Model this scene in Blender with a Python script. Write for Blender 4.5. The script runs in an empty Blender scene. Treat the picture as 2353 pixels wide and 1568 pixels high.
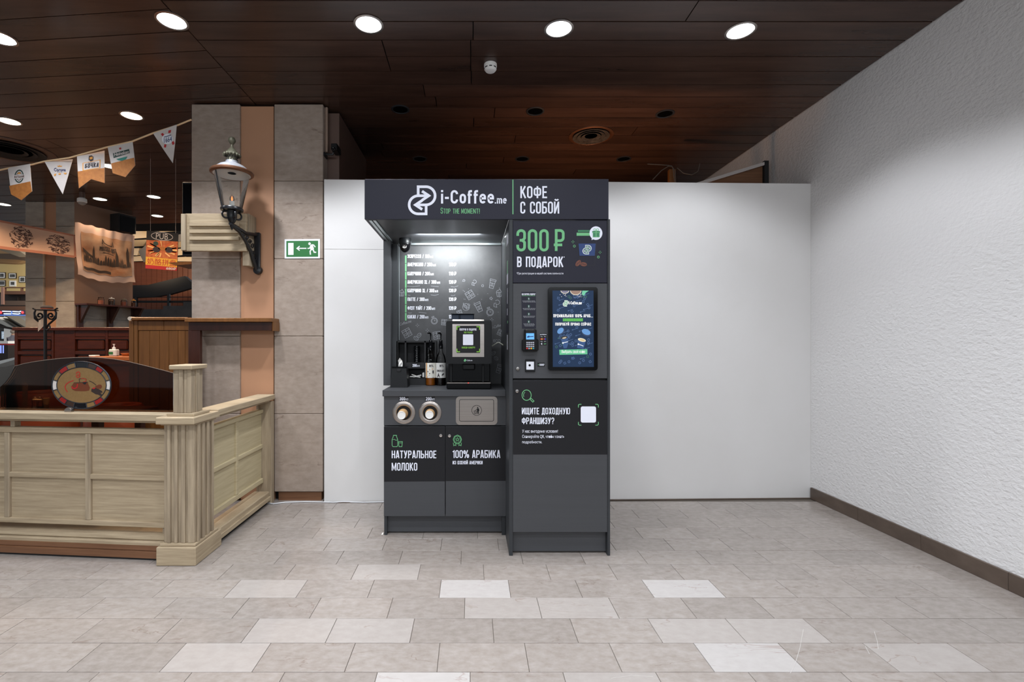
import bpy, bmesh, math, random
from mathutils import Vector, Matrix
random.seed(7)
SC = bpy.context.scene
COL = SC.collection
PI = math.pi
# ------------------------------------------------------------------ camera, world, lights, exposure
K = 1100.0                      # focal length in pixels of a 2353 x 1568 frame
CX, CY, CH = 1083.0, 785.0, 1.25
cam = bpy.data.cameras.new('camera')
cam.sensor_width = 36.0
cam.lens = K / 2353 * 36.0
cam.shift_x = (1176.5 - CX) / 2353
cam.shift_y = (CY - 784.0) / 2353
cam.clip_start = .05
camo = bpy.data.objects.new('camera', cam)
camo.location = (0, 0, CH)
camo.rotation_euler = (PI / 2, 0, 0)
COL.objects.link(camo)
SC.camera = camo
SC.view_settings.view_transform = 'Standard'
SC.view_settings.look = 'None'
SC.view_settings.gamma = 1.0
SC.view_settings.exposure = 0.0
SC.view_settings.use_curve_mapping = False
w = bpy.data.worlds.new('world'); SC.world = w
w.use_nodes = True
w.node_tree.nodes['Background'].inputs[0].default_value = (.86, .93, 1, 1)
w.node_tree.nodes['Background'].inputs[1].default_value = .55
CEIL = 3.12

def lin(c):
    c = c / 255.0
    return c / 12.92 if c <= .04045 else ((c + .055) / 1.055) ** 2.4
def rgb(r, g, b): return (lin(r), lin(g), lin(b), 1)

def spot(loc, power, color=(1, 1, 1), angle=120, blend=.5, size=.06, target=None):
    l = bpy.data.lights.new('spot_lamp', 'SPOT')
    l.energy = power; l.color = color; l.spot_size = math.radians(angle); l.spot_blend = blend
    l.shadow_soft_size = size
    o = bpy.data.objects.new('spot_lamp', l); o.location = loc
    if target is not None:
        o.rotation_euler = (Vector(target) - Vector(loc)).to_track_quat('-Z', 'Y').to_euler()
    COL.objects.link(o); return o
def area(loc, sx, sy, power, color, target):
    l = bpy.data.lights.new('area_lamp', 'AREA')
    l.shape = 'RECTANGLE'; l.size = sx; l.size_y = sy; l.energy = power; l.color = color
    o = bpy.data.objects.new('area_lamp', l); o.location = loc
    o.rotation_euler = (Vector(target) - Vector(loc)).to_track_quat('-Z', 'Y').to_euler()
    COL.objects.link(o); return o
COOL = (.91, .945, 1.0)
WARM = (1.0, .72, .48)
FRONT = [(-2.9, 2.945), (-1.745, 2.79), (-.605, 2.82), (.523, 2.86), (1.62, 2.88)]
for i, (x, y) in enumerate(FRONT):
    spot((x, y, CEIL - .03), (66, 104, 104, 70, 72)[i], COOL, 124, .45)
for y in (1.72, .6, -.55):
    for x in (-2.75, -1.65, -.55, .55, 1.65):
        spot((x, y, CEIL - .03), 46, COOL, 124, .45)
PUBL = [(-2.81, 3.96), (-3.92, 4.06), (-3.85, 5.10), (-4.87, 6.28), (-4.10, 6.18), (-4.67, 7.12), (-6.37, 6.52)]
PUBX = [(-4.95, 5.17), (-5.03, 4.1), (-6.1, 5.25)]
for (x, y) in PUBL + PUBX:
    spot((x, y, CEIL - .03), 21 if y > 6 else 84, WARM, 125, .5)
# fill light added behind the camera to lift the walls
area((0, -3.6, 3.0), 6.0, 1.2, 165, (.9, .95, 1), (0, 2.5, 1.2))
# work lamp left standing behind the partition
spot((1.1, 4.32, 1.5), 55, (1, .52, .27), 112, 1.0, .08, (1.15, 4.45, 3.1))
# hall beyond the pub
area((-15.5, 19.5, 4.6), 4.0, 3.0, 420, (1, .93, .82), (-17, 24, 2.0))
spot((-6.1, 8.55, 2.72), 42, (1, .78, .52), 125, .6, .2, (-6.1, 9.6, 3.2))  # unseen spot added in mid-air to light the folded ceiling
area((-5.6, 8.4, 3.5), 1.6, .8, 5, (1, .85, .7), (-6.0, 9.6, 1.4))
# LED strip in the kiosk hood
area((-.15, 3.17, 1.95), .42, .04, 8.5, (.93, .98, 1), (-.15, 3.5, 1.78))
area((.2, 3.18, 1.95), .02, .5, 1.0, (.93, .98, 1), (-.1, 3.2, 1.0))

# ------------------------------------------------------------------ picture coordinates -> metres at a known depth
def X(px, Y): return (px - CX) * Y / K
def Z(py, Y): return CH + (CY - py) * Y / K
def P(px, py, Y): return Vector((X(px, Y), Y, Z(py, Y)))

# ------------------------------------------------------------------ materials
MATS = {}
def nn(nt, t, **kw):
    n = nt.nodes.new(t)
    for k, v in kw.items(): setattr(n, k, v)
    return n
def mat(name, col, rough=.5, metal=0., spec=.5, emis=None, es=0., var=None, bump=None, rnd=0., trans=0., coat=0., ior=1.45):
    """var = (scale xyz, amount, second colour); bump = (scale xyz, strength, distance)"""
    if name in MATS: return MATS[name]
    m = bpy.data.materials.new(name); m.use_nodes = True
    nt = m.node_tree; b = nt.nodes['Principled BSDF']
    b.inputs['Base Color'].default_value = col
    b.inputs['Roughness'].default_value = rough
    b.inputs['Metallic'].default_value = metal
    b.inputs['Specular IOR Level'].default_value = spec
    b.inputs['IOR'].default_value = ior
    b.inputs['Coat Weight'].default_value = coat
    b.inputs['Coat Roughness'].default_value = .12
    if trans: b.inputs['Transmission Weight'].default_value = trans
    if emis is not None:
        b.inputs['Emission Color'].default_value = emis
        b.inputs['Emission Strength'].default_value = es
    last = None
    geo = nn(nt, 'ShaderNodeNewGeometry')
    if var:
        mp = nn(nt, 'ShaderNodeMapping'); mp.inputs['Scale'].default_value = var[0]
        nt.links.new(geo.outputs['Position'], mp.inputs['Vector'])
        vec = mp.outputs['Vector']
        oi = nn(nt, 'ShaderNodeObjectInfo')
        if rnd:
            ad = nn(nt, 'ShaderNodeVectorMath', operation='MULTIPLY_ADD')
            nt.links.new(oi.outputs['Random'], ad.inputs[0]); ad.inputs[1].default_value = (37, 51, 23)
            nt.links.new(vec, ad.inputs[2]); vec = ad.outputs[0]
        no = nn(nt, 'ShaderNodeTexNoise'); no.inputs['Scale'].default_value = 1; no.inputs['Detail'].default_value = 6
        no.inputs['Roughness'].default_value = .62
        nt.links.new(vec, no.inputs['Vector'])
        mr = nn(nt, 'ShaderNodeMapRange'); mr.inputs['From Min'].default_value = .3; mr.inputs['From Max'].default_value = .7
        mr.inputs['To Max'].default_value = var[1]
        nt.links.new(no.outputs['Fac'], mr.inputs['Value'])
        mx = nn(nt, 'ShaderNodeMix', data_type='RGBA'); mx.inputs[6].default_value = col; mx.inputs[7].default_value = var[2]
        nt.links.new(mr.outputs[0], mx.inputs[0]); last = mx.outputs[2]
        if rnd:
            hs = nn(nt, 'ShaderNodeHueSaturation'); nt.links.new(last, hs.inputs['Color'])
            r2 = nn(nt, 'ShaderNodeMapRange'); r2.inputs['To Min'].default_value = 1 - rnd; r2.inputs['To Max'].default_value = 1 + rnd
            nt.links.new(oi.outputs['Random'], r2.inputs['Value']); nt.links.new(r2.outputs[0], hs.inputs['Value'])
            last = hs.outputs['Color']
        nt.links.new(last, b.inputs['Base Color'])
    if bump:
        mp = nn(nt, 'ShaderNodeMapping'); mp.inputs['Scale'].default_value = bump[0]
        nt.links.new(geo.outputs['Position'], mp.inputs['Vector'])
        no = nn(nt, 'ShaderNodeTexNoise'); no.inputs['Scale'].default_value = 1; no.inputs['Detail'].default_value = 3
        nt.links.new(mp.outputs[0], no.inputs['Vector'])
        bp = nn(nt, 'ShaderNodeBump'); bp.inputs['Strength'].default_value = bump[1]; bp.inputs['Distance'].default_value = bump[2]
        nt.links.new(no.outputs['Fac'], bp.inputs['Height']); nt.links.new(bp.outputs[0], b.inputs['Normal'])
    MATS[name] = m
    return m

def veins(m, scale, col, width=.02, amount=.5, dist=1.2, axis_scale=(1, 1, 1)):
    """thin broken veins (ridged noise) laid over a stone colour"""
    nt = m.node_tree; b = nt.nodes['Principled BSDF']
    src = b.inputs['Base Color'].links[0].from_socket
    geo = nn(nt, 'ShaderNodeNewGeometry'); oi = nn(nt, 'ShaderNodeObjectInfo')
    mp = nn(nt, 'ShaderNodeMapping'); mp.inputs['Scale'].default_value = axis_scale
    nt.links.new(geo.outputs['Position'], mp.inputs['Vector'])
    ad = nn(nt, 'ShaderNodeVectorMath', operation='MULTIPLY_ADD')
    nt.links.new(oi.outputs['Random'], ad.inputs[0]); ad.inputs[1].default_value = (91, 17, 63); nt.links.new(mp.outputs[0], ad.inputs[2])
    no = nn(nt, 'ShaderNodeTexNoise'); no.inputs['Scale'].default_value = scale; no.inputs['Detail'].default_value = 5
    no.inputs['Distortion'].default_value = dist
    nt.links.new(ad.outputs[0], no.inputs['Vector'])
    s = nn(nt, 'ShaderNodeMath', operation='SUBTRACT'); s.inputs[1].default_value = .5; nt.links.new(no.outputs['Fac'], s.inputs[0])
    a = nn(nt, 'ShaderNodeMath', operation='ABSOLUTE'); nt.links.new(s.outputs[0], a.inputs[0])
    mr = nn(nt, 'ShaderNodeMapRange'); mr.inputs['From Max'].default_value = width; mr.inputs['To Min'].default_value = amount; mr.inputs['To Max'].default_value = 0
    nt.links.new(a.outputs[0], mr.inputs['Value'])
    n2 = nn(nt, 'ShaderNodeTexNoise'); n2.inputs['Scale'].default_value = scale * .8; nt.links.new(ad.outputs[0], n2.inputs['Vector'])
    m2 = nn(nt, 'ShaderNodeMapRange'); m2.inputs['From Min'].default_value = .45; m2.inputs['From Max'].default_value = .62; nt.links.new(n2.outputs['Fac'], m2.inputs['Value'])
    mu = nn(nt, 'ShaderNodeMath', operation='MULTIPLY'); nt.links.new(mr.outputs[0], mu.inputs[0]); nt.links.new(m2.outputs[0], mu.inputs[1])
    mx = nn(nt, 'ShaderNodeMix', data_type='RGBA'); mx.inputs[7].default_value = col
    nt.links.new(src, mx.inputs[6]); nt.links.new(mu.outputs[0], mx.inputs[0]); nt.links.new(mx.outputs[2], b.inputs['Base Color'])

M_TILE = mat('beige_limestone', rgb(159, 151, 145), .22, spec=.5, var=((22, 36, 22), .75, rgb(134, 124, 116)), rnd=.07, bump=((40, 40, 40), .05, .002))
veins(M_TILE, 2.4, rgb(112, 88, 76), .008, .5, .5, (1, 3.2, 1))
M_TILEL = mat('pale_limestone', rgb(183, 178, 175), .22, spec=.5, var=((22, 36, 22), .5, rgb(170, 164, 160)), rnd=.03, bump=((40, 40, 40), .05, .002))
veins(M_TILEL, 2.4, rgb(140, 118, 106), .008, .55, .5, (1, 3.2, 1))
M_TILEM = mat('light_limestone', rgb(168, 161, 156), .22, spec=.5, var=((22, 36, 22), .6, rgb(152, 144, 138)), rnd=.04, bump=((40, 40, 40), .05, .002))
veins(M_TILEM, 2.4, rgb(126, 102, 90), .009, .6, .5, (1, 3.2, 1))
M_GROUT = mat('grout', rgb(96, 88, 80), .8)
M_PLANK = mat('dark_varnished_wood', rgb(84, 62, 52), .26, spec=.45, var=((1.2, 9, 9), .8, rgb(52, 38, 33)), rnd=.16, bump=((2, 6, 4), .05, .006))
M_JOINT = mat('ceiling_void', rgb(10, 8, 8), .9)
M_PLASTER = mat('rough_white_plaster', rgb(226, 224, 223), .85, spec=.2, bump=((42, 42, 60), .5, .012))
M_WHITE = mat('white_painted_board', rgb(218, 216, 215), .6, spec=.25, var=((1.5, 1.5, 1.5), .5, rgb(209, 206, 203)), bump=((60, 60, 60), .04, .002))
M_BASEB = mat('brown_stone_skirting', rgb(98, 84, 74), .35, var=((7, 7, 12), .7, rgb(74, 62, 54)), rnd=.05)
M_MARBLE = mat('grey_beige_marble', rgb(164, 149, 137), .28, spec=.4, var=((16, 16, 30), .8, rgb(140, 125, 113)), rnd=.04)
veins(M_MARBLE, 1.7, rgb(96, 76, 66), .006, .6, .35, (.7, .7, 4.2))
M_MARBLE2 = mat('far_grey_marble', rgb(170, 160, 148), .3, var=((6, 6, 14), .8, rgb(140, 130, 119)), rnd=.05)
veins(M_MARBLE2, 1.2, rgb(84, 72, 62), .008, .6, .35, (.7, .7, 4))
M_TAN = mat('tan_painted_board', rgb(184, 138, 106), .5, var=((2, 2, 2), .5, rgb(172, 127, 97)))
M_TANW = mat('tan_wall', rgb(150, 118, 98), .6, var=((1.5, 1.5, 1.5), .6, rgb(132, 102, 84)))
M_DARKW = mat('dark_brown_panel', rgb(98, 76, 66), .5, var=((2, 2, 2), .6, rgb(84, 64, 56)))
M_OAK = mat('limewashed_oak', rgb(180, 163, 138), .6, spec=.3, var=((48, 48, 3), .85, rgb(128, 113, 94)), bump=((90, 90, 6), .12, .002))
M_OAKH = mat('limewashed_oak_flat_grain', rgb(186, 168, 140), .6, spec=.3, var=((4, 4, 80), .8, rgb(144, 126, 102)), bump=((6, 6, 120), .12, .002))
M_OAKS = mat('limewashed_oak_yellowed', rgb(196, 183, 150), .6, spec=.3, var=((6, 3, 60), .7, rgb(166, 150, 118)))
M_OAKR = mat('worn_reddish_oak', rgb(132, 92, 64), .5, var=((2, 2, 60), .8, rgb(92, 60, 40)))
M_GREY = mat('graphite_laminate', rgb(70, 71, 74), .45, spec=.35, var=((2, 2, 90), .35, rgb(62, 63, 66)))
M_GREYD = mat('dark_graphite_laminate', rgb(54, 56, 59), .45, spec=.35, var=((2, 2, 90), .35, rgb(47, 49, 52)))
M_EDGE = mat('black_edge_band', rgb(42, 44, 48), .5)
M_NAVY = mat('navy_black_print_film', rgb(37, 37, 49), .5, spec=.3)
M_BLACKF = mat('black_print_film', rgb(28, 28, 31), .5, spec=.3)
M_WPRINT = mat('white_print', rgb(232, 234, 246), .5)
M_GPRINT = mat('green_print', rgb(112, 184, 128), .5)
M_GDK = mat('dark_green_print', rgb(62, 130, 92), .5)
M_BLUEP = mat('blue_print', rgb(38, 62, 112), .5)
M_BEAN = mat('bean_brown_print', rgb(112, 66, 52), .5)
M_BEAND = mat('bean_dark_print', rgb(70, 42, 36), .5)
M_DOOD = mat('grey_doodle_print', rgb(142, 144, 150), .5)
M_MENU = mat('menu_board_film', rgb(48, 48, 51), .48, spec=.75, var=((9, 9, 9), .8, rgb(70, 70, 72)))
M_STEEL = mat('brushed_steel', rgb(176, 168, 162), .32, metal=1, var=((3, 3, 140), .4, rgb(150, 142, 136)))
M_CHROME = mat('polished_steel', rgb(206, 200, 196), .16, metal=1)
M_ALU = mat('aluminium_profile', rgb(176, 184, 186), .35, metal=.9)
M_BLK = mat('black_plastic', rgb(19, 20, 22), .38, spec=.3)
M_BLKG = mat('black_gloss', rgb(9, 9, 11), .12, spec=.28)
M_BLKM = mat('black_matte', rgb(30, 30, 32), .7)
M_IRON = mat('black_cast_iron', rgb(22, 22, 25), .32, spec=.5, bump=((60, 60, 60), .1, .003))
M_COPPER = mat('aged_copper', rgb(118, 80, 58), .42, metal=.55, var=((14, 14, 14), .6, rgb(96, 66, 48)))
M_ZINC = mat('weathered_zinc', rgb(168, 170, 176), .5, metal=.3, var=((12, 12, 12), .6, rgb(130, 130, 134)))
M_VERD = mat('verdigris_bronze', rgb(104, 104, 88), .5, metal=.4, var=((40, 40, 40), .8, rgb(70, 62, 48)))
M_SGRN = mat('sign_green', rgb(44, 110, 58), .45)
M_SWHT = mat('sign_white', rgb(226, 228, 234), .45)
M_PAPER = mat('white_paper', rgb(232, 230, 226), .7)
M_KRAFT = mat('kraft_paper', rgb(196, 158, 112), .7)
M_AMBER = mat('beer_amber_print', rgb(176, 112, 52), .7, var=((40, 40, 40), .7, rgb(140, 82, 34)))
M_CLOTH = mat('white_flag_cloth', rgb(206, 198, 194), .85, var=((9, 9, 9), .5, rgb(180, 172, 168)))
M_REDP = mat('red_print', rgb(176, 40, 44), .6)
M_GRNP = mat('dark_green_label', rgb(44, 66, 60), .6)
M_INK = mat('dark_ink', rgb(48, 40, 46), .7)
M_BROWNI = mat('brown_ink', rgb(82, 54, 48), .8)
M_ORNP = mat('orange_print', rgb(214, 150, 70), .7)
M_BANNER = mat('peach_banner_cloth', rgb(222, 180, 152), .85, var=((3, 3, 3), .5, rgb(206, 160, 132)))
M_BANB = mat('banner_border', rgb(186, 122, 96), .85)
M_SEPIA = mat('sepia_print', rgb(206, 170, 138), .85, var=((3, 3, 4), 1, rgb(172, 112, 74)))
M_MAHOG = mat('mahogany', rgb(84, 36, 18), .35, spec=.4, var=((5, 5, 40), .7, rgb(50, 18, 8)))
M_MAHOGD = mat('dark_mahogany', rgb(62, 30, 20), .35, var=((30, 30, 4), .7, rgb(38, 16, 10)))
M_WALN = mat('walnut_board', rgb(124, 80, 38), .38, var=((40, 40, 3), .7, rgb(92, 56, 24)))
M_HONEY = mat('honey_oak', rgb(176, 98, 46), .35, var=((4, 30, 30), .6, rgb(140, 72, 30)))
M_LEATH = mat('tan_leather', rgb(138, 60, 30), .4, bump=((50, 50, 50), .1, .004))
M_SMOKE = None
def glass(name, tint, gl=.04, gloss_rough=.03):
    """thin pane: tinted see-through plus a fresnel reflection"""
    m = bpy.data.materials.new(name); m.use_nodes = True
    nt = m.node_tree; nt.nodes.clear()
    out = nn(nt, 'ShaderNodeOutputMaterial'); mix = nn(nt, 'ShaderNodeMixShader')
    tr = nn(nt, 'ShaderNodeBsdfTransparent'); tr.inputs[0].default_value = tint
    g = nn(nt, 'ShaderNodeBsdfGlossy'); g.inputs['Roughness'].default_value = gloss_rough
    fr = nn(nt, 'ShaderNodeFresnel'); fr.inputs[0].default_value = 1.33
    nt.links.new(fr.outputs[0], mix.inputs[0]); nt.links.new(tr.outputs[0], mix.inputs[1]); nt.links.new(g.outputs[0], mix.inputs[2])
    nt.links.new(mix.outputs[0], out.inputs[0])
    MATS[name] = m
    return m
M_SMOKE = glass('smoked_brown_glass', (.34, .235, .165, 1))
M_GLASS = glass('clear_glass', (.93, .93, .92, 1))
M_AMBG = glass('amber_syrup', (.55, .28, .06, 1))
def emat(name, col, s, base=(.02, .02, .02, 1)): return mat(name, base, .4, emis=col, es=s)
M_LAMPC = emat('lit_lamp_cool', (.9, .95, 1, 1), 9)
M_LAMPW = emat('lit_lamp_warm', (1, .9, .74, 1), 5)

# ------------------------------------------------------------------ objects
ROOT = {}
def tag(o, label=None, cat=None, group=None, kind=None):
    if label: o['label'] = label
    if cat: o['category'] = cat
    if group: o['group'] = group
    if kind: o['kind'] = kind
    return o
def thing(name, label, cat, loc=(0, 0, 0), rotz=0., group=None):
    o = bpy.data.objects.new(name, None); o.empty_display_size = .05
    o.location = loc; o.rotation_euler = (0, 0, rotz); COL.objects.link(o)
    ROOT[o.name] = Matrix.Translation(Vector(loc)) @ Matrix.Rotation(rotz, 4, 'Z')
    return tag(o, label, cat, group)
def kids(o): return [c for c in list(COL.objects) if c.parent == o]
def dup(o, loc, rotz=None, label=None):
    ks = o.children
    c = o.copy(); COL.objects.link(c); c.location = loc
    if rotz is not None: c.rotation_euler = (0, 0, rotz)
    ROOT[c.name] = Matrix.Translation(Vector(loc)) @ Matrix.Rotation(c.rotation_euler.z, 4, 'Z')
    if label: c['label'] = label
    for k in ks:
        kc = k.copy(); COL.objects.link(kc); kc.parent = c
        for g in k.children:
            gc = g.copy(); COL.objects.link(gc); gc.parent = kc
    return c

class MB:
    """collects shapes (world coordinates, or the thing's own frame when local=True) into one mesh"""
    def __init__(s): s.v = []; s.f = []; s.sm = []
    def add(s, vs, fs, smooth=False):
        n = len(s.v); s.v += [Vector(a) for a in vs]
        s.f += [tuple(i + n for i in f) for f in fs]; s.sm += [smooth] * len(fs)
        return s
    def box(s, a, b, bv=0., M=None):
        x0, x1 = sorted((a[0], b[0])); y0, y1 = sorted((a[1], b[1])); z0, z1 = sorted((a[2], b[2]))
        bv = min(bv, (x1 - x0) * .45, (y1 - y0) * .45, (z1 - z0) * .45)
        if bv <= 0:
            vs = [(x, y, z) for x in (x0, x1) for y in (y0, y1) for z in (z0, z1)]
            fs = [(0, 1, 3, 2), (4, 6, 7, 5), (0, 4, 5, 1), (2, 3, 7, 6), (0, 2, 6, 4), (1, 5, 7, 3)]
        else:
            vs = []; idx = {}
            lo = (x0, y0, z0); hi = (x1, y1, z1)
            for c in range(8):
                bits = ((c >> 2) & 1, (c >> 1) & 1, c & 1)
                for ax in range(3):
                    p = []
                    for d in range(3):
                        e = hi[d] if bits[d] else lo[d]
                        if d != ax: e += -bv if bits[d] else bv
                        p.append(e)
                    idx[(c, ax)] = len(vs); vs.append(tuple(p))
            fs = []
            def orient(f):
                c0 = Vector((0, 0, 0)); ps = [Vector(vs[i]) for i in f]
                for p in ps: c0 += p
                c0 /= len(ps); n = (ps[1] - ps[0]).cross(ps[2] - ps[1])
                ctr = Vector(((x0 + x1) / 2, (y0 + y1) / 2, (z0 + z1) / 2))
                # scale-free test
                d = c0 - ctr; d = Vector((d.x / (x1 - x0), d.y / (y1 - y0), d.z / (z1 - z0)))
                n2 = Vector((n.x * (x1 - x0), n.y * (y1 - y0), n.z * (z1 - z0)))
                return f if n2.dot(d) > 0 else tuple(reversed(f))
            for ax in range(3):
                o1, o2 = [d for d in range(3) if d != ax]
                for side in (0, 1):
                    q = []
                    for (u, w_) in ((0, 0), (1, 0), (1, 1), (0, 1)):
                        bits = [0, 0, 0]; bits[ax] = side; bits[o1] = u; bits[o2] = w_
                        q.append(idx[(bits[0] * 4 + bits[1] * 2 + bits[2], ax)])
                    fs.append(orient(tuple(q)))
                for u in (0, 1):
                    for w_ in (0, 1):
                        b0 = [0, 0, 0]; b0[o1] = u; b0[o2] = w_; b1 = list(b0); b1[ax] = 1
                        c0 = b0[0] * 4 + b0[1] * 2 + b0[2]; c1 = b1[0] * 4 + b1[1] * 2 + b1[2]
                        fs.append(orient((idx[(c0, o1)], idx[(c1, o1)], idx[(c1, o2)], idx[(c0, o2)])))
            for c in range(8): fs.append(orient((idx[(c, 0)], idx[(c, 1)], idx[(c, 2)])))
        if M is not None: vs = [M @ Vector(p) for p in vs]
        return s.add(vs, fs)
    def prism(s, pts, vec):
        """polygon of 3-D points pushed along vec"""
        n = len(pts); vec = Vector(vec); pts = [Vector(p) for p in pts]
        nr = Vector((0, 0, 0))
        for i in range(n): nr += pts[i].cross(pts[(i + 1) % n])
        if nr.dot(vec) > 0: pts = pts[::-1]
        vs = pts + [p + vec for p in pts]
        fs = [tuple(range(n)), tuple(range(2 * n - 1, n - 1, -1))]
        fs += [(i, i + n, (i + 1) % n + n, (i + 1) % n)[::1] for i in range(n)]
        fs = fs[:2] + [f[::-1] for f in fs[2:]]
        return s.add(vs, fs)
    def poly(s, pts): return s.add(pts, [tuple(range(len(pts)))])
    def lathe(s, prof, c=(0, 0, 0), axis='Z', seg=24, a0=0., a1=360., smooth=True, sx=1., sy=1., caps=True):
        c = Vector(c); full = abs(a1 - a0 - 360) < 1e-6; n = seg if full else seg + 1
        vs = []
        for (r, h) in prof:
            for i in range(n):
                a = math.radians(a0 + (a1 - a0) * i / seg)
                p = (r * math.cos(a) * sx, r * math.sin(a) * sy, h)
                if axis == 'Y': p = (p[0], p[2], p[1])
                if axis == 'X': p = (p[2], p[0], p[1])
                vs.append(c + Vector(p))
        fs = []
        for j in range(len(prof) - 1):
            for i in range(seg):
                k = (i + 1) % n
                f = (j * n + i, j * n + k, (j + 1) * n + k, (j + 1) * n + i)
                fs.append(f if axis != 'Y' else f[::-1])
        m0 = len(fs)
        if full and caps:
            if prof[0][0] > 1e-6: fs.append(tuple(range(n))[::-1] if axis != 'Y' else tuple(range(n)))
            if prof[-1][0] > 1e-6:
                t = tuple(range((len(prof) - 1) * n, len(prof) * n)); fs.append(t if axis != 'Y' else t[::-1])
        k0 = len(s.f); s.add(vs, fs, smooth)
        for i in range(k0 + m0, len(s.f)): s.sm[i] = False
        return s
    def cyl(s, c, r, h, axis='Z', seg=20, r2=None, smooth=True):
        return s.lathe([(r, 0), (r if r2 is None else r2, h)], c, axis, seg, smooth=smooth)
    def ball(s, c, r, seg=16, rings=8, sz=1.):
        return s.lathe([(max(1e-5, r * math.sin(PI * i / rings)), -r * sz * math.cos(PI * i / rings)) for i in range(rings + 1)], c, 'Z', seg)
    def tube(s, pts, r, seg=8, closed=False):
        pts = [Vector(p) for p in pts]; n = len(pts); rr = r if isinstance(r, (list, tuple)) else [r] * n
        vs = []; up = None
        for i in range(n):
            if closed: t = pts[(i + 1) % n] - pts[i - 1]
            else: t = pts[min(i + 1, n - 1)] - pts[max(i - 1, 0)]
            t.normalize()
            if up is None:
                up = Vector((0, 0, 1)) if abs(t.z) < .9 else Vector((0, 1, 0))
            u = up - t * up.dot(t)
            if u.length < 1e-6: u = t.orthogonal()
            u.normalize(); up = u; q = t.cross(u)
            for k in range(seg):
                a = 2 * PI * k / seg
                vs.append(pts[i] + (u * math.cos(a) + q * math.sin(a)) * rr[i])
        fs = []
        for i in range(n if closed else n - 1):
            j = (i + 1) % n
            for k in range(seg):
                l = (k + 1) % seg
                fs.append((i * seg + k, i * seg + l, j * seg + l, j * seg + k))
        s.add(vs, fs, True)
        if not closed:
            s.add(vs[:seg], [tuple(range(seg))[::-1]]); s.add(vs[-seg:], [tuple(range(seg))])
        return s
    def ribbon(s, pts, wd, mp, closed=False):
        """flat stroke; mp turns (a, b) into a 3-D point"""
        pts = [Vector((p[0], p[1])) for p in pts]
        q = [pts[0]]
        for p in pts[1:]:
            if (p - q[-1]).length > 1e-7: q.append(p)
        if closed and (q[0] - q[-1]).length < 1e-7: q.pop()
        pts = q; n = len(pts)
        if n < 2: return s
        L = []
        for i in range(n):
            a = pts[i - 1] if (i > 0 or closed) else None
            b = pts[(i + 1) % n] if (i < n - 1 or closed) else None
            d1 = (pts[i] - a).normalized() if a is not None else None
            d2 = (b - pts[i]).normalized() if b is not None else None
            if d1 is None: d1 = d2
            if d2 is None: d2 = d1
            n1 = Vector((-d1.y, d1.x)); n2 = Vector((-d2.y, d2.x)); m = n1 + n2
            if m.length < .2: m = n1
            m.normalize(); m *= min(1 / max(m.dot(n1), .35), 2.2)
            L.append((pts[i] + m * wd / 2, pts[i] - m * wd / 2))
        vs = []
        for (p, r) in L: vs += [mp(p.x, p.y), mp(r.x, r.y)]
        fs = [(2 * i, 2 * i + 1, (2 * ((i + 1) % n)) + 1, 2 * ((i + 1) % n)) for i in range(n if closed else n - 1)]
        return s.add(vs, fs)
    def build(s, name, m, parent=None, local=False, kind=None, label=None, shade=35):
        me = bpy.data.meshes.new(name)
        vs = s.v
        root = parent
        while root is not None and root.parent is not None: root = root.parent
        if root is not None and not local and root.name in ROOT:
            inv = ROOT[root.name].inverted(); vs = [inv @ v for v in vs]
        me.from_pydata([tuple(v) for v in vs], [], s.f)
        me.polygons.foreach_set('use_smooth', s.sm)
        if any(s.sm): me.set_sharp_from_angle(angle=math.radians(shade))
        if m is not None: me.materials.append(m)
        me.update()
        o = bpy.data.objects.new(name, me); COL.objects.link(o)
        if parent is not None: o.parent = parent
        if kind: o['kind'] = kind
        if label: o['label'] = label
        return o
def box(name, m, a, b, parent=None, bv=0., local=False, **kw): return MB().box(a, b, bv).build(name, m, parent, local, **kw)

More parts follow.
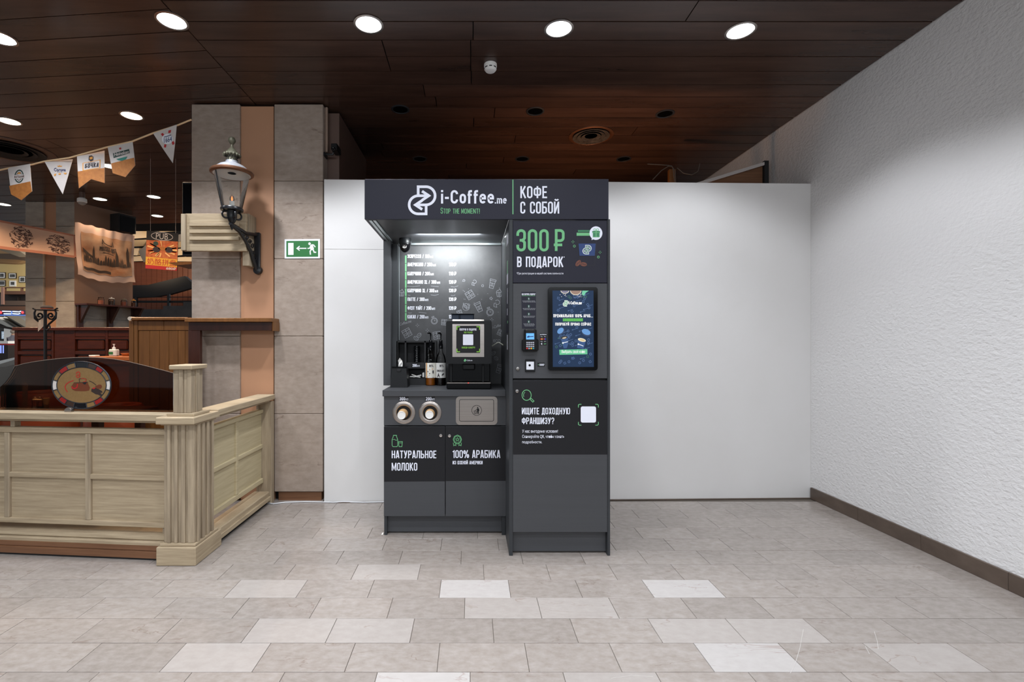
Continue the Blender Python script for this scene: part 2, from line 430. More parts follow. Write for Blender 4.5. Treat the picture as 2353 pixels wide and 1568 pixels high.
# ------------------------------------------------------------------ condensed sign lettering drawn as strokes
def arc(cx, cy, rx, ry, a0, a1, n=8):
    return [(cx + rx * math.cos(math.radians(a0 + (a1 - a0) * i / n)), cy + ry * math.sin(math.radians(a0 + (a1 - a0) * i / n))) for i in range(n + 1)]
def glyph(c, t):
    """height 1, half stroke t -> (advance, [(points, closed)])"""
    W = .40
    if c in 'ШЩЖЮМФ': W = .54
    if c in '1': W = .24
    if c in 'ДЙЛ': W = .42
    L, R, B, T = t, W - t, t, 1 - t
    r = (R - L) / 2; cx = W / 2
    O = [(arc(cx, T - r, r, r, 0, 180) + arc(cx, B + r, r, r, 180, 360), True)]
    def V(x, a=0., b=1.): return ([(x, a), (x, b)], False)
    def H(y, a=0., b=None): return ([(a, y), (W if b is None else b, y)], False)
    rb = min(r, .135)
    bowl_t = ([(L, T), (R - rb, T)] + arc(R - rb, T - rb, rb, rb, 90, 0, 5)[1:] + arc(R - rb, .47 + rb, rb, rb, 0, -90, 5) + [(L, .47)], False)
    bowl_b = ([(L, .53), (R - rb, .53)] + arc(R - rb, .53 - rb, rb, rb, 90, 0, 5)[1:] + arc(R - rb, B + rb, rb, rb, 0, -90, 5) + [(L, B)], False)
    if c in 'ОO0': return W, O
    if c in 'СC': return W, [([(R, .67)] + arc(cx, T - r, r, r, 0, 180) + arc(cx, B + r, r, r, 180, 360) + [(R, .33)], False)]
    if c == 'Э': return W, [([(L, .67)] + arc(cx, T - r, r, r, 180, 0) + arc(cx, B + r, r, r, 360, 180) + [(L, .33)], False), H(.5, cx - .03, R)]
    if c in 'З3':
        return W, [([(L, .7)] + arc(cx, T - r, r, r, 180, 0) + [(R, .6), (R - .05, .53), (cx + .02, .5)], False), ([(cx - .06, .5), (cx + .05, .5)], False),
                   ([(cx + .02, .5), (R - .05, .47), (R, .4)] + arc(cx, B + r, r, r, 0, -180) + [(L, .3)], False)]
    if c == '2': return W, [([(L, .7)] + arc(cx, T - r, r, r, 180, 0) + [(R, .62), (R - .03, .5), (L, .16), (L, B), (W, B)], False)]
    if c == '1': return W, [V(W - t), ([(W - t, T - .06), (W - t - .07, .82), (0, .82)], False)]
    if c == '9': return W, [(arc(cx, T - r, r, r, 0, 180) + arc(cx, .45 + r, r, r, 180, 360), True), ([(R, .7)] + arc(cx, B + r, r, r, 0, -180) + [(L, .28)], False)]
    if c == '6': return W, [(arc(cx, .55 - r, r, r, 0, 180) + arc(cx, B + r, r, r, 180, 360), True), ([(L, .3)] + arc(cx, T - r, r, r, 180, 0) + [(R, .72)], False)]
    if c == '8': return W, [(arc(cx, T - r, r, r, 0, 180) + arc(cx, .5 + r, r, r, 180, 360), True), (arc(cx, .5 - r, r, r, 0, 180) + arc(cx, B + r, r, r, 180, 360), True)]
    if c in 'РP': return W, [V(L), bowl_t]
    if c in '₽': return W + .04, [V(L + .04), ([(x + .04, y) for x, y in bowl_t[0]], False), H(.28, 0, W * .85)]
    if c in 'ВB': return W, [V(L), bowl_t, bowl_b]
    if c == 'Б': return W, [V(L), H(T), bowl_b]
    if c == 'Ь': return W, [V(L), bowl_b]
    if c in 'ЕE': return W - .06, [V(L), H(T, 0, W - .06), H(B, 0, W - .06), H(.5, 0, W - .09)]
    if c in 'НH': return W, [V(L), V(R), H(.5)]
    if c == 'П': return W, [V(L), V(R), H(T)]
    if c in 'ТT': return W - .04, [V((W - .04) / 2), H(T, 0, W - .04)]
    if c in 'ИЙ':
        g = [V(L), V(R), ([(L, .04), (R, .96)], False)]
        if c == 'Й': g.append((arc(cx, 1.25, .135, .13, 200, 340, 8), False))
        return W, g
    if c == 'N': return W, [V(L), V(R), ([(L, .96), (R, .04)], False)]
    if c in 'КK': return W, [V(L), ([(R + .01, 1), (L + .03, .42)], False), ([(L + .1, .56), (R + .03, 0)], False)]
    if c in 'АA': return W, [([(t * .8, 0), (cx - .02, 1)], False), ([(W - t * .8, 0), (cx + .02, 1)], False), H(.24, .08, W - .08), H(1 - t * .6, cx - .06, cx + .06)]
    if c in 'МM': return W, [V(L), V(R), ([(L, .97), (cx, .2), (R, .97)], False)]
    if c == 'Л': return W, [([(0, B), (L - .01, B + .02), (L + .03, .3), (L + .06, T), (R, T), (R, 0)], False)]
    if c == 'Д': return W, [([(L + .02, B), (L + .06, .35), (L + .08, T), (R - .04, T), (R - .04, B)], False), H(B), V(L * .8, -.11, B), V(W - L * .8, -.11, B)]
    if c == 'У': return W, [([(L * .9, 1), (cx + .01, .3)], False), ([(W - L * .9, 1), (cx - .01, .16), (cx - .06, B), (L, B)], False)]
    if c in 'ХX': return W, [([(t, 0), (W - t, 1)], False), ([(W - t, 0), (t, 1)], False)]
    if c == 'Ш': return W, [V(L), V(cx), V(R), H(B)]
    if c == 'Щ': return W + .05, [V(L), V(cx), V(R), H(B, 0, W + .05), V(W + .05 - t * .8, -.11, B)]
    if c == 'Ж': return W, [V(cx), ([(t, 1), (cx - .02, .5), (t, 0)], False), ([(W - t, 1), (cx + .02, .5), (W - t, 0)], False)]
    if c == 'Ю':
        x0 = .17; r2 = (R - x0) / 2; c2 = (R + x0) / 2
        return W, [V(L), H(.5, L, x0), (arc(c2, T - r2, r2, r2, 0, 180) + arc(c2, B + r2, r2, r2, 180, 360), True)]
    if c == 'Ф':
        return W, [V(cx), ([(cx - .06, .8)] + arc(L + .11, .69, .11, .11, 90, 180, 4) + arc(L + .11, .37, .11, .11, 180, 270, 4) + [(cx + .06, .26)] + arc(R - .11, .37, .11, .11, 270, 360, 4) + arc(R - .11, .69, .11, .11, 0, 90, 4), True)]
    if c == '4': return W, [V(R - .06), ([(W, .25), (L, .25), (R - .06, .98)], False)]
    if c == 'Ц': return W + .05, [V(L), V(R), H(B, 0, W + .05), V(W + .05 - t * .8, -.11, B)]
    if c == 'Г': return W - .06, [V(L), H(T, 0, W - .06)]
    if c == 'R': return W, [V(L), bowl_t, ([(cx, .5), (R, 0)], False)]
    if c == 'U': return W, [([(L, 1)] + arc(cx, B + r, r, r, 180, 360) + [(R, 1)], False)]
    if c == 'G': return W, [([(R, .67)] + arc(cx, T - r, r, r, 0, 180) + arc(cx, B + r, r, r, 180, 360) + [(R, .46), (cx, .46)], False)]
    if c == 'Z': return W, [([(0, T), (R, T), (L, B), (W, B)], False)]
    if c == 'Y': return W, [([(L * .9, 1), (cx, .45), (W - L * .9, 1)], False), V(cx, 0, .47)]
    if c == 'I': return 2 * t, [V(t)]
    if c == 'Ч': return W, [V(R), ([(L, 1), (L, .6)] + arc(L + .1, .52, .1, .1, 180, 270, 4) + [(R, .42)], False)]
    if c == 'Я': return W, [V(R), ([(W - x, y) for x, y in bowl_t[0]], False), ([(cx, .5), (L, 0)], False)]
    if c == 'Ы': return W + .12, [V(L), ([(x * .85, y) for x, y in bowl_b[0]], False), V(W + .12 - t)]
    if c == 'S':
        return W, [([(R, .7)] + arc(cx, T - r, r, r, 0, 180) + [(L, .62), (R, .4)] + arc(cx, B + r, r, r, 360, 180) + [(L, .3)], False)]
    if c == 'L': return W - .06, [V(L), H(B, 0, W - .06)]
    if c == '/': return W - .04, [([(t, 0), (W - .04 - t, 1)], False)]
    if c == '%': return .62, [(arc(.12, .75, .1 - t * .2, .19, 0, 360, 10)[:-1], True), (arc(.5, .25, .1 - t * .2, .19, 0, 360, 10)[:-1], True), ([(.16, 0), (.46, 1)], False)]
    if c == '?': return W, [([(L, .7)] + arc(cx, T - r, r, r, 180, 0) + [(R, .6), (cx, .42), (cx, .24)], False), V(cx, 0, .13)]
    if c == '!': return 2 * t + .02, [V(t + .01, .25, 1), V(t + .01, 0, .13)]
    if c == '*': return .16, [V(.08, .84, 1), ([(.01, .88), (.15, .96)], False), ([(.01, .96), (.15, .88)], False)]
    if c == '.': return .14, [V(.07, 0, .13)]
    if c == '-': return .26, [H(.45, .02, .24)]
    return .22, []
LAYER = [0]
def strokes(mb, text, x0, x1, y0, y1, mp, wt=.122, gap=.075, small=()):
    """text fitted to the rectangle (x0..x1, baseline y1, cap line y0 : picture y runs down); small = indices set smaller"""
    t = wt / 2; pen = 0.; items = []
    for i, c in enumerate(text):
        k = .68 if i in small else 1.
        wd, g = glyph(c, t / k if i in small else t)
        items.append((pen, k, g)); pen += wd * k + gap
    pen -= gap
    sx = (x1 - x0) / pen; sy = (y1 - y0)
    for (p, k, g) in items:
        for (pts, cl) in g:
            LAYER[0] += 1; lo = Vector((0, -(LAYER[0] % 9) * 1.5e-5, 0))
            mb.ribbon([(x0 + (p + a * k) * sx, -(y1 - b * k * sy)) for a, b in pts], wt * (sx * .5 + sy * .5), lambda a, b: mp(a, -b) + lo, cl)
    return mb
def fnt(mb, text, x0, x1, y0, y1, mp, bold=0., shear=0.):
    """text in Blender's built-in face fitted to a rectangle; every contour is filled on its own"""
    from mathutils.geometry import interpolate_bezier, tessellate_polygon
    cu = bpy.data.curves.new('t', 'FONT'); cu.body = text; cu.size = 1; cu.shear = shear
    o = bpy.data.objects.new('t', cu); COL.objects.link(o)
    dg = bpy.context.evaluated_depsgraph_get(); c = o.evaluated_get(dg).to_curve(dg)
    loops = []
    for sp in c.splines:
        bp = sp.bezier_points; pts = []
        if len(bp):
            for i in range(len(bp)):
                p, q = bp[i], bp[(i + 1) % len(bp)]
                straight = (p.handle_right - p.co).cross(q.co - p.co).length < 1e-5 and (q.handle_left - q.co).cross(q.co - p.co).length < 1e-5
                pts += [v.copy() for v in interpolate_bezier(p.co, p.handle_right, q.handle_left, q.co, 2 if straight else 5)[:-1]]
        else: pts = [Vector(p.co[:3]) for p in sp.points]
        if len(pts) > 2: loops.append(pts)
    o.to_curve_clear() if False else None
    bpy.data.objects.remove(o); bpy.data.curves.remove(cu)
    if not loops: return mb
    A = [sum(l[i - 1].x * l[i].y - l[i].x * l[i - 1].y for i in range(len(l))) / 2 for l in loops]
    sg = 1 if max(A, key=abs) > 0 else -1
    def inside(p, l):
        r = False
        for i in range(len(l)):
            u, v = l[i - 1], l[i]
            if (u.y > p.y) != (v.y > p.y) and p.x < (v.x - u.x) * (p.y - u.y) / (v.y - u.y) + u.x: r = not r
        return r
    outer = [i for i in range(len(loops)) if A[i] * sg > 0]; holes = {i: [] for i in outer}
    for j in range(len(loops)):
        if A[j] * sg < 0:
            own = [i for i in outer if inside(loops[j][0], loops[i])]
            if own: holes[min(own, key=lambda i: abs(A[i]))].append(loops[j])
            else: outer.append(j); holes[j] = []
    av = [v for l in loops for v in l]
    ax = min(v.x for v in av); bx = max(v.x for v in av); ay = min(v.y for v in av); by = max(v.y for v in av)
    sx = (x1 - x0) / (bx - ax); sy = (y1 - y0) / (by - ay)
    for n, i in enumerate(outer):
        lo = Vector((0, -(n % 7) * 2e-5, 0)); g = [loops[i]] + holes[i]; flat_ = [v for l in g for v in l]
        T = lambda v: mp(x0 + (v.x - ax) * sx, y1 - (v.y - ay) * sy)
        mb.add([T(v) + lo for v in flat_], [tuple(t) for t in tessellate_polygon(g)])
        if bold:
            for l in g: mb.ribbon([(x0 + (v.x - ax) * sx, -(y1 - (v.y - ay) * sy)) for v in l], bold * (sx + sy), lambda p, q: mp(p, -q) + lo + Vector((0, -1e-5, 0)), True)
    return mb
def onY(Y): return lambda a, b: P(a, b, Y)
def lettering(text, x0, x1, y0, y1, Y, m, parent, wt=.122, name='lettering', font=False, bold=0., **kw):
    mb = MB()
    if font: fnt(mb, text, x0, x1, y0, y1, onY(Y), bold)
    else: strokes(mb, text, x0, x1, y0, y1, onY(Y), wt, **kw)
    return mb.build(name, m, parent)
def line(mb, pts, wd, Y, closed=False):
    LAYER[0] += 1; Y = Y - (LAYER[0] % 9) * 1.5e-5
    return mb.ribbon([(a, -b) for a, b in pts], wd, lambda a, b: P(a, -b, Y), closed)
def rounded_word(text, x0, x1, y0, y1, Y, m, parent, wt=.165, name='lettering'):
    """upright rounded lower-case word drawn as strokes"""
    t = wt / 2; XH = .73; G = []
    for c in text:
        o = .52; r = (o - 2 * t) / 2
        if c == 'i': g = (2 * t, [([(t, 0), (t, XH)], False), ([(t, .85), (t, 1.0)], False)])
        elif c == '-': g = (.36, [([(.02, .42), (.34, .42)], False)])
        elif c == 'C': W = .60; R_ = (W - 2 * t) / 2; g = (W, [([(W - t, .70)] + arc(W / 2, 1 - t - R_, R_, R_, 10, 180, 9) + arc(W / 2, t + R_, R_, R_, 180, 350, 9) + [(W - t, .30)], False)])
        elif c == 'o': g = (o, [(arc(o / 2, XH - t - r, r, r, 0, 180) + arc(o / 2, t + r, r, r, 180, 360), True)])
        elif c == 'f': g = (.36, [([(.13, 0), (.13, .84)] + arc(.13 + .12, .84, .12, 1 - t - .84, 180, 90, 5) + [(.36, 1 - t)], False), ([(0, XH - t), (.34, XH - t)], False)])
        elif c == 'e': g = (o, [([(t, .385), (o - t, .385)] + arc(o / 2, XH - t - r, r, r, 0, 180) + arc(o / 2, t + r, r, r, 180, 330, 8), False)])
        elif c == 'm': w_ = .80; q = (w_ - 2 * t) / 2; g = (w_, [([(t, 0), (t, XH)], False)] + [([(t + k * q, XH - t - .12)] + arc(t + k * q + q / 2, XH - t - .13, q / 2, .13, 180, 0, 8) + [(t + k * q + q, 0)], False) for k in (0, 1)])
        elif c == '.': g = (2 * t, [([(t, 0), (t, 2 * t)], False)])
        G.append(g)
    tot = sum(g[0] for g in G) + .13 * (len(G) - 1); hh = 1. if any(c in 'iCf' for c in text) else XH
    sx = (x1 - x0) / tot; sy = (y1 - y0) / hh; pen = 0; mb = MB()
    for w_, ss in G:
        for pts, cl in ss: line(mb, [(x0 + (pen + a) * sx, y1 - b * sy) for a, b in pts], wt * (sx + sy) / 2, Y, cl)
        pen += w_ + .13
    return mb.build(name, m, parent)
def ring(mb, cx, cy, rx, ry, wd, Y, a0=0, a1=360, n=20):
    p = arc(cx, cy, rx, ry, a0, a1, n)
    return line(mb, p[:-1] if a1 - a0 == 360 else p, wd, Y, a1 - a0 == 360)
def fillp(mb, pts, Y): return mb.poly([P(a, b, Y) for a, b in pts][::-1])
def rrect(x0, x1, y0, y1, r, n=4):
    return arc(x1 - r, y0 + r, r, r, -90, 0, n) + arc(x1 - r, y1 - r, r, r, 0, 90, n) + arc(x0 + r, y1 - r, r, r, 90, 180, n) + arc(x0 + r, y0 + r, r, r, 180, 270, n)
def flat(name, m, pts, Y, parent, th=.0): 
    mb = MB()
    if th: mb.prism([P(a, b, Y) for a, b in pts], (0, th, 0))
    else: fillp(mb, pts, Y)
    return mb.build(name, m, parent)
def struct(name): 
    o = bpy.data.objects.new(name, None); COL.objects.link(o); o['kind'] = 'structure'; ROOT[o.name] = Matrix.Identity(4); return o
# ================================================================== SETTING
# ---- floor: slab, stone tiles laid in thirds
floor = box('floor', M_GROUT, (-26, -6, -.12), (3.2, 27, -.003)); floor['kind'] = 'structure'; ROOT['floor'] = Matrix.Identity(4)
TW, TD, GP = .35, .1752, .0022
def tile_mesh(nm, w_, d_, m):
    mb = MB(); mb.box((0, 0, -.004), (w_ - GP, d_ - GP, 0), .0008)
    o = mb.build(nm, m); return o
pale = [(3, .02), (3, 1.08), (0, 1.03), (-1, -.3), (-1, -.05)]; light = [(2, .15), (2, .5), (1, -.75), (1, -.4), (0, -1.02), (0, 1.9), (-1, .6), (4, -.4), (1, .9), (3, -1.2), (1, 1.25)]
proto = {}
n_t = 0
rest = MB()
for k in range(-4, 12):
    y0 = 1.809 + TD * k
    xo = (.22 - .1257 * k) % TW
    half = (y0 + TD) * 1300 / K
    for i in range(-14, 9):
        x0 = xo + i * TW - TW
        x1 = x0 + TW
        if x0 > 2.70 or x1 < -1083 * (y0 + TD) / K - .1: continue
        if x1 < -1.6 and y0 > 2.72 + (-1.7 - x1) * .0885: continue      # under the pub
        if y0 > 3.68: continue
        wd = min(x1, 2.705) - x0
        pl = 2 if any(r == k and x0 <= q < x1 for r, q in pale) else 1 if any(r == k and x0 <= q < x1 for r, q in light) else 0
        key = (pl, round(wd, 3))
        if key not in proto:
            o = tile_mesh('tile', wd, TD, (M_TILE, M_TILEM, M_TILEL)[pl]); proto[key] = o
        else:
            o = proto[key].copy(); COL.objects.link(o)
        o.location = (x0 + GP / 2, y0 + GP / 2, random.uniform(-.0003, .0003)); o.parent = floor
        n_t += 1
# the floor goes on behind the camera, under the pub and to the right corner: same stone, laid as one mass
for k in range(-24, 60):
    y0 = 1.809 + TD * k
    xo = (.22 - .1257 * k) % TW
    for i in range(-24, 9):
        x0 = xo + i * TW - TW
        if k < -4:
            if y0 < -1.6 or x0 < -3.5 or x0 > 2.6: continue
        else:
            if k > 40 or x0 < -8: continue
            if not ((x0 + TW < -1.6 and y0 > 2.72 + (-1.7 - x0 - TW) * .0885) or y0 > 3.68) or x0 > -1.2: continue
        rest.box((x0 + GP / 2, y0 + GP / 2, -.004), (min(x0 + TW, 2.705) - GP / 2, y0 + TD - GP / 2, 0))
rest.build('tile_field', M_TILE, floor, kind='stuff')
M_FARF = mat('polished_grey_stone', rgb(128, 122, 116), .14, spec=.5, var=((.6, 3, 1), .7, rgb(104, 98, 94)))
box('far_paving', M_FARF, (-26, 9.1, -.006), (-7, 27, -.001), floor)

mscr = mat('pale_scratch', rgb(190, 185, 181), .6)
for pts in ([(1846, 1447), (1838, 1490), (1826, 1530), (1816, 1548)], [(2009, 1452), (2016, 1475), (2018, 1492)], [(1988, 1485), (1998, 1504)], [(1404, 1560), (1450, 1553), (1500, 1556)]):
    fl_ = []
    for px, py in pts:
        Y_ = CH * K / (py - CY); fl_.append((X(px, Y_), Y_))
    MB().ribbon(fl_, .0015, lambda a, b: Vector((a, b, .0006))).build('scratch', mscr, floor)
# ---- ceiling: black void slab with separate varnished planks
ceiling = box('ceiling', M_JOINT, (-12, -6, CEIL + .02), (3.2, 8.2, CEIL + .12)); ceiling['kind'] = 'structure'; ROOT['ceiling'] = Matrix.Identity(4)
def plank(x0, x1, ya, yb, sl):
    mb = MB(); g = .0035; e = .003
    f = lambda x, y: y - sl * (x + 1.7)
    lo = [(x0 + e, f(x0, ya) + g), (x1 - e, f(x1, ya) + g), (x1 - e, f(x1, yb) - g), (x0 + e, f(x0, yb) - g)]
    cz = CEIL + random.uniform(-.0012, .0012)
    vs = [(a, b, cz) for a, b in lo] + [(a, b, CEIL + .021) for a, b in lo]
    mb.add(vs, [(0, 3, 2, 1), (4, 5, 6, 7), (0, 1, 5, 4), (1, 2, 6, 5), (2, 3, 7, 6), (3, 0, 4, 7)])
    return mb.build('plank', M_PLANK, ceiling)
seams_e = [(-.556, 1.35), (.0, 2.2), (-.9, .9), (-.2, 1.6)]
for k in range(-3, 20):
    y = 2.798 + .172 * k
    if k in (1, 2): cuts = [-1.7, -.556, 2.7]
    elif k in (3,): cuts = [-1.7, 0.0, 2.7]
    else:
        c = random.uniform(-.9, 1.7); cuts = [-1.7, c, 2.7]
    if k in (1, 2): cuts = [-1.7, -.556, -.004, 2.7]
    for a, b in zip(cuts, cuts[1:]): plank(a, b, y, y + .172, 0)
for k in range(-4, 24):
    y = 2.69 + .192 * k
    c = -1.7 - random.uniform(2.2, 4.4)
    for a, b in zip([-8.6, c], [c, -1.7]): plank(a, b, y, y + .192, .0885)
# ---- right wall and its stone skirting
wr = MB().box((2.705, -6, 0), (2.95, 6.4, CEIL + .05)).build('wall_right', M_PLASTER); wr['kind'] = 'structure'
ROOT['wall_right'] = Matrix.Identity(4)
bb = struct('baseboard_right')
y = 3.80
while y > -1.5:
    h = .0917 + random.uniform(-.001, .001)
    box('skirting_stone', M_BASEB, (2.705, y - .4655, 0), (2.690, y, h), bb, .002); y -= .467
# ---- white partition behind the kiosk
yl, yr = 3.716, 3.815
def ypart(x): return yl + (yr - yl) * (x + 1.142) / (2.71 + 1.142)
wb = struct('wall_back')
def part_piece(nm, x0, x1, z0, z1, m, pr=0.):
    MB().prism([(x0, ypart(x0) - pr, z0), (x1, ypart(x1) - pr, z0), (x1, ypart(x1) - pr, z1), (x0, ypart(x0) - pr, z1)], (0, .06 + pr, 0)).build(nm, m, wb)
zt = Z(415, 3.74)
part_piece('lower_board', -1.142, -.3, .004, Z(573, 3.72) - .001, M_WHITE)
part_piece('upper_board', -1.142, -.3, Z(573, 3.72) + .001, zt, M_WHITE, .001)
part_piece('wide_board', -.3, 2.704, .004, zt, M_WHITE)
MB().prism([(-1.1, 3.70, .0), (2.70, 3.80, .0), (2.70, 3.80, .006), (-1.1, 3.70, .006)], (0, .05, 0)).build('floor_sealant', M_BASEB, wb)
# ---- dark wall behind the partition, wall at the very back
wp = struct('wall_passage')
box('side_panel', M_DARKW, (-1.35, 3.86, 0), (-1.065, 4.80, CEIL - .03), wp)
box('end_panel', M_DARKW, (-1.4, 4.80, 0), (-1.065, 4.84, CEIL - .03), wp)
box('edge_strip', mat('pale_strip', rgb(150, 128, 112), .6), (X(764, 4.1) - .015, 4.06, 1.9), (X(768, 4.1) + .005, 4.09, CEIL - .06), wp)
we = box('wall_end', M_JOINT, (-1.7, 6.35, 0), (2.95, 6.45, CEIL + .05)); we['kind'] = 'structure'
# ---- clad pillars at the corner of the pub
YP = 3.745
pil = struct('marble_pillar')
def cladding(x0, x1, joints, nm='panel', bv=.004):
    js = sorted(joints)
    for a, b in zip(js, js[1:]): box(nm, M_MARBLE, (x0, YP, a + .001), (x1, YP + .5, b - .001), pil, bv)
jt = [Z(v, YP) for v in (1131, 951.5, 773, 595, 416)] + [CEIL - .012]
cladding(X(630, YP), X(742, YP), jt)
cladding(X(440, YP), X(551, YP), [0.02] + jt[1:])
box('painted_board', M_TAN, (X(552.5, YP + .02), YP + .022, 0), (X(628.5, YP + .02), YP + .4, CEIL - .02), pil)
box('plinth_board', M_OAKR, (X(632, YP) + .02, YP + .02, 0), (X(737, YP), YP + .3, jt[0] - .006), pil)
box('core', M_JOINT, (X(440, YP) + .03, YP + .06, 0), (X(742, YP) - .03, YP + .45, CEIL + .01), pil)
# ---- pub pillar and side wall
fp = struct('far_pillar'); YF = 6.39
fj = [0] + [Z(v, YF) for v in (693, 640, 575, 520)] + [CEIL]
for (a, b) in ((58, 99), (128, 171)):
    for z0, z1 in zip(fj, fj[1:]): box('panel', M_MARBLE2, (X(a, YF), YF, z0 + .002), (X(b, YF), YF + .5, z1 - .002), fp, .004)
box('painted_board', M_TAN, (X(99.5, YF + .03), YF + .035, 0), (X(128, YF + .03), YF + .4, CEIL), fp)
ws = struct('wall_pub')
A0 = Vector((X(171.5, YF), YF, 0)); A1 = Vector((X(305, 7.12), 7.12, 0))
dv = (A1 - A0).normalized(); nv = Vector((dv.y, -dv.x, 0))
def onwall(s, off=0., z=0.): return A0 + dv * (s * (A1 - A0).length) + nv * off + Vector((0, 0, z))
def wallpiece(nm, m, s0, s1, z0, z1, th0, th1, parent):
    return MB().prism([onwall(s0, th1, z0), onwall(s1, th1, z0), onwall(s1, th1, z1), onwall(s0, th1, z1)], -nv * (th1 - th0)).build(nm, m, parent)
wallpiece('plaster_face', M_TANW, 0, 1, 1.75, CEIL, -.3, 0, ws)
wz = [0, 1.25, 1.56, 1.75]
for a, b in zip(wz, wz[1:]): wallpiece('panel', M_MARBLE2, 0, 1, a, b - .003, -.3, 0, ws)
# ================================================================== COFFEE KIOSK
YT, YL, YB = 2.79, 3.076, 3.50       # tower front, cabinet front, menu back
# ---- tower cabinet
tw = thing('tower_cabinet', 'tall graphite self-service tower cabinet on the right of the coffee kiosk', 'cabinet', (.515, 3.1, 0))
tx0, tx1 = X(1170, YT), X(1402, YT)
ix0, ix1 = X(1178.5, YT), X(1395.5, YT)
ztop = Z(504, YT)
box('side_panel', M_GREYD, (tx0, YT, 0), (ix0 - .001, YB + .1, ztop), tw, .001)
box('side_panel', M_GREYD, (ix1 + .001, YT, 0), (tx1, YB + .1, ztop), tw, .001)
box('plinth', M_GREY, (ix0, YT + .035, .012), (ix1, YT + .055, Z(1224, YT)), tw)
box('carcass', M_BLKM, (ix0, YT + .03, Z(1222, YT)), (ix1, YB + .08, ztop - .003), tw)
hp = box('graphic_panel', M_NAVY, (ix0, YT + .004, Z(650, YT)), (ix1, YT + .028, ztop - .004), tw, .001)
pp = box('control_panel', M_GREY, (ix0, YT + .002, Z(870, YT)), (ix1, YT + .028, Z(651.5, YT)), tw, .001)
ld = box('door', M_GREY, (ix0, YT, Z(1223.5, YT)), (ix1, YT + .02, Z(875, YT)), tw, .001)
# lower door print
e = YT - .0012
flat('print_film', M_BLACKF, [(1179, 875.5), (1395.2, 875), (1395.2, 1045), (1179, 1045)], YT - .0006, ld)
lettering('ИЩИТЕ ДОХОДНУЮ', 1199, 1310, 937.5, 952.5, e, M_WPRINT, ld)
lettering('ФРАНШИЗУ?', 1199, 1273.5, 960, 975, e, M_WPRINT, ld)
lettering('У нас выгодные условия!', 1200, 1282, 987.5, 997, e, M_WPRINT, ld, font=True)
lettering('Сканируйте QR, чтобы узнать', 1200, 1296.5, 999.5, 1009, e, M_WPRINT, ld, font=True)
lettering('подробности.', 1200, 1245.5, 1013, 1021, e, M_WPRINT, ld, font=True)
mb = MB(); ring(mb, 1210, 908.5, 10.6, 12, 1.5, e); ring(mb, 1210, 908.5, 7, 8, 1.1, e, 150, 240, 8)
line(mb, rrect(-3, 3, -1, 9, 1.6) and [(1217.5, 917.5), (1220.2, 915.5), (1227, 922), (1224.2, 924.6)], 1.4, e, True)
mb.build('magnifier_icon', M_GPRINT, ld)
flat('white_label', M_WPRINT, rrect(1334.5, 1369.5, 934.5, 971.5, 4), e, ld)
for (cx, cy, a) in ((1333, 934, 180), (1371, 934, 270), (1371, 973, 0), (1333, 973, 90)):
    mb = MB(); sx = -1 if cx < 1350 else 1; sy = -1 if cy < 950 else 1
    line(mb, [(cx + sx * 4 - sx * 7, cy + sy * 4.5), (cx + sx * 2, cy + sy * 4.5), (cx + sx * 4, cy + sy * 2.5), (cx + sx * 4, cy - sy * 3)], 1.5, e)
    mb.build('corner_mark', M_GPRINT, ld)
def lock(px, py, Y, parent):
    mb = MB(); c = P(px, py, Y)
    mb.lathe([(.0115, 0), (.0115, -.006), (.0095, -.009), (.0001, -.010)], c, 'Y', 20)
    o = mb.build('lock', M_CHROME, parent)
    return o
lock(1188, 899, YT, ld)
# promo panel print
e = YT + .0028
lettering('300', 1186.5, 1261, 527, 578, e, M_GPRINT, hp, .115)
lettering('₽', 1272.5, 1297.5, 527, 577, e, M_GPRINT, hp, .115)
lettering('В ПОДАРОК', 1188, 1294, 590, 614, e, M_WPRINT, hp, .13)
mb = MB(); mb.poly([P(a, b, e) for a, b in arc(1296.3, 591, 1.2, 1.3, 0, 360, 8)[:-1]]); mb.build('asterisk', M_WPRINT, hp)
lettering('*При регистрации в нашей системе лояльности', 1187, 1294.5, 625.8, 632.2, e, M_WPRINT, hp, font=True)
e1, e2, e3 = e - .0003, e - .0006, e - .0009
mb = MB(); line(mb, [(1327, 543), (1333, 610), (1366, 610), (1371, 545)], 1.5, e, False); mb.build('cup_outline', mat('cup_line', rgb(30, 31, 38), .5), hp)
flat('cup_lid_top', M_GDK, [(1328, 529), (1360, 529), (1360, 533.2), (1328, 533.2)], e, hp)
flat('cup_lid', M_GPRINT, [(1325, 535), (1362, 535), (1362, 542), (1325, 542)], e, hp)
flat('cup_sleeve', M_BLUEP, [(1328.7, 560), (1368.8, 560), (1366.6, 588), (1331.5, 588)], e, hp)
def logo(cx, cy, w_, h_, Y, m, parent, wd, name='logo'):
    """two interlocked arrow loops"""
    mb = MB(); sx, sy = w_ / 64., h_ / 67.
    def q(pts): return [(cx + a * sx, cy + b * sy) for a, b in pts]
    line(mb, q([(-9.1, -13), (-9.1, -31.2), (9, -31.2)] + arc(9, -10.35, 20.85, 20.85, -90, 90, 16) + [(-13, 10.5)]), wd, Y)
    line(mb, q([(.2, .2), (-15.4, 10.6), (.2, 21)]), wd, Y)
    line(mb, q([(9.1, 13), (9.1, 31.2), (-9, 31.2)] + arc(-9, 10.35, 20.85, 20.85, 90, 270, 16) + [(13, -10.5)]), wd, Y)
    line(mb, q([(-.2, -21), (15.4, -10.6), (-.2, -.2)]), wd, Y)
    return mb.build(name, m, parent)
logo(1349, 574, 19, 20, e1, M_WPRINT, hp, 3.2)
logo(1349, 574, 18, 19, e2, M_GDK, hp, 1.5, 'logo_core')
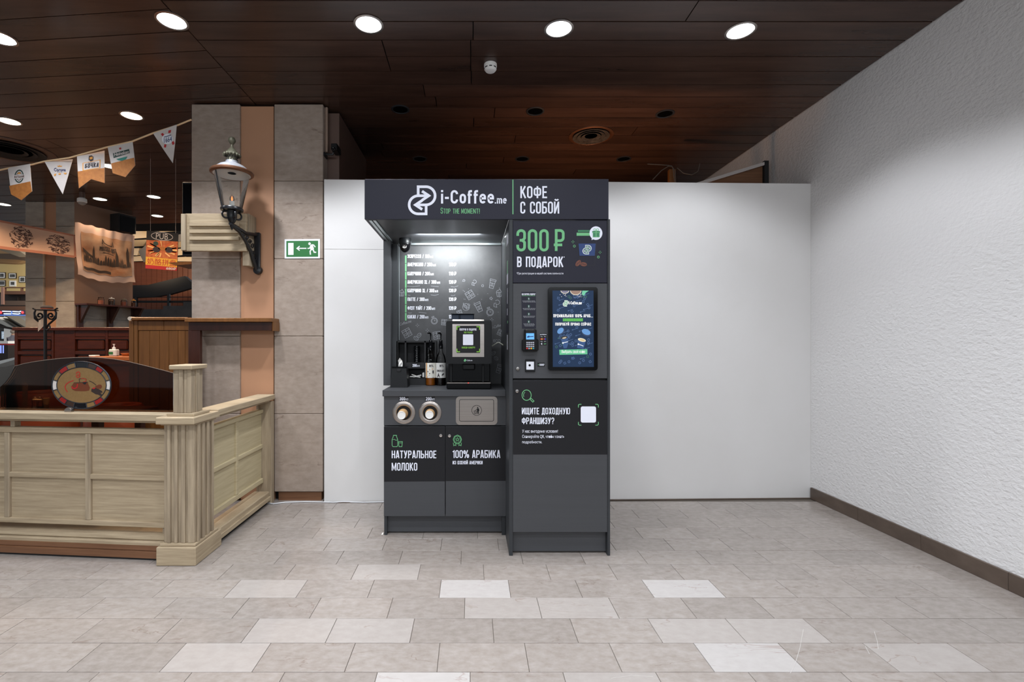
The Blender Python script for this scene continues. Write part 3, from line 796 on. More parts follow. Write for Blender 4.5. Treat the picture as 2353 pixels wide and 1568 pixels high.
mb = MB(); mb.poly([P(a, b, e1) for a, b in arc(1369.4, 536, 14.8, 15.6, 360, 0, 28)[:-1]]); mb.poly([P(a, b, e1 - .0001) for a, b in [(1360, 546), (1359.3, 552), (1366, 549)]])
mb.build('speech_bubble', M_WPRINT, hp)
mb = MB()
for (a, b, c, d) in ((1361, 1378.6, 531, 535.6), (1362.2, 1377.8, 535.6, 545.4)): fillp(mb, [(a, c), (b, c), (b, d), (a, d)], e2)
mb.build('gift_box', M_GDK, hp)
mb = MB(); fillp(mb, [(1368.7, 530), (1370.9, 530), (1370.9, 545.4), (1368.7, 545.4)], e3)
line(mb, [(1361.5, 534.7), (1378.3, 534.7)], 1.2, e3); ring(mb, 1366.6, 528.3, 2.6, 2.5, 1.1, e3, n=10); ring(mb, 1373, 528.3, 2.6, 2.5, 1.1, e3, n=10)
line(mb, [(1362.6, 545), (1377.4, 545)], 1.1, e3)
mb.build('gift_ribbon', M_GPRINT, hp)
def bean(cx, cy, rx, ry, ang):
    ca, sa = math.cos(math.radians(ang)), math.sin(math.radians(ang))
    f = lambda pts: [(cx + a * ca - b * sa, cy + a * sa + b * ca) for a, b in pts]
    mb = MB(); mb.poly([P(a, b, e2) for a, b in f(arc(0, 0, rx, ry, 360, 0, 16)[:-1])]); o = mb.build('coffee_bean_print', M_BEAN, hp)
    mb = MB(); line(mb, f([(-rx * .8, .6), (-rx * .2, -1), (rx * .3, 1), (rx * .8, 0)]), 1.4, e3); mb.build('coffee_bean_crease', M_BEAND, hp)
bean(1328.6, 605, 8.4, 4.8, -52); bean(1341, 607.6, 7.8, 4.8, 8)
def sparkle(mb, x, y, Y, s=3.4, wd=1.):
    for dx, dy in ((1, 0), (-1, 0), (0, 1), (0, -1)): line(mb, [(x + dx * s * .4, y + dy * s * .4), (x + dx * s, y + dy * s)], wd, Y)
mb = MB(); sparkle(mb, 1316.4, 556, e); sparkle(mb, 1379, 580, e); ring(mb, 1319.8, 565.8, 2.4, 2.4, 1.1, e, n=10); ring(mb, 1375, 591, 2.4, 2.4, 1.1, e, n=10)
mb.build('sparkles', M_GPRINT, hp)
rnd0 = random.Random(3)
# control panel details
lock(1189.5, 847.5, YT + .002, pp)
st = thing('instruction_sticker', 'narrow dark sticker with four numbered steps above the card terminal', 'sticker', P(1215, 755, YT + .002))
e = YT + .0006
flat('film', M_NAVY, [(1197.6, 671), (1231.4, 671), (1231.8, 755.5), (1199.4, 755.5)], e + .0008, st, .0005)
lettering('КАК ПОЛУЧИТЬ ПОДАРОК?', 1199, 1230.5, 674.5, 678.5, e, M_WPRINT, st, .13)
mb = MB(); line(mb, [(1199.5, 680), (1230, 680)], .7, e); mb.build('underline', M_GPRINT, st)
for i, yy in enumerate((687, 704.3, 722, 739.5)):
    mb = MB(); ring(mb, 1215, yy, 2.9, 2.9, .5, e, n=12); mb.build('number_ring', M_GDK, st)
    lettering(str(i + 1), 1214, 1216, yy - 1.8, yy + 1.8, e, M_WPRINT, st, .2)
    mb = MB()
    for j in range(3 if i == 3 else 2):
        x = 1200.5 + j * 1.4 + i * .8
        while x < 1229.5 - j * 1.2 - i * .8:
            l_ = rnd0.uniform(1.5, 4); fillp(mb, [(x, yy + 4.4 + j * 2.5), (x + l_, yy + 4.4 + j * 2.5), (x + l_, yy + 5.5 + j * 2.5), (x, yy + 5.5 + j * 2.5)], e); x += l_ + .8
    mb.build('small_print', M_DOOD, st)
# card terminal
ct = thing('card_terminal', 'black card payment terminal with lit blue screen and keypad', 'terminal', P(1217, 780, YT))
def pbox(nm, m, x0, x1, y0, y1, ya, yb, parent, bv=0.): return box(nm, m, (X(x0, YT), ya, Z(y1, YT)), (X(x1, YT), yb, Z(y0, YT)), parent, bv)
pbox('cradle', M_BLK, 1198.5, 1236, 779, 807.5, YT - .035, YT + .002, ct, .008)
bd = pbox('body', M_BLK, 1203.5, 1231, 756.5, 806, YT - .043, YT - .001, ct, .007)
e = YT - .0436
flat('display', emat('terminal_screen', rgb(96, 170, 240), 1.3), [(1209, 766.2), (1227.3, 766.2), (1227.6, 780.4), (1209, 780.4)], e, ct)
mb = MB(); fillp(mb, [(1211, 774), (1215, 771.5), (1217, 773), (1226, 772.5), (1226, 774.5), (1217, 775), (1214, 776.5), (1211, 776)], e - .0005); mb.build('display_symbol', M_BLUEP, ct)
km = {(3, 0): mat('red_key', rgb(206, 40, 36), .5), (3, 2): mat('yellow_key', rgb(226, 166, 40), .5), (3, 3): mat('teal_key', rgb(60, 156, 170), .5)}
kk = mat('grey_key', rgb(170, 172, 182), .5)
for r in range(4):
    for c in range(4):
        kx = 1209.4 + c * 4.75; ky = 786.2 + r * 4.5
        mb = MB(); mb.box((X(kx, e), e - .0025, Z(ky + 3, e)), (X(kx + 3.6, e), e + .002, Z(ky, e)), .0008)
        mb.build('key', km.get((r, c), kk), ct)
# payment mark sticker
ps = thing('payment_mark_sticker', 'small black sticker of accepted payment marks right of the card terminal', 'sticker', P(1248, 780, YT + .002))
e = YT + .0006
flat('film', M_BLACKF, [(1240.5, 766), (1256.3, 766), (1256.3, 794), (1240.5, 794)], e + .0008, ps, .0005)
lettering('МЫ ПРИНИМАЕМ', 1241, 1255.6, 768, 770.3, e, M_WPRINT, ps, .14)
mb = MB()
for (cx, cy) in ((1243.3, 779.5),): mb.poly([P(a, b, e) for a, b in arc(cx, cy, 2, 2, 360, 0, 12)[:-1]])
mb.poly([P(a, b, e) for a, b in arc(1250.6, 779.5, 1.9, 2, 360, 0, 12)[:-1]])
mb.build('red_disc', M_REDP, ps)
mb = MB(); mb.poly([P(a, b, e - .0003) for a, b in arc(1245.4, 779.5, 2, 2, 360, 0, 12)[:-1]]); mb.build('orange_disc', M_ORNP, ps)
mb = MB(); mb.poly([P(a, b, e - .0003) for a, b in arc(1253, 779.5, 1.9, 2, 360, 0, 12)[:-1]]); mb.build('blue_disc', mat('blue_disc', rgb(40, 80, 190), .5), ps)
lettering('Pay', 1242.5, 1247, 772.8, 775.3, e, M_WPRINT, ps, font=True); lettering('Pay', 1250, 1254.8, 772.8, 775.3, e, M_WPRINT, ps, font=True)
lettering('VISA', 1241.8, 1247, 784.2, 786.2, e, M_WPRINT, ps, font=True); lettering('МИР', 1250, 1254.6, 784.2, 786.2, e, M_WPRINT, ps, font=True)
mb = MB(); fillp(mb, [(1242.2, 790.5), (1245.8, 788.2), (1245.8, 793)], e); mb.build('white_mark', M_WPRINT, ps)
mb = MB(); line(mb, [(1249.6, 790.8), (1255, 790.4)], 1.5, e); mb.build('green_mark', M_GPRINT, ps)
# barcode scanner window
sc_ = thing('code_scanner', 'square code scanner window in black frame below the card terminal', 'scanner', P(1218, 840, YT))
pbox('frame', M_BLK, 1206.5, 1229.6, 826.5, 855, YT - .006, YT + .002, sc_, .002)
flat('window', mat('scanner_window', rgb(206, 208, 214), .3, emis=(.8, .85, 1, 1), es=.15), [(1209.4, 831.5), (1227, 831.5), (1227, 849.8), (1209.4, 849.8)], YT - .0064, sc_)
mb = MB(); mb.lathe([(.0065, 0), (.0065, -.002), (.0001, -.0022)], P(1217, 839.7, YT - .0064), 'Y', 14); mb.build('lens', M_BLKG, sc_)
ss = thing('scanner_sticker', 'small black sticker with one word beside the code scanner', 'sticker', P(1243, 839, YT + .002))
e = YT + .0006
flat('film', M_BLACKF, [(1234.8, 833.8), (1251.6, 833.8), (1251.6, 843.4), (1234.8, 843.4)], e + .0008, ss, .0005)
lettering('СКАНЕР', 1239.6, 1250.8, 836.4, 840.8, e, M_WPRINT, ss, .14)
mb = MB(); line(mb, [(1236, 838.6), (1238.6, 838.6)], .9, e); mb.build('dash_mark', M_GPRINT, ss)
# touch screen
ts = thing('touch_screen', 'portrait touch screen in black frame showing a blue coffee advert', 'screen', P(1316, 755, YT))
MB().prism([P(a, b, YT - .022) for a, b in rrect(1260.2, 1373.5, 660, 851.5, 6)], (0, .025, 0)).build('frame', M_BLKG, ts)
e = YT - .0226
sb = flat('display', None, [(1269.5, 668), (1363.8, 668), (1364.6, 843.6), (1270.3, 843.6)], e, ts)
m = mat('screen_background', (.005, .005, .005, 1), .35, spec=.12, emis=rgb(36, 56, 86), es=1.0)
sb.data.materials.clear(); sb.data.materials.append(m)
def scr(nm, col, fill, d=1, es=1.): fill.build(nm, emat('screen_' + nm, col, es), ts, kind='stuff' if nm in ('doodles', 'green_doodles', 'crumbs') else None)
rnd = random.Random(5)
mb = MB(); mg = MB()
for i in range(120):
    x = rnd.uniform(1277, 1357); y = rnd.uniform(676, 838)
    if 717 < y < 752 or (795 < y < 820 and 1284 < x < 1350): continue
    t_ = rnd.random(); tgt = mg if rnd.random() < .1 else mb
    if t_ < .35: line(tgt, [(x - 5, y + 1.6), (x + 5, y - 1.6)], .9, e - .0003); ring(tgt, x - 5.4, y + 1.8, 1., 1., 1., e - .0003, n=6)
    elif t_ < .65:
        a = rnd.uniform(0, 60); p = [(x + 3 * math.cos(math.radians(a + b)), y + 3 * math.sin(math.radians(a + b))) for b in (0, 90, 180, 270)]
        line(tgt, p, 1.1, e - .0003, True)
    else: ring(tgt, x, y, 2.4, 2.6, 1.2, e - .0003, n=8)
scr('doodles', rgb(62, 92, 138), mb); scr('green_doodles', rgb(40, 92, 80), mg)
mb = MB(); mb.poly([P(a, b, e - .0006) for a, b in [(1286, 668.2)] + arc(1298, 668.2, 10, 7, 180, 0, 10) + []][::-1]); mb.poly([P(a, b, e - .0006) for a, b in arc(1323, 668.2, 13, 10.5, 180, 0, 12)][::-1]); scr('bowls', rgb(226, 218, 196), mb)
mb = MB(); mb.poly([P(a, b, e - .0009) for a, b in arc(1323, 668.2, 11.6, 9, 180, 0, 12)][::-1]); scr('cocoa', rgb(150, 120, 104), mb)
mb = MB(); mb.poly([P(a, b, e - .0009) for a, b in arc(1298, 668.2, 8.6, 5.6, 180, 0, 10)][::-1]); scr('grain', rgb(120, 116, 140), mb)
mb = MB(); fillp(mb, [(1338, 668.2), (1353, 668.4), (1346, 673), (1342, 680), (1337, 677)], e - .0006); scr('mint', rgb(110, 200, 160), mb)
mb = MB()
for i in range(14): mb.poly([P(a, b, e - .0006) for a, b in arc(rnd.choice([rnd.uniform(1285, 1306), rnd.uniform(1322, 1336)]), rnd.uniform(676, 684), 1.1, .7, 360, 0, 6)[:-1]])
scr('crumbs', rgb(214, 208, 214), mb)
mlw = emat('screen_white', (1, 1, 1, 1), 1.0); mlg = emat('screen_green', rgb(92, 190, 74), 1.); 
logo(1300, 697.5, 12, 13, e - .0006, mlw, ts, 2.3); logo(1300, 697.5, 11.5, 12.5, e - .0009, emat('screen_logo_green', rgb(70, 170, 110), 1.), ts, 1.0, 'logo_core')
rounded_word('i-Coffee.me', 1307.5, 1337, 692.5, 700, e - .0006, mlw, ts, .19)
lettering('ПРЕМИАЛЬНАЯ 100% АРАБ...', 1271.5, 1362.5, 722.5, 729.5, e - .0006, mlw, ts, .15)
mb = MB(); x = 1293.5
while x < 1338:
    fillp(mb, [(x, 732), (x + 1.7, 732), (x + 1.7, 738.8), (x, 738.8)], e - .0006); x += 2.1
mb.build('garbled_word', mlg, ts)
lettering('ПОПРОБУЙ ПРЯМО СЕЙЧАС', 1276, 1358.5, 742, 748.5, e - .0006, mlw, ts, .15)
def ell(nm, col, cx, cy, rx, ry, ang, d):
    ca, sa = math.cos(math.radians(ang)), math.sin(math.radians(ang)); mb = MB()
    mb.poly([P(cx + a * ca - b * sa, cy + a * sa + b * ca, e - d) for a, b in arc(0, 0, rx, ry, 360, 0, 18)[:-1]]); scr(nm, col, mb)
ell('lid_shade', rgb(28, 50, 88), 1290, 761.5, 8.6, 6.4, -42, .0006); ell('lid_disc', rgb(96, 150, 210), 1287.8, 760.4, 8.4, 5.8, -42, .0009)
ell('lid_shade', rgb(20, 34, 62), 1347, 766, 10.4, 7, 25, .0006); ell('lid_disc', rgb(92, 146, 206), 1347, 763.2, 10.4, 6.4, 22, .0009)
mb = MB(); fillp(mb, [(1288, 776), (1305, 774), (1305.5, 792), (1302, 800.5), (1295.5, 801), (1292, 790)], e - .0006); fillp(mb, [(1328, 779), (1346, 783), (1341, 802), (1326, 800)], e - .0006); scr('cups', rgb(34, 74, 128), mb)
mb = MB(); line(mb, [(1292.5, 788.6), (1305, 785.6)], 1.4, e - .0009); line(mb, [(1328, 790.6), (1340.5, 795.6)], 1.4, e - .0009); mb.poly([P(a, b, e - .0009) for a, b in arc(1293.5, 788.6, 1.9, 1.9, 360, 0, 8)[:-1]]); mb.poly([P(a, b, e - .0009) for a, b in arc(1329, 791.4, 1.9, 1.9, 360, 0, 8)[:-1]]); scr('cup_marks', (.9, .95, 1, 1), mb)
ell('cup_mouth', rgb(16, 20, 30), 1296.3, 776, 8.4, 3.4, -8, .0009); ell('coffee', rgb(206, 190, 160), 1296.8, 777, 5, 1.7, -14, .0012)
ell('cup_rim', rgb(236, 226, 196), 1337, 781.6, 9.4, 4, 14, .0009); ell('foam', rgb(214, 190, 140), 1338, 781.8, 6.4, 2.4, 14, .0012)
mb = MB(); fillp(mb, [(1285, 804), (1349.6, 802.6), (1349.8, 814.6), (1285.6, 815.8)], e - .0006); scr('button', rgb(94, 190, 140), mb)
lettering('Выбрать свой кофе', 1290.6, 1344.4, 804.6, 813.4, e - .0009, mlw, ts, font=True, bold=.008)

# ---- header sign
hd = thing('header_sign', 'dark navy header box along the top of the coffee kiosk', 'sign', (0.09, 3.1, Z(505, YT)))
hx0, hx1 = X(838, YT), X(1398, YT); hz0, hz1 = Z(504.5, YT), Z(412.5, YT)
box('front_board', M_NAVY, (hx0, YT - .004, hz0), (hx1, YT + .016, hz1), hd, .001)
box('top_board', M_NAVY, (hx0, YT + .016, hz1 - .02), (hx1, YB + .1, hz1), hd)
box('side_board', M_NAVY, (hx0, YT + .016, hz0 + .002), (hx0 + .018, YB + .1, hz1 - .02), hd)
box('side_board', M_NAVY, (hx1 - .018, YT + .016, hz0 + .002), (hx1, YB + .1, hz1 - .02), hd)
box('soffit_board', M_GREY, (hx0 + .018, YT + .016, hz0 + .004), (tx0 - .001, YB + .1, hz0 + .02), hd)
for k in range(2): box('edge_profile', M_ALU, (hx0 + .02 + k * .024, YT + .016, hz0 - .004), (hx0 + .038 + k * .024, 3.40, hz0 + .004), hd, .002)
box('light_profile', M_ALU, (X(917, YB), YB - .03, hz0 - .012), (tx0 - .004, YB - .002, hz0 + .004), hd, .002)
e = YT - .0048
logo(970, 460.5, 64, 67, e, M_WPRINT, hd, 6.0)
rounded_word('i-Coffee', 1013.5, 1135, 437, 468, e, M_WPRINT, hd)
rounded_word('.me', 1137, 1164, 455.5, 468, e, M_WPRINT, hd, .17)
lettering('S', 1012.5, 1018, 477.5, 491, e, M_GPRINT, hd, .1)
lettering('TOP', 1019.5, 1035, 479.6, 491, e, M_GPRINT, hd, .1); lettering('THE', 1040.5, 1055.5, 479.6, 491, e, M_GPRINT, hd, .1); lettering('MOMENT!', 1060, 1102.5, 479.6, 491, e, M_GPRINT, hd, .1)
mb = MB(); line(mb, [(1178.6, 413), (1178.6, 492.5)], 2.2, e); mb.build('divider_line', M_GPRINT, hd)
lettering('КОФЕ', 1195.5, 1257, 428, 455.5, e, M_WPRINT, hd, .125); lettering('С СОБОЙ', 1195.5, 1285, 463.5, 491, e, M_WPRINT, hd, .125)

# ---- base cabinet
bc = thing('base_cabinet', 'graphite base cabinet with two printed doors under the coffee counter', 'cabinet', (-.17, 3.3, 0))
bx0, bx1 = X(882, YL), tx0 - .002
box('side_panel', M_GREYD, (bx0, YL + .012, 0), (bx0 + .018, YB + .1, .898), bc)
box('side_panel', M_GREYD, (bx1 - .022, YL + .012, 0), (bx1, YB + .1, .898), bc)
box('plinth', M_GREY, (bx0 + .018, YL + .04, .012), (bx1 - .022, YL + .058, Z(1188, YL)), bc)
box('carcass', M_BLKM, (bx0 + .018, YL + .036, Z(1186, YL)), (bx1 - .022, YB + .08, .898), bc)
dmid = X(1023.2, YL)
dl = box('door', M_GREY, (bx0, YL, Z(1187, YL)), (dmid - .002, YL + .018, Z(980.5, YL)), bc, .001)
dr = box('door', M_GREY, (dmid + .002, YL, Z(1187, YL)), (X(1165.5, YL), YL + .018, Z(980.5, YL)), bc, .001)
fa = box('dispenser_panel', M_GREY, (bx0, YL, Z(978, YL)), (X(1165.5, YL), YL + .018, .898), bc, .001)
e = YL - .0012
flat('print_film', M_BLACKF, [(882.3, 981.3), (1022.2, 981), (1022.2, 1106.5), (882.3, 1107.5)], YL - .0006, dl)
flat('print_film', M_BLACKF, [(1024.3, 981), (1165, 980.8), (1165, 1105.5), (1024.3, 1106)], YL - .0006, dr)
lettering('НАТУРАЛЬНОЕ', 900, 1002.5, 1036, 1053.5, e, M_WPRINT, dl); lettering('МОЛОКО', 900, 959, 1064, 1082, e, M_WPRINT, dl)
lettering('100% АРАБИКА', 1040, 1149.5, 1035, 1053, e, M_WPRINT, dr); lettering('ИЗ ЮЖНОЙ АМЕРИКИ', 1040, 1109, 1059.5, 1067.5, e, M_WPRINT, dr, .14)
mb = MB(); line(mb, [(904, 1001), (903.4, 1004.6), (901.4, 1009), (901, 1012)] + [(901, 1024), (903, 1027), (912, 1027), (914, 1024), (914, 1012), (913.4, 1009), (911.4, 1004.6), (911, 1001)], 1.2, e)
line(mb, [(903.4, 1001), (911.8, 1001)], 1.6, e); line(mb, [(901.6, 1011), (906, 1010), (910, 1012.4), (914, 1011)], 1., e)
line(mb, [(915.8, 1015.4), (924.6, 1015.4), (923.4, 1027), (917, 1027)], 1.2, e, True); line(mb, [(917, 1018.6), (924, 1018.6)], .9, e)
mb.build('milk_icon', M_GPRINT, dl)
mb = MB(); ring(mb, 1051, 1010.5, 9.6, 10.2, 1.2, e, n=8); ring(mb, 1051, 1010.5, 7.2, 7.8, .9, e, n=18)
star = [(1051 + (4.6 if i % 2 == 0 else 2.) * math.sin(PI * i / 5), 1010.5 - (4.8 if i % 2 == 0 else 2.1) * math.cos(PI * i / 5)) for i in range(10)]
line(mb, star, .9, e, True)
for s_ in (-1, 1): line(mb, [(1051 + s_ * 4, 1019), (1051 + s_ * 3.4, 1024.6), (1051 + s_ * 6.2, 1022.8), (1051 + s_ * 8.2, 1025), (1051 + s_ * 9.6, 1018)], 1.1, e)
mb.build('medal_icon', M_GPRINT, dr)
lock(1013, 1000.8, YL, dl); lock(1033, 1001.5, YL, dr)
# cup dispensers
for nm, cx, word in (('left', 928, '300'), ('right', 988.5, '200')):
    c = P(cx, 948.6, YL)
    rr = .0735 * 26 / 26
    rg = MB().lathe([(.0445, .0), (.0455, -.006), (.052, -.009), (.066, -.008), (.0725, -.004), (.0735, 0)], c, 'Y', 48).build('dispenser_ring', M_STEEL, bc)
    mb = MB(); mb.lathe([(.0445, -.004), (.043, .05), (.0001, .052)], c, 'Y', 32); mb.build('tube_liner', M_BLK, rg)
    mb = MB()
    for k in range(16):
        a = 2 * PI * k / 16; a2 = a + .2
        f = lambda r, t_: (c.x + r * math.cos(t_), YL - .0105, c.z + r * math.sin(t_))
        mb.add([f(.052, a), f(.052, a2), f(.066, a2 - .04), f(.066, a + .04)], [(0, 1, 2, 3)])
    tl = flat('size_label', M_BLACKF, [(cx - 11.5, 911.5), (cx + 11, 911.5), (cx + 11, 921.5), (cx - 11.5, 921.5)], YL - .0006, fa)
    lettering(word, cx - 10, cx + 3, 913, 920.6, e, M_WPRINT, fa, .15); lettering('мл', cx + 4, cx + 10, 915.6, 920.6, e, M_WPRINT, fa, font=True)
# waste flap
MB().prism([P(a, b, YL - .003) for a, b in rrect(1047.5, 1143, 911.5, 977, 9, 5)], (0, .004, 0)).build('waste_flap_plate', M_STEEL, bc)
fl = bc.children
wf = MB().prism([P(a, b, YL - .0065) for a, b in rrect(1056.5, 1133.5, 919.5, 967.5, 3, 3)], (0, .003, 0)).build('waste_flap', M_STEEL, bc)
mb = MB(); line(mb, rrect(1055.6, 1134.4, 918.6, 968.4, 3.4, 3), 1.1, YL - .0034, True); mb.build('flap_gap', M_BLKM, wf)
mb = MB(); ef = YL - .0069; ring(mb, 1095.3, 943.5, 11.2, 11.6, 1., ef, n=28)
mb.poly([P(a, b, ef) for a, b in arc(1097.6, 937.2, 1.5, 1.6, 360, 0, 8)[:-1]])
fillp(mb, [(1096.4, 939), (1100.4, 939), (1101.4, 944.5), (1100, 945), (1100.4, 951.6), (1098.4, 951.6), (1098, 945.8), (1097, 951.6), (1095.4, 951.6), (1096.2, 944)], ef)
line(mb, [(1097, 940), (1092.6, 943.4)], 1.2, ef); line(mb, [(1089.2, 944.6), (1090, 951), (1093.8, 951), (1094.4, 944.6)], .9, ef, True); line(mb, [(1091.6, 945), (1091.8, 951)], .8, ef)
mb.build('bin_symbol', M_BLK, wf)
# ---- worktop
wt = MB().box((bx0 - .006, YL - .016, .898), (tx0 - .001, YB + .1, .938), .002).build('counter_top', M_GREY)
tag(wt, 'graphite laminate worktop between the base cabinet and the coffee machine', 'worktop')
# ---- alcove back and left cheek
ht = thing('menu_alcove', 'dark printed menu back board and left cheek above the coffee counter', 'menu board', (-.15, 3.5, .938))
mb = box('cheek_panel', M_GREY, (X(881, 3.37), 3.37, .94), (X(898, 3.37), YB + .1, hz0 - .001), ht, .001)
box('inner_panel', M_GREYD, (X(898, 3.37) + .001, 3.42, .94), (X(917, YB), YB + .02, hz0 - .014), ht)
mn = box('back_board', M_MENU, (X(917, YB), YB, .94), (tx0 - .002, YB + .018, hz0 - .013), ht)
box('corner_strip', M_ALU, (X(916, YB), YB - .004, Z(782, YB)), (X(918, YB), YB, Z(568, YB)), ht)
e = YB - .0012
rows = (('ЭСПРЕССО / ', '100', 589, '110'), ('АМЕРИКАНО / ', '200', 608, '110'), ('КАПУЧИНО / ', '200', 629, '110'), ('АМЕРИКАНО XL / ', '300', 648.3, '139'),
        ('КАПУЧИНО XL / ', '300', 668, '139'), ('ЛАТТЕ / ', '300', 688, '139'), ('ФЛЭТ УАЙТ / ', '200', 708.3, '139'), ('КАКАО / ', '200', 728.2, '139'))
ends = (987, 993, 988, 1002.5, 998, 975.5, 991, 975.5)
for (a, q, y, pr), ex in zip(rows, ends):
    lettering(a + q, 936.3, ex, y - 4.1, y + 4.1, e, M_WPRINT, mn, .13); lettering('мл', ex + 1.5, ex + 8.5, y - .8, y + 4.1, e, M_WPRINT, mn, font=True, bold=.006)
    lettering(pr, 1031.5, 1042, y - 4.1, y + 4.1, e, M_WPRINT, mn, .15); lettering('₽', 1043.6, 1048.8, y - 4.1, y + 4.1, e, M_WPRINT, mn, .14)
mb = MB()
for y0 in range(8): fillp(mb, [(930.8, 587.4 + y0 * 18.9), (934, 587.4 + y0 * 18.9), (934, 604.8 + y0 * 18.9), (930.8, 604.8 + y0 * 18.9)], e)
mb.build('green_bar', M_GPRINT, mn)
# chalk doodles
mb = MB()
def rot(pts, cx, cy, ang, s=1.):
    ca, sa = math.cos(math.radians(ang)), math.sin(math.radians(ang)); return [(cx + (a * ca - b * sa) * s, cy + (a * sa + b * ca) * s) for a, b in pts]
def d_box(cx, cy, ang, s=1.):
    for p, c in (([(-9, -9), (9, -9), (9, 9), (-9, 9)], True), ([(-9, -5), (9, -5)], False), ([(0, -9), (0, 9)], False)): line(mb, rot(p, cx, cy, ang, s), 1., e, c)
    for q in (-4.5, 4.5): line(mb, rot(arc(q, 2.5, 2.6, 2.8, 0, 360, 8)[:-1], cx, cy, ang, s), .9, e, True)
def d_cup(cx, cy, ang, s=1.):
    for p, c in (([(-7, -8), (7, -8), (5.4, 12), (-5.4, 12)], True), ([(-8, -12), (8, -12), (8, -8), (-8, -8)], True), ([(-6.6, -2), (6.6, -2)], False), ([(-6, 6), (6, 6)], False)): line(mb, rot(p, cx, cy, ang, s), 1., e, c)
    line(mb, rot(arc(0, 2, 2.6, 2.6, 0, 360, 8)[:-1], cx, cy, ang, s), .9, e, True)
def d_bean(cx, cy, ang, s=1.):
    line(mb, rot(arc(0, 0, 6, 4, 0, 360, 12)[:-1], cx, cy, ang, s), .9, e, True); line(mb, rot([(-5, 0), (-1, -1), (1, 1), (5, 0)], cx, cy, ang, s), .8, e)
def d_clock(cx, cy, s=1.):
    ring(mb, cx, cy, 8 * s, 8 * s, 1., e, n=16); ring(mb, cx, cy, 6 * s, 6 * s, .8, e, n=16); line(mb, [(cx, cy - 4 * s), (cx, cy), (cx + 3 * s, cy - 1)], .9, e); line(mb, rot([(-3, -10), (3, -10), (3, -12), (-3, -12)], cx, cy, -20, s), .9, e, True)
def d_loop(cx, cy, s=1.):
    line(mb, rot(arc(0, -3, 5, 5, -160, 110, 10) + [(2, 8), (-5, 8), (-6, 1), (-2, -1)], cx, cy, 15, s), 1., e)
def d_cake(cx, cy, s=1.):
    line(mb, rot([(-7, 0), (7, 0), (5, 11), (-5, 11)], cx, cy, 0, s), 1., e, True)
    for q in (-2.5, 0, 2.5): line(mb, rot([(q, 0), (q * .8, 11)], cx, cy, 0, s), .8, e)
    line(mb, rot([(-7, 0), (-5, -5), (-2, -4), (1, -9), (4, -4), (7, 0)], cx, cy, 0, s), 1., e)
d_box(935, 765.5, -28); d_box(1080, 678, -32, .95); d_box(1004, 771, -10, .9); d_cup(1100, 706, -24, .9); d_cup(1131, 652.5, 14, .85); d_cup(1147, 848, 20, .8)
d_clock(1126, 718); d_clock(998, 738, .9); d_loop(1142, 698, 1.05); d_loop(1090, 650, .8); d_cake(1147, 672, .9); d_cake(923, 672, .8)
d_bean(963, 771, -50); d_bean(956, 778, 40); d_bean(1140, 824, 40, .9); d_bean(1134, 812, -40, .9)
ring(mb, 1071, 706, 8, 8, .9, e, n=14); d_bean(1069, 705, 20, .6); d_bean(1074, 708, -40, .6); d_box(1150, 765, 25, .7); d_box(1021, 741, 5, .7); d_box(1056, 719, -20, .6)
for (x, y) in ((1109, 657), (1066, 645), (1128, 686)): ring(mb, x, y, 2.6, 2.6, .9, e, n=8)
for (x, y) in ((959, 748), (982, 759.5), (1129, 686), (1130, 735), (1157, 668)): sparkle(mb, x, y, e, 4, .9)
for i in range(26):
    rx = rnd.uniform(1062, 1150); ry = rnd.uniform(640, 760); mb.poly([P(a, b, e) for a, b in arc(rx, ry, .7, .7, 360, 0, 6)[:-1]])
for (a, b, c, d) in ((935, 658, 965, 657), (990, 657.5, 1008, 659), (1036, 659, 1053, 657), (937, 678, 943, 679), (990, 678, 1008, 677), (1036, 679, 1046, 678), (938, 719, 946, 719), (962, 718, 980, 720)): line(mb, [(a, b), ((a + c) / 2, b + 1), (c, d)], .9, e)
mb.build('chalk_doodles', M_DOOD, mn, kind='stuff')
mb = MB()
def slant(text, x0, x1, yb, h, sl):
    fnt(mb, text, x0, x1, yb - h, yb, lambda a, b: P(a, b - (a - x0) * sl, YB - .0012))
slant('Coffee.me', 918.5, 945, 749, 6.5, .30); slant('i-Coffee', 1132, 1151, 756, 6.5, .30); slant('ECO', 1064, 1080, 702, 5.5, -.12); slant('ECO', 1134, 1150, 787, 6.5, 0)
mb.build('chalk_words', M_DOOD, mn, kind='stuff')
# printed strip on the inner side of the tower
sm = thing('side_graphic', 'narrow printed film on the tower side facing the alcove', 'sticker', (tx0, 2.93, 1.6))
xs = tx0 - .0006
def side(nm, m, ya, yb, z0, z1, d=0.): MB().box((xs - d - .0004, ya, z0), (xs - d, yb, z1)).build(nm, m, sm)
side('film', M_NAVY, 2.815, 3.03, Z(765, 2.9), Z(515, 2.9))
side('green_mark', M_GPRINT, 2.88, 2.94, 1.66, 1.74, .0004); side('white_mark', M_WPRINT, 2.87, 2.96, 1.60, 1.66, .0004)
for (z0, z1) in ((1.48, 1.575), (1.41, 1.45), (1.20, 1.29)): side('white_mark', M_WPRINT, 2.90, 2.93, z0, z1, .0004)
side('green_mark', M_GPRINT, 2.88, 2.92, 1.36, 1.375, .0004); side('white_mark', M_WPRINT, 2.86, 2.98, 1.84, 1.90, .0004)
# ================================================================== THINGS ON THE COUNTER
CT = .938
def base(px, py): 
    Y = (CH - CT) * K / (py - CY); return Vector((X(px, Y), Y, CT))
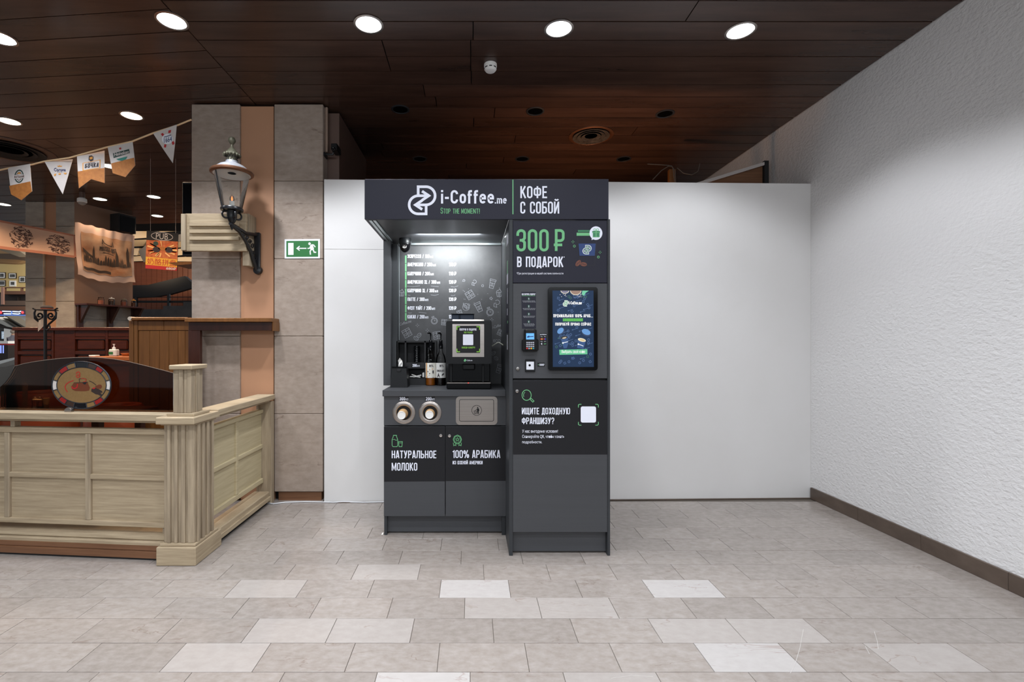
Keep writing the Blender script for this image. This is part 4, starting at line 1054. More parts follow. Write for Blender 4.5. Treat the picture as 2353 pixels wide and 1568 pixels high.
# coffee machine
cm = thing('coffee_machine', 'black and steel coffee machine standing on the graphite counter', 'coffee machine', (X(1077, 3.12), 3.28, CT))
ym = 3.115
f = lambda px: X(px, ym)
g = lambda py: Z(py, ym)
box('tray', M_BLKG, (f(1026), ym, CT + .001), (f(1128.5), 3.42, g(880)), cm, .006)
box('tray_edge', M_STEEL, (f(1027), ym - .001, g(881.8)), (f(1127.5), ym + .03, g(879.6)), cm, .001)
box('body', M_BLKG, (f(1029), ym + .08, g(880)), (f(1127), 3.44, g(836)), cm, .004)
for a in (1033.5, 1108): box('column_rib', M_BLK, (f(a), ym + .06, g(880)), (f(a + 5), ym + .082, g(836)), cm, .002)
box('spout', M_BLK, (f(1062), ym + .035, g(852)), (f(1092), ym + .1, g(836)), cm, .008)
hd_ = MB(); hd_.prism([Vector((f(1024.8), ym + dy, z)) for dy, z in [(.0, g(836)), (.0, g(752)), (.006, g(744)), (.02, g(738)), (.04, g(735)), (.3, g(735)), (.3, g(836))]], (f(1130) - f(1024.8), 0, 0)); hd_.build('head', M_BLK, cm)
hf = MB().prism([P(a, b, ym - .012) for a, b in rrect(1025, 1129.8, 738, 836.5, 5)], (0, .0125, 0)).build('front_cover', M_BLK, cm)
mb = MB(); mb.prism([Vector((f(1039.8), ym - .012 + dy, z)) for dy, z in [(-.002, g(820.5)), (-.002, g(748)), (.004, g(740)), (.018, g(734.6)), (.03, g(734.2)), (.03, g(736)), (.004, g(820.5))]], (f(1112.3) - f(1039.8), 0, 0)); mb.build('steel_plate', M_STEEL, cm)
e = ym - .0144
stk = MB().prism([P(a, b, e) for a, b in rrect(1048.5, 1103.5, 749, 811.5, 2.5)], (0, .0006, 0)).build('sticker', M_BLACKF, cm)
e -= .0005
lettering('ПОЛУЧИ В ПОДАРОК', 1056, 1095, 755, 760, e, M_WPRINT, stk, .14); lgr = mat('lime_print', rgb(134, 196, 66), .5)
lettering('300 РУБЛЕЙ', 1066, 1085.5, 762.4, 766.2, e, lgr, stk, .13); lettering('НАВЕДИ КАМЕРУ!', 1061, 1091.5, 797, 801, e, lgr, stk, .13)
flat('blank_label', M_WPRINT, rrect(1063.8, 1087.4, 768.8, 793.4, 1.2), e, stk)
mb = MB()
for (x, y, sx, sy) in ((1050, 751.3, 1, 1), (1102, 751.3, -1, 1), (1050, 808.7, 1, -1), (1102, 808.7, -1, -1)): line(mb, [(x, y + 7 * sy), (x, y), (x + 7 * sx, y)], 2., e)
mb.build('corner_marks', lgr, stk, kind='stuff')
logo(1068.5, 828.5, 4.6, 5, ym - .0126, M_GPRINT, hf, 1.3); lettering('i-Coffee.me', 1071.5, 1085.5, 826.8, 830.2, ym - .0126, M_WPRINT, hf, font=True)
MB().box((f(1075), ym - .0016, g(881.4)), (f(1077.4), ym + .002, g(879.4)), .0005).build('red_indicator', emat('red_led', (1, .05, .03, 1), 2.), cm)
yh = 3.27
hop = mat('smoked_hopper', rgb(40, 48, 62), .12, spec=.6)
for (a, b) in ((1037, 1056), (1057, 1089)):
    MB().box((X(a, yh), yh, Z(735, 3.2)), (X(b, yh), yh + .14, Z(722.5, yh)), .006).build('bean_hopper', hop, cm)
    box('hopper_lid', M_BLK, (X(a - 1, yh), yh - .004, Z(722.5, yh)), (X(b + 1, yh), yh + .145, Z(720.5, yh)), cm, .002)
# power lead to the tower side
pl = MB().tube([P(1130, 796, 3.30), P(1136, 792, 3.31), P(1143, 788, 3.31), P(1147, 787.6, 3.31), P(1151, 790, 3.31), (tx0, 3.32, Z(793.5, 3.31))], .0035, 8).build('power_lead', mat('cream_cable', rgb(222, 220, 206), .5))
tag(pl, 'short cream lead running from the coffee machine to the tower side', 'cable')
# syrup bottles
def bottle(nm, lab, px, ms, col, lt):
    Y = 3.405; t = thing(nm, lab, 'bottle', (X(px, Y), Y, CT), 0, 'syrup bottles on the kiosk counter')
    s = Y / K; c = Vector((X(px, Y), Y, CT)); zb = lambda py: Z(py, Y) - CT; R = 11.6 * s
    MB().lathe([(.0001, .001), (R * .9, .001), (R, .005), (R, zb(829)), (R * .93, zb(823)), (R * .75, zb(817)), (R * .5, zb(812)), (R * .36, zb(807)), (R * .33, zb(802)), (.0001, zb(802))], c, 'Z', 28).build('glass_body', M_GLASS, t)
    MB().lathe([(.0001, .002), (R * .86, .002), (R * .94, .006), (R * .94, zb(862)), (.0001, zb(862))], c, 'Z', 24).build('syrup', ms, t)
    lb = MB().lathe([(R * 1.012, zb(868)), (R * 1.012, zb(834))], c, 'Z', 26, 185, 355).build('label', col, t)
    mp = lambda a, b: Vector((c.x + R * 1.045 * math.sin((a - px) / 11.6), c.y - R * 1.045 * math.cos((a - px) / 11.6), Z(b, Y)))
    mb = MB(); strokes(mb, 'ВТL', px - 2, px + 7.5, 838, 843, mp, .18); mb.build('lettering', M_INK, lb)
    if lt:
        mb = MB(); strokes(mb, lt, px - 9, px + 9, 849.5, 854, mp, .16); mb.build('lettering', M_INK, lb)
        mb = MB()
        for q in ([(-8, 867), (-5, 856), (-1, 867)], [(2, 862), (6, 857), (9, 859), (5, 863)]): mb.poly([mp(px + a, b) for a, b in q][::-1])
        mb.build('label_drawing', M_INK, lb)
    else:
        mb = MB(); mb.poly([mp(px + a, b) for a, b in [(-10.8, 834), (-8, 834), (-8, 868), (-10.8, 868)]][::-1]); mb.poly([mp(px + a, b) for a, b in [(-2, 848), (6, 846), (6, 849), (-2, 851)]][::-1]); mb.build('yellow_band', M_ORNP, lb)
        mb = MB()
        for q in ([(-6, 852), (0, 858), (-1, 860), (-7, 854)], [(5, 851), (8, 851), (8, 858), (5, 858)], [(-7, 865), (-2, 862), (7, 866), (7, 868), (-7, 868)]): mb.poly([mp(px + a, b) for a, b in q][::-1])
        mb.build('label_drawing', M_INK, lb)
    pm = MB(); pm.lathe([(R * .42, zb(802)), (R * .42, zb(792)), (R * .34, zb(790)), (R * .34, zb(783)), (R * .28, zb(782)), (R * .1, zb(781)), (R * .1, zb(772)), (.0001, zb(772))], c, 'Z', 18)
    pm.tube([c + Vector((0, 0, zb(773))), c + Vector((0, 0, zb(768))), c + Vector((-R * .2, -.008, zb(765.6))), c + Vector((-R * .55, -.02, zb(766.4)))], [.005, .006, .006, .004], 8)
    pm.build('pump', M_BLKG, t)
    return t
bottle('syrup_bottle', 'clear syrup bottle with amber syrup and yellow-edged white label', 989.6, mat('amber_syrup_opaque', rgb(168, 96, 26), .2, spec=.6), mat('white_yellow_label', rgb(232, 228, 218), .6), None)
bottle('syrup_bottle', 'syrup bottle with dark chocolate syrup touching the coffee machine', 1013, mat('dark_syrup', rgb(22, 12, 10), .2), mat('grey_white_label', rgb(216, 214, 210), .6), 'CHOCOLATE')
# tissue dispenser
td = thing('tissue_box', 'black tapered tissue dispenser at the left end of the counter', 'tissue box', (X(917, 3.25), 3.29, CT))
y0, y1 = 3.235, 3.36
zb = lambda py: Z(py, y0)
mb = MB(); lo = [(X(896.5, y0), y0, CT + .001), (X(936.5, y0), y0, CT + .001), (X(936.5, y0), y1, CT + .001), (X(896.5, y0), y1, CT + .001)]
hi = [(X(900.5, y0), y0 + .01, zb(846.5)), (X(933, y0), y0 + .01, zb(846.5)), (X(933, y0), y1 - .01, zb(846.5)), (X(900.5, y0), y1 - .01, zb(846.5))]
mb.add(lo + hi, [(3, 2, 1, 0), (4, 5, 6, 7), (0, 1, 5, 4), (1, 2, 6, 5), (2, 3, 7, 6), (3, 0, 4, 7)]); mb.build('body', M_BLK, td)
box('lid', M_BLKG, (X(899.5, y0), y0 + .004, zb(846.4)), (X(934, y0), y1 - .004, zb(843)), td, .003)
box('latch', M_BLKM, (X(911.5, y0), y0 + .002, zb(855)), (X(921, y0), y0 + .012, zb(848.5)), td, .002)
ti = MB(); ca = [(-.014, 0, .0), (.0, .004, .0), (.014, -.002, 0), (.016, .003, .022), (.004, -.004, .024), (-.012, .004, .022), (-.016, 0, .04), (.006, .005, .044), (.012, 0, .040), (-.004, -.003, .06)]
ti.add([Vector((X(920, 3.29), 3.29, zb(843.5))) + Vector(q) for q in ca], [(0, 1, 4, 5), (1, 2, 3, 4), (5, 4, 7, 6), (4, 3, 8, 7), (6, 7, 9), (7, 8, 9)]); ti.build('tissue', M_PAPER, td)
# lid holder box
lh = thing('lid_holder', 'black compartment box with stacked cup lids behind the tissue dispenser', 'holder', (X(958, 3.46), 3.46, CT))
ya, yb_ = 3.42, 3.495
q = lambda px: X(px, ya)
zt_ = Z(783.5, ya)
box('back', M_BLKM, (q(911), yb_ - .004, CT + .001), (q(1003), yb_, zt_), lh)
for a in (911, 930, 975, 999): box('divider', M_BLKM, (q(a), ya, CT + .001), (q(a + 3.5), yb_ - .004, zt_ - .002), lh)
box('top_board', M_BLKM, (q(914.6), ya, zt_ - .012), (q(998.9), yb_ - .004, zt_ - .002), lh)
box('shelf_board', M_BLKM, (q(933.6), ya - .006, Z(847, ya)), (q(998.9), yb_ - .004, Z(834, ya)), lh)
box('tray_front', M_BLKM, (q(933.6), ya - .004, CT + .001), (q(998.9), ya + .006, Z(870, ya)), lh)
box('tray_floor', M_BLKM, (q(933.6), ya + .006, CT + .001), (q(998.9), yb_ - .004, Z(872, ya)), lh)
lb = flat('size_label', M_BLACKF, [(945, 835), (967, 835), (967, 846), (945, 846)], ya - .0066, lh)
lettering('200', 948, 957.6, 837, 843.4, ya - .0072, M_WPRINT, lb, .16); lettering('мл', 958.6, 964.4, 839.4, 843.4, ya - .0072, M_WPRINT, lb, font=True)
lp = None
for cx, n in ((958, 9), (985, 8)):
    for i in range(n):
        zc = Z(833.4, ya) + i * .0132
        if lp is None:
            lp = MB().lathe([(.022, 0), (.024, .001), (.024, .0045), (.0215, .0055), (.0205, .0125), (.0001, .0128)], (X(cx, 3.452), 3.452, zc), 'Z', 20).build('cup_lid', M_BLKG, None)
            # lids lie loose in the holder
            me = lp.data; o0 = Vector((X(cx, 3.452), 3.452, zc))
            for v in me.vertices: v.co -= o0
            lp.location = o0; l_ = lp
        else:
            l_ = lp.copy(); COL.objects.link(l_); l_.location = (X(cx, 3.452), 3.452, zc)
        tag(l_, 'black cup lid, %s of the %s' % (('lowest', 'second', 'third', 'fourth', 'fifth', 'sixth', 'seventh', 'eighth', 'ninth')[i] + ('' if i == 0 else ' from bottom'), 'left stack above the size label' if cx == 958 else 'stack half hidden behind the syrup bottles'), 'cup lid', 'cup lids stacked in the holder, %s' % ('first stack' if cx == 958 else 'second stack'))
# stir sticks and sachets lying in the tray
for i, (a, b, c, d) in enumerate(((942, 866, 966, 867), (946, 861, 964, 867.6), (950, 867, 968, 862.5))):
    o = MB().tube([P(a, b, 3.44), P((a + c) / 2, (b + d) / 2, 3.45), P(c, d, 3.455)], .004, 6).build('sugar_stick', M_PAPER)
    tag(o, ('lowest white paper sugar stick, lying level in the holder tray', 'white paper sugar stick sloping down to the right in the tray', 'white paper sugar stick sloping up to the right in the tray')[i], 'sugar stick', 'sugar sticks in the tray')
mb = MB(); mb.box((q(970), ya + .012, Z(868, ya)), (q(979), ya + .04, Z(857, ya)), .004); o = mb.build('creamer_cup', M_PAPER); tag(o, 'small white creamer cup beside the sugar sticks', 'creamer')
# paper cups in the dispensers
for cx, sx, lab in ((928, -.004, 'white-bottomed kraft paper cup in the left 300 dispenser'), (988.5, .0, 'white-bottomed kraft paper cup in the right 200 dispenser')):
    c = P(cx, 948.6, YL); t = thing('paper_cup', lab, 'paper cup', (c.x, YL - .05, c.z), 0, 'paper cups in the dispensers')
    R0, R1 = .0262, .0345
    dz = -.006; ln = .105 if cx == 928 else .085
    c = c + Vector((sx, -ln + .03, dz))
    MB().lathe([(R0, 0), (R1, ln)], c, 'Y', 32, caps=False).build('wall', M_KRAFT, t)
    MB().lathe([(R0, 0), (R0 - .0015, -.0035), (R0 - .003, -.0035), (R0 - .0035, -.0005), (.0001, -.0005)], c, 'Y', 32).build('bottom', M_PAPER, t)
# dome camera under the hood
zc = hz0 + .004
dc = thing('dome_camera', 'black dome security camera under the kiosk hood at left', 'camera', (X(931, 3.33), 3.33, zc))
c = Vector((X(931, 3.33), 3.33, zc))
MB().lathe([(.040, 0), (.042, -.006), (.043, -.03), (.040, -.04), (.0001, -.04)], c, 'Z', 28).build('base', M_BLK, dc)
MB().lathe([(.038, -.04), (.036, -.062), (.028, -.082), (.014, -.094), (.0001, -.097)], c, 'Z', 28).build('dome', M_BLKG, dc)
MB().lathe([(.016, 0), (.016, -.012), (.010, -.014), (.0001, -.012)], c + Vector((0, -.027, -.062)), 'Y', 18).build('lens', M_CHROME, dc)

# ================================================================== CEILING FITTINGS
def downlight(x, y, lamp, lab, grp, r=.075, first=[None, None, None]):
    k = 0 if lamp == 'cool' else 1 if lamp == 'warm' else 2
    if first[k] is None:
        t = thing('ceiling_downlight', lab, 'downlight', (x, y, CEIL), 0, grp)
        c = Vector((x, y, CEIL))
        MB().lathe([(r + .012, .0), (r + .012, -.004), (r, -.006), (r - .004, .0)], c, 'Z', 32, caps=False).build('trim_ring', M_STEEL if k < 2 else M_EDGE, t)
        if k < 2:
            MB().lathe([(r - .003, -.003), (r * .75, -.007), (.0001, -.0085)], c, 'Z', 32).build('lamp_disc', M_LAMPC if k == 0 else M_LAMPW, t)
        else:
            MB().lathe([(r - .003, -.002), (.0001, -.0022)], c, 'Z', 32).build('dark_opening', M_BLKG, t)
        first[k] = t
        return t
    return dup(first[k], (x, y, CEIL), None, lab)
nmF = ['at the left picture edge, before the pub', 'nearest the lantern pillar', 'before the left end of the kiosk header', 'before the right end of the kiosk header', 'nearest the white right wall']
for (x, y), n_ in zip(FRONT, nmF): downlight(x, y, 'cool', 'lit cool white ceiling downlight ' + n_, 'lit downlights of the front row')
nmP = ['nearest the string of pennants', 'at left edge above the pennants', 'half hidden behind a shield pennant', 'left of the pair above the pub wall', 'right of the pair above the pub wall', 'farthest, above the hanging food poster', 'behind the far marble pillar at left']
for (x, y), n_ in zip(PUBL, nmP): downlight(x, y, 'warm', 'lit warm ceiling downlight ' + n_, 'lit downlights over the pub')
un = [(-.571, 3.855, 'middle row, left of three'), (.519, 3.885, 'middle row, centre of three'), (1.59, 3.93, 'middle row, right of three, near the round vent'), (-.526, 4.9, 'back row, left of three'), (.521, 4.9, 'back row, centre of three'), (1.56, 4.9, 'back row, right of three')]
for x, y, n_ in un: downlight(x, y, 'off', 'unlit dark ceiling downlight, ' + n_, 'unlit downlights above the partition', .062)
def vent(x, y, r, lab):
    t = thing('ceiling_vent', lab, 'vent', (x, y, CEIL)); c = Vector((x, y, CEIL))
    MB().lathe([(r, 0), (r, -.006), (r * .9, -.012), (r * .84, -.004)], c, 'Z', 40).build('rim', M_COPPER if x > 0 else M_DARKW, t)
    for q_ in (.72, .52, .34): MB().lathe([(r * q_, -.004), (r * q_ + .02, -.016), (r * q_ + .016, -.018), (r * q_ - .012, -.006)], c, 'Z', 36).build('cone_ring', mat('dusty_grey', rgb(88, 84, 80), .9, var=((30, 30, 30), 1, rgb(40, 34, 32))) if x > 0 else M_BLKM, t)
    MB().lathe([(r * .84, -.003), (.0001, -.003)], c, 'Z', 30).build('dark_throat', M_BLKM, t)
vent(1.086, 4.344, .2, 'round dusty ceiling vent with copper rim above the partition')
vent(-4.5, 4.66, .36, 'large dark round ceiling vent over the pub at left')
sd = thing('smoke_detector', 'small white smoke detector on the dark ceiling above the kiosk', 'smoke detector', (.129, 3.23, CEIL)); c = Vector((.129, 3.23, CEIL))
MB().lathe([(.043, 0), (.044, -.012), (.043, -.022)], c, 'Z', 30).build('base', M_PAPER, sd)
MB().lathe([(.041, -.022), (.041, -.034), (.032, -.046), (.016, -.05), (.0001, -.05)], c, 'Z', 30).build('sensor_cap', M_PAPER, sd)
for k in range(8):
    a = 2 * PI * k / 8; MB().box((-.009, -.002, -.003), (.009, .001, .003), 0, Matrix.Translation(c + Vector((math.cos(a) * .0405, math.sin(a) * .0405, -.030))) @ Matrix.Rotation(a + PI / 2, 4, 'Z')).build('slot', M_BLKM, sd)

pc = Vector((X(188.5, 6.0), 6.0, CEIL)); pt = thing('white_dome_camera', 'white dome security camera hung from the ceiling by the pub pillar', 'camera', pc)
zc2 = Z(463, 6.0)
MB().cyl((pc.x, pc.y, Z(459, 6.0)), .03, CEIL - Z(459, 6.0), 'Z', 14).build('stem', M_DARKW, pt)
MB().lathe([(.03, .045), (.05, .03), (.052, -.01), (.046, -.016)], (pc.x, pc.y, zc2), 'Z', 24).build('housing', M_PAPER, pt)
MB().lathe([(.045, -.012), (.036, -.034), (.018, -.046), (.0001, -.05)], (pc.x, pc.y, zc2), 'Z', 22).build('dome', mat('grey_dome', rgb(150, 146, 142), .2), pt)
# ================================================================== WALL PIECES ROUND THE PILLARS
# exit sign
es = thing('exit_sign', 'green emergency exit sign with running figure and arrow on marble pillar', 'sign', P(694, 572, YP))
e = YP - .004
MB().prism([P(a, b, e) for a, b in [(654, 550.2), (735, 549.4), (735, 594), (654, 594.4)]], (0, .0038, 0)).build('plate', M_SWHT, es)
flat('green_field', M_SGRN, [(658, 554), (731, 553.4), (731, 590.2), (658, 590.6)], e - .0005, es)
e -= .001
mb = MB(); fillp(mb, [(662, 558.5), (674.5, 558.4), (674.5, 586), (662, 586.2)], e); mb.build('door_mark', M_SWHT, es)
mb = MB(); line(mb, [(682.5, 571), (704, 571)], 2.4, e); line(mb, [(688.5, 566), (682.4, 571), (688.5, 576)], 2.4, e); mb.build('arrow', M_SWHT, es)
mb = MB(); mb.poly([P(a, b, e) for a, b in arc(711.3, 560.3, 3, 3.1, 360, 0, 12)[:-1]])
line(mb, [(715.4, 562.4), (720.6, 563.2), (724.6, 568)], 2.4, e); line(mb, [(715, 563.5), (711.4, 570.8), (706.6, 571)], 2.4, e)
fillp(mb, [(712.4, 563.6), (718.6, 562.6), (721.6, 572), (718, 575.6), (713, 573)], e)
line(mb, [(719.4, 573.6), (722, 580), (726.6, 580)], 2.8, e); line(mb, [(715.6, 573), (712.6, 577.6), (713.4, 585.6)], 2.8, e); mb.build('running_figure', M_SWHT, es)
# lantern on its iron bracket
YLn = 3.42
la = thing('wall_lantern', 'old street lantern on black cast-iron bracket fixed to the tan pillar board', 'lantern', (X(590, YP), YP, Z(600, YP)))
c = Vector((X(533, YLn), YLn, 0)); s = YLn / K
zl = lambda py: Z(py, YLn)
def lat(nm, m, pr, seg=32, **kw): return MB().lathe([(r * s, zl(y)) for r, y in pr], c, 'Z', seg, **kw).build(nm, m, la)
lat('finial', M_VERD, [(.1, 314), (6, 317), (8, 322), (8, 325), (5, 330), (2.5, 333), (3, 337), (6, 342), (11, 348), (17, 355), (17.5, 357), (.1, 357)][::-1])
mb = MB()
for k in range(14):
    a = 2 * PI * k / 14; mb.ball(c + Vector((math.cos(a) * 16.5 * s, math.sin(a) * 16.5 * s, zl(357))), 3.4 * s, 8, 5)
mb.build('scalloped_edge', M_VERD, la, kind='stuff')
lat('vent_gallery', M_VERD, [(12, 372), (11, 368), (11, 360), (13, 357)])
mb = MB()
for r_ in range(2):
    for k in range(12):
        a = 2 * PI * (k + r_ * .5) / 12; mb.ball(c + Vector((math.cos(a) * 11.4 * s, math.sin(a) * 11.4 * s, zl(362 + r_ * 6))), 1.5 * s, 6, 4)
mb.build('vent_holes', M_BLKM, la, kind='stuff')
lat('roof', M_ZINC, [(37, 393), (33, 387), (27, 382), (19, 378), (13, 375), (13, 371)])
lat('roof_rim', M_COPPER, [(39, 402), (42, 402.5), (46, 400), (46.5, 397), (44.5, 394), (36, 392)], caps=False)
lat('roof_lining', M_PAPER, [(39.5, 402.2), (38, 401.5), (10, 398), (.1, 398)], caps=False)
lat('lining_hole', M_BLKM, [(9, 398.8), (.1, 398.8)], 20)
lat('glass_shade', M_GLASS, [(22, 478), (37.5, 402)], caps=False)
lat('gallery_ring', M_IRON, [(20, 486), (24, 485), (24.5, 481), (23, 478), (16, 478)])
mb = MB()
for k in (0,):
    a = math.radians(238 + 120 * k); mb.tube([c + Vector((math.cos(a) * 23 * s, math.sin(a) * 23 * s, zl(480))), c + Vector((math.cos(a) * 38 * s, math.sin(a) * 38 * s, zl(402)))], 1.5 * s, 6)
mb.build('glass_bars', M_IRON, la)
lat('candle_socket', M_PAPER, [(5.5, 480), (5.5, 463), (.1, 463)], 16)
lat('flame_bulb', M_GLASS, [(4, 463), (5, 458), (4, 452), (.1, 447)][::-1][::-1], 16)
MB().lathe([(.1 * s, zl(463)), (2 * s, zl(459)), (1.6 * s, zl(455)), (.1 * s, zl(451))], c, 'Z', 10).build('filament', emat('flame_orange', (1, .22, .05, 1), 2.2), la)
lat('cup_base', M_IRON, [(3, 514), (6, 512), (9, 506), (11, 498), (11, 490), (14, 484)], 20)
mb = MB()
for k in range(4):
    a = PI / 4 + PI / 2 * k; u = Vector((math.cos(a), math.sin(a), 0))
    mb.tube([c + u * (13 + 8 * math.cos(q_)) * s + Vector((0, 0, zl(495 - 8 * math.sin(q_)))) for q_ in [-2.2 + .35 * j for j in range(14)]], 2.2 * s, 6)
mb.build('scroll_arms', M_IRON, la)
# bracket in a plane from the lantern foot to the wall
Fw = Vector((X(594, YP), YP - .0, 0)); B0 = Vector((c.x, c.y, 0))
def br(t, z): p = B0 + (Fw - B0) * t; return Vector((p.x, p.y, z))
zw = lambda py: Z(py, YP)
mb = MB(); mb.tube([br(-.06, zl(515)), br(.1, zl(517)), br(.5, Z(536, 3.58)), br(.98, zw(541))], 4.2 * s, 8); mb.build('top_bar', M_IRON, la)
mb = MB(); mb.tube([br(.0, zl(519)), br(.25, Z(532, 3.5)), br(.5, Z(555, 3.58)), br(.7, Z(580, 3.65)), br(.82, Z(602, 3.69)), br(.93, zw(622))], [4 * s] * 6, 8); mb.build('curved_strut', M_IRON, la)
mb = MB(); mb.box((-.022, -.03, 0), (.022, -.001, zw(536) - zw(628)), .006, Matrix.Translation(Vector((Fw.x, Fw.y, zw(628))))); mb.build('back_bar', M_IRON, la)
mb = MB(); mb.lathe([(.0001, -.034), (.03, -.028), (.034, -.001)], (Fw.x, Fw.y, zw(622)), 'Y', 20); mb.build('foot_boss', M_IRON, la)
mb = MB()
for (t_, py, r_) in ((.42, 541, 5), (.55, 547, 6), (.66, 556, 6.5), (.76, 566, 7), (.78, 582, 6), (.86, 596, 5)):
    yy = B0.y + (Fw.y - B0.y) * t_; p0 = br(t_, Z(py, yy)); u = (Fw - B0).normalized()
    mb.tube([p0 + (u * math.cos(a) + Vector((0, 0, 1)) * math.sin(a)) * (r_ * s * (1 - i * .06)) for i, a in enumerate([k * .62 for k in range(13)])], 1.5 * s, 6)
mb.build('scrollwork', M_IRON, la)
lat('drop_finial', M_IRON, [(.1, 530), (2, 526), (4, 522), (5, 517), (3, 514)], 14)
# louvred wooden arm sign with post
yo = 3.60
ws_ = thing('louvred_sign_arm', 'limewashed wooden signboard with three raised slats behind the lantern', 'sign board', (X(565, yo), yo, Z(540, yo)))
box('board', M_OAKH, (X(426, yo), yo, Z(577, yo)), (X(565, yo), yo + .03, Z(491, yo)), ws_, .002)
box('end_frame', M_OAK, (X(416.5, yo - .015), yo - .02, Z(575.5, yo - .02)), (X(427, yo - .015), yo + .035, Z(491.5, yo - .02)), ws_, .002)
for (a, b) in ((513, 521), (529, 537), (545, 553)): box('slat', M_OAKH, (X(438, yo), yo - .02, Z(b, yo)), (X(551.5, yo), yo + .001, Z(a, yo)), ws_, .002)
box('top_block', M_BLKM, (X(567, 3.68), 3.66, Z(527, 3.68)), (X(574, 3.68), YP + .021, Z(497, 3.68)), ws_)
box('post', M_OAK, (X(563, 3.68), 3.64, Z(612, 3.66)), (X(577.5, 3.68), YP + .02, Z(494, 3.68)), ws_, .002)
# television edge behind the pillar
tv = thing('wall_television', 'flat black television seen edge-on beside the marble pillar', 'television', (X(430, 3.84), 3.86, Z(505, 3.84)))
box('housing', M_BLKM, (X(418, 3.80), 3.80, Z(588, 3.80)), (X(440, 3.80) + .12, 3.86, Z(418, 3.80)), tv, .006)
box('screen', M_BLKG, (X(420, 3.795), 3.797, Z(584, 3.80)), (X(440, 3.80) + .11, 3.803, Z(423, 3.80)), tv)
# security camera on the passage wall
sk = thing('security_camera', 'small black security camera on bracket at the top right of the pillar', 'camera', (X(745, 3.79), 3.80, Z(354, 3.79)))
MB().tube([(X(742, 3.78), 3.78, Z(354, 3.78)), P(748, 354.5, 3.78), P(765, 355, 3.78), P(766, 348, 3.78)], .009, 8).build('arm', M_IRON, sk)
box('mount', M_IRON, (X(741, 3.77), 3.76, Z(359, 3.77)), (X(747, 3.77), 3.84, Z(350, 3.77)), sk, .003)
box('housing', M_BLK, (X(762, 3.76), 3.74, Z(346.5, 3.76)), (X(776, 3.76), 3.86, Z(331.5, 3.76)), sk, .004)
MB().lathe([(.015, 0), (.015, -.008), (.009, -.012), (.0001, -.01)], P(767, 343, 3.74), 'Y', 18).build('lens', M_BLKG, sk)
# two pale conduits
for a, b, y0_, y1_, n_ in ((751, 3.80, 349, 246, 'thicker pale cable duct beside the pillar above the partition'),):
    o = box('cable_duct', mat('pale_strip', rgb(150, 128, 112), .6), (X(747, b), b, Z(y0_, b)), (X(752.5, b), b + .02, Z(y1_, b)), None, .003); tag(o, n_, 'cable duct')
# white cable on the floor
o = MB().tube([P(603, 1152, 3.72)] + [(X(px, Y_), Y_, .006) for px, Y_ in ((612, 3.69), (628, 3.665), (655, 3.70), (700, 3.715), (740, 3.708), (765, 3.70), (790, 3.712), (835, 3.70), (882, 3.71), (920, 3.70))], .0045, 8).build('floor_cable', mat('white_cable', rgb(216, 218, 222), .5)); tag(o, 'thin white cable lying on the floor along the partition foot', 'cable')
o = MB().box((X(877, 3.1), 3.09, .0005), (X(881, 3.1), 3.12, .004), .001, Matrix.Rotation(.0, 4, 'Z')).build('paper_scrap', M_PAPER); tag(o, 'tiny white paper scrap on the floor by the base cabinet', 'paper scrap')
# behind the partition: leaning framed board, batten, wires
yb0 = 4.3
lf = thing('leaning_board', 'framed reddish board leaning behind the top of the white partition', 'board', (X(1690, yb0), yb0, 2.3))
d_ = lambda a, b: P(a, b, yb0)
MB().prism([d_(1560, 1098), d_(1560, 440), d_(1752, 381), d_(1753, 1098)], (0, .02, 0)).build('panel', M_OAKR, lf)
MB().prism([d_(1540, 440), d_(1752, 375), d_(1753, 382), d_(1548, 445)], (0, -.03, 0)).build('top_frame', mat('pale_frame', rgb(196, 188, 184), .4), lf)
MB().prism([d_(1752, 372), d_(1762, 372), d_(1762, 1098), d_(1752, 1098)], (0, -.03, 0)).build('side_frame', M_BLKM, lf)
o = box('timber_batten', M_WALN, (X(1538, 4.4), 4.4, .001), (X(1553, 4.4), 4.44, Z(389, 4.4)), None, .002); tag(o, 'short upright timber batten behind the partition, wires over it', 'batten')
wm = mat('dusty_wire', rgb(84, 78, 72), .6)
for pts, lab in (([(1488, 377), (1520, 379), (1543, 381), (1551, 392), (1553, 420)], 'grey wire over the timber batten running left'), ([(1500, 413), (1520, 392), (1536, 382), (1546, 384), (1550, 418)], 'grey wire looped down from the timber batten'), ([(1556, 386), (1570, 398), (1590, 402), (1604, 394), (1608, 376)], 'dark wire hanging in a shallow loop right of batten')):
    o = MB().tube([P(a, b, 4.36) for a, b in pts], .004, 6).build('loose_wire', wm); tag(o, lab, 'wire')
# ================================================================== PUB FENCE
TH = math.atan(.0885)
fn = thing('wooden_fence', 'low limewashed wooden fence with square panels along the front of the pub', 'fence', (-1.735, 2.737, 0), -TH)
def lb_(nm, m, x0, x1, y0, y1, z0, z1, bv=.003, par=fn): return box(nm, m, (x0, y0, z0), (x1, y1, z1), par, bv, True)
ZF = lambda py: CH + (CY - py) * 2.743 / K
xl = -2.05
lb_('top_rail', M_OAKH, xl, .0, -.02, .14, ZF(968), ZF(952))
lb_('rail_moulding', M_OAKH, xl, .0, .0, .11, ZF(973), ZF(968))
lb_('top_batten', M_OAKH, xl, 0, .012, .062, ZF(1001.5), ZF(989))
lb_('middle_batten', M_OAKH, xl, 0, .016, .058, ZF(1108), ZF(1096))
lb_('bottom_batten', M_OAKH, xl, 0, .012, .062, ZF(1216), ZF(1204))
xs_ = [-2.02, -1.53, -1.03, -.51, -.01]
for x in xs_[1:4]: 
    lb_('upright_batten', M_OAK, x - .017, x + .017, .014, .060, ZF(1204), ZF(1001.5))
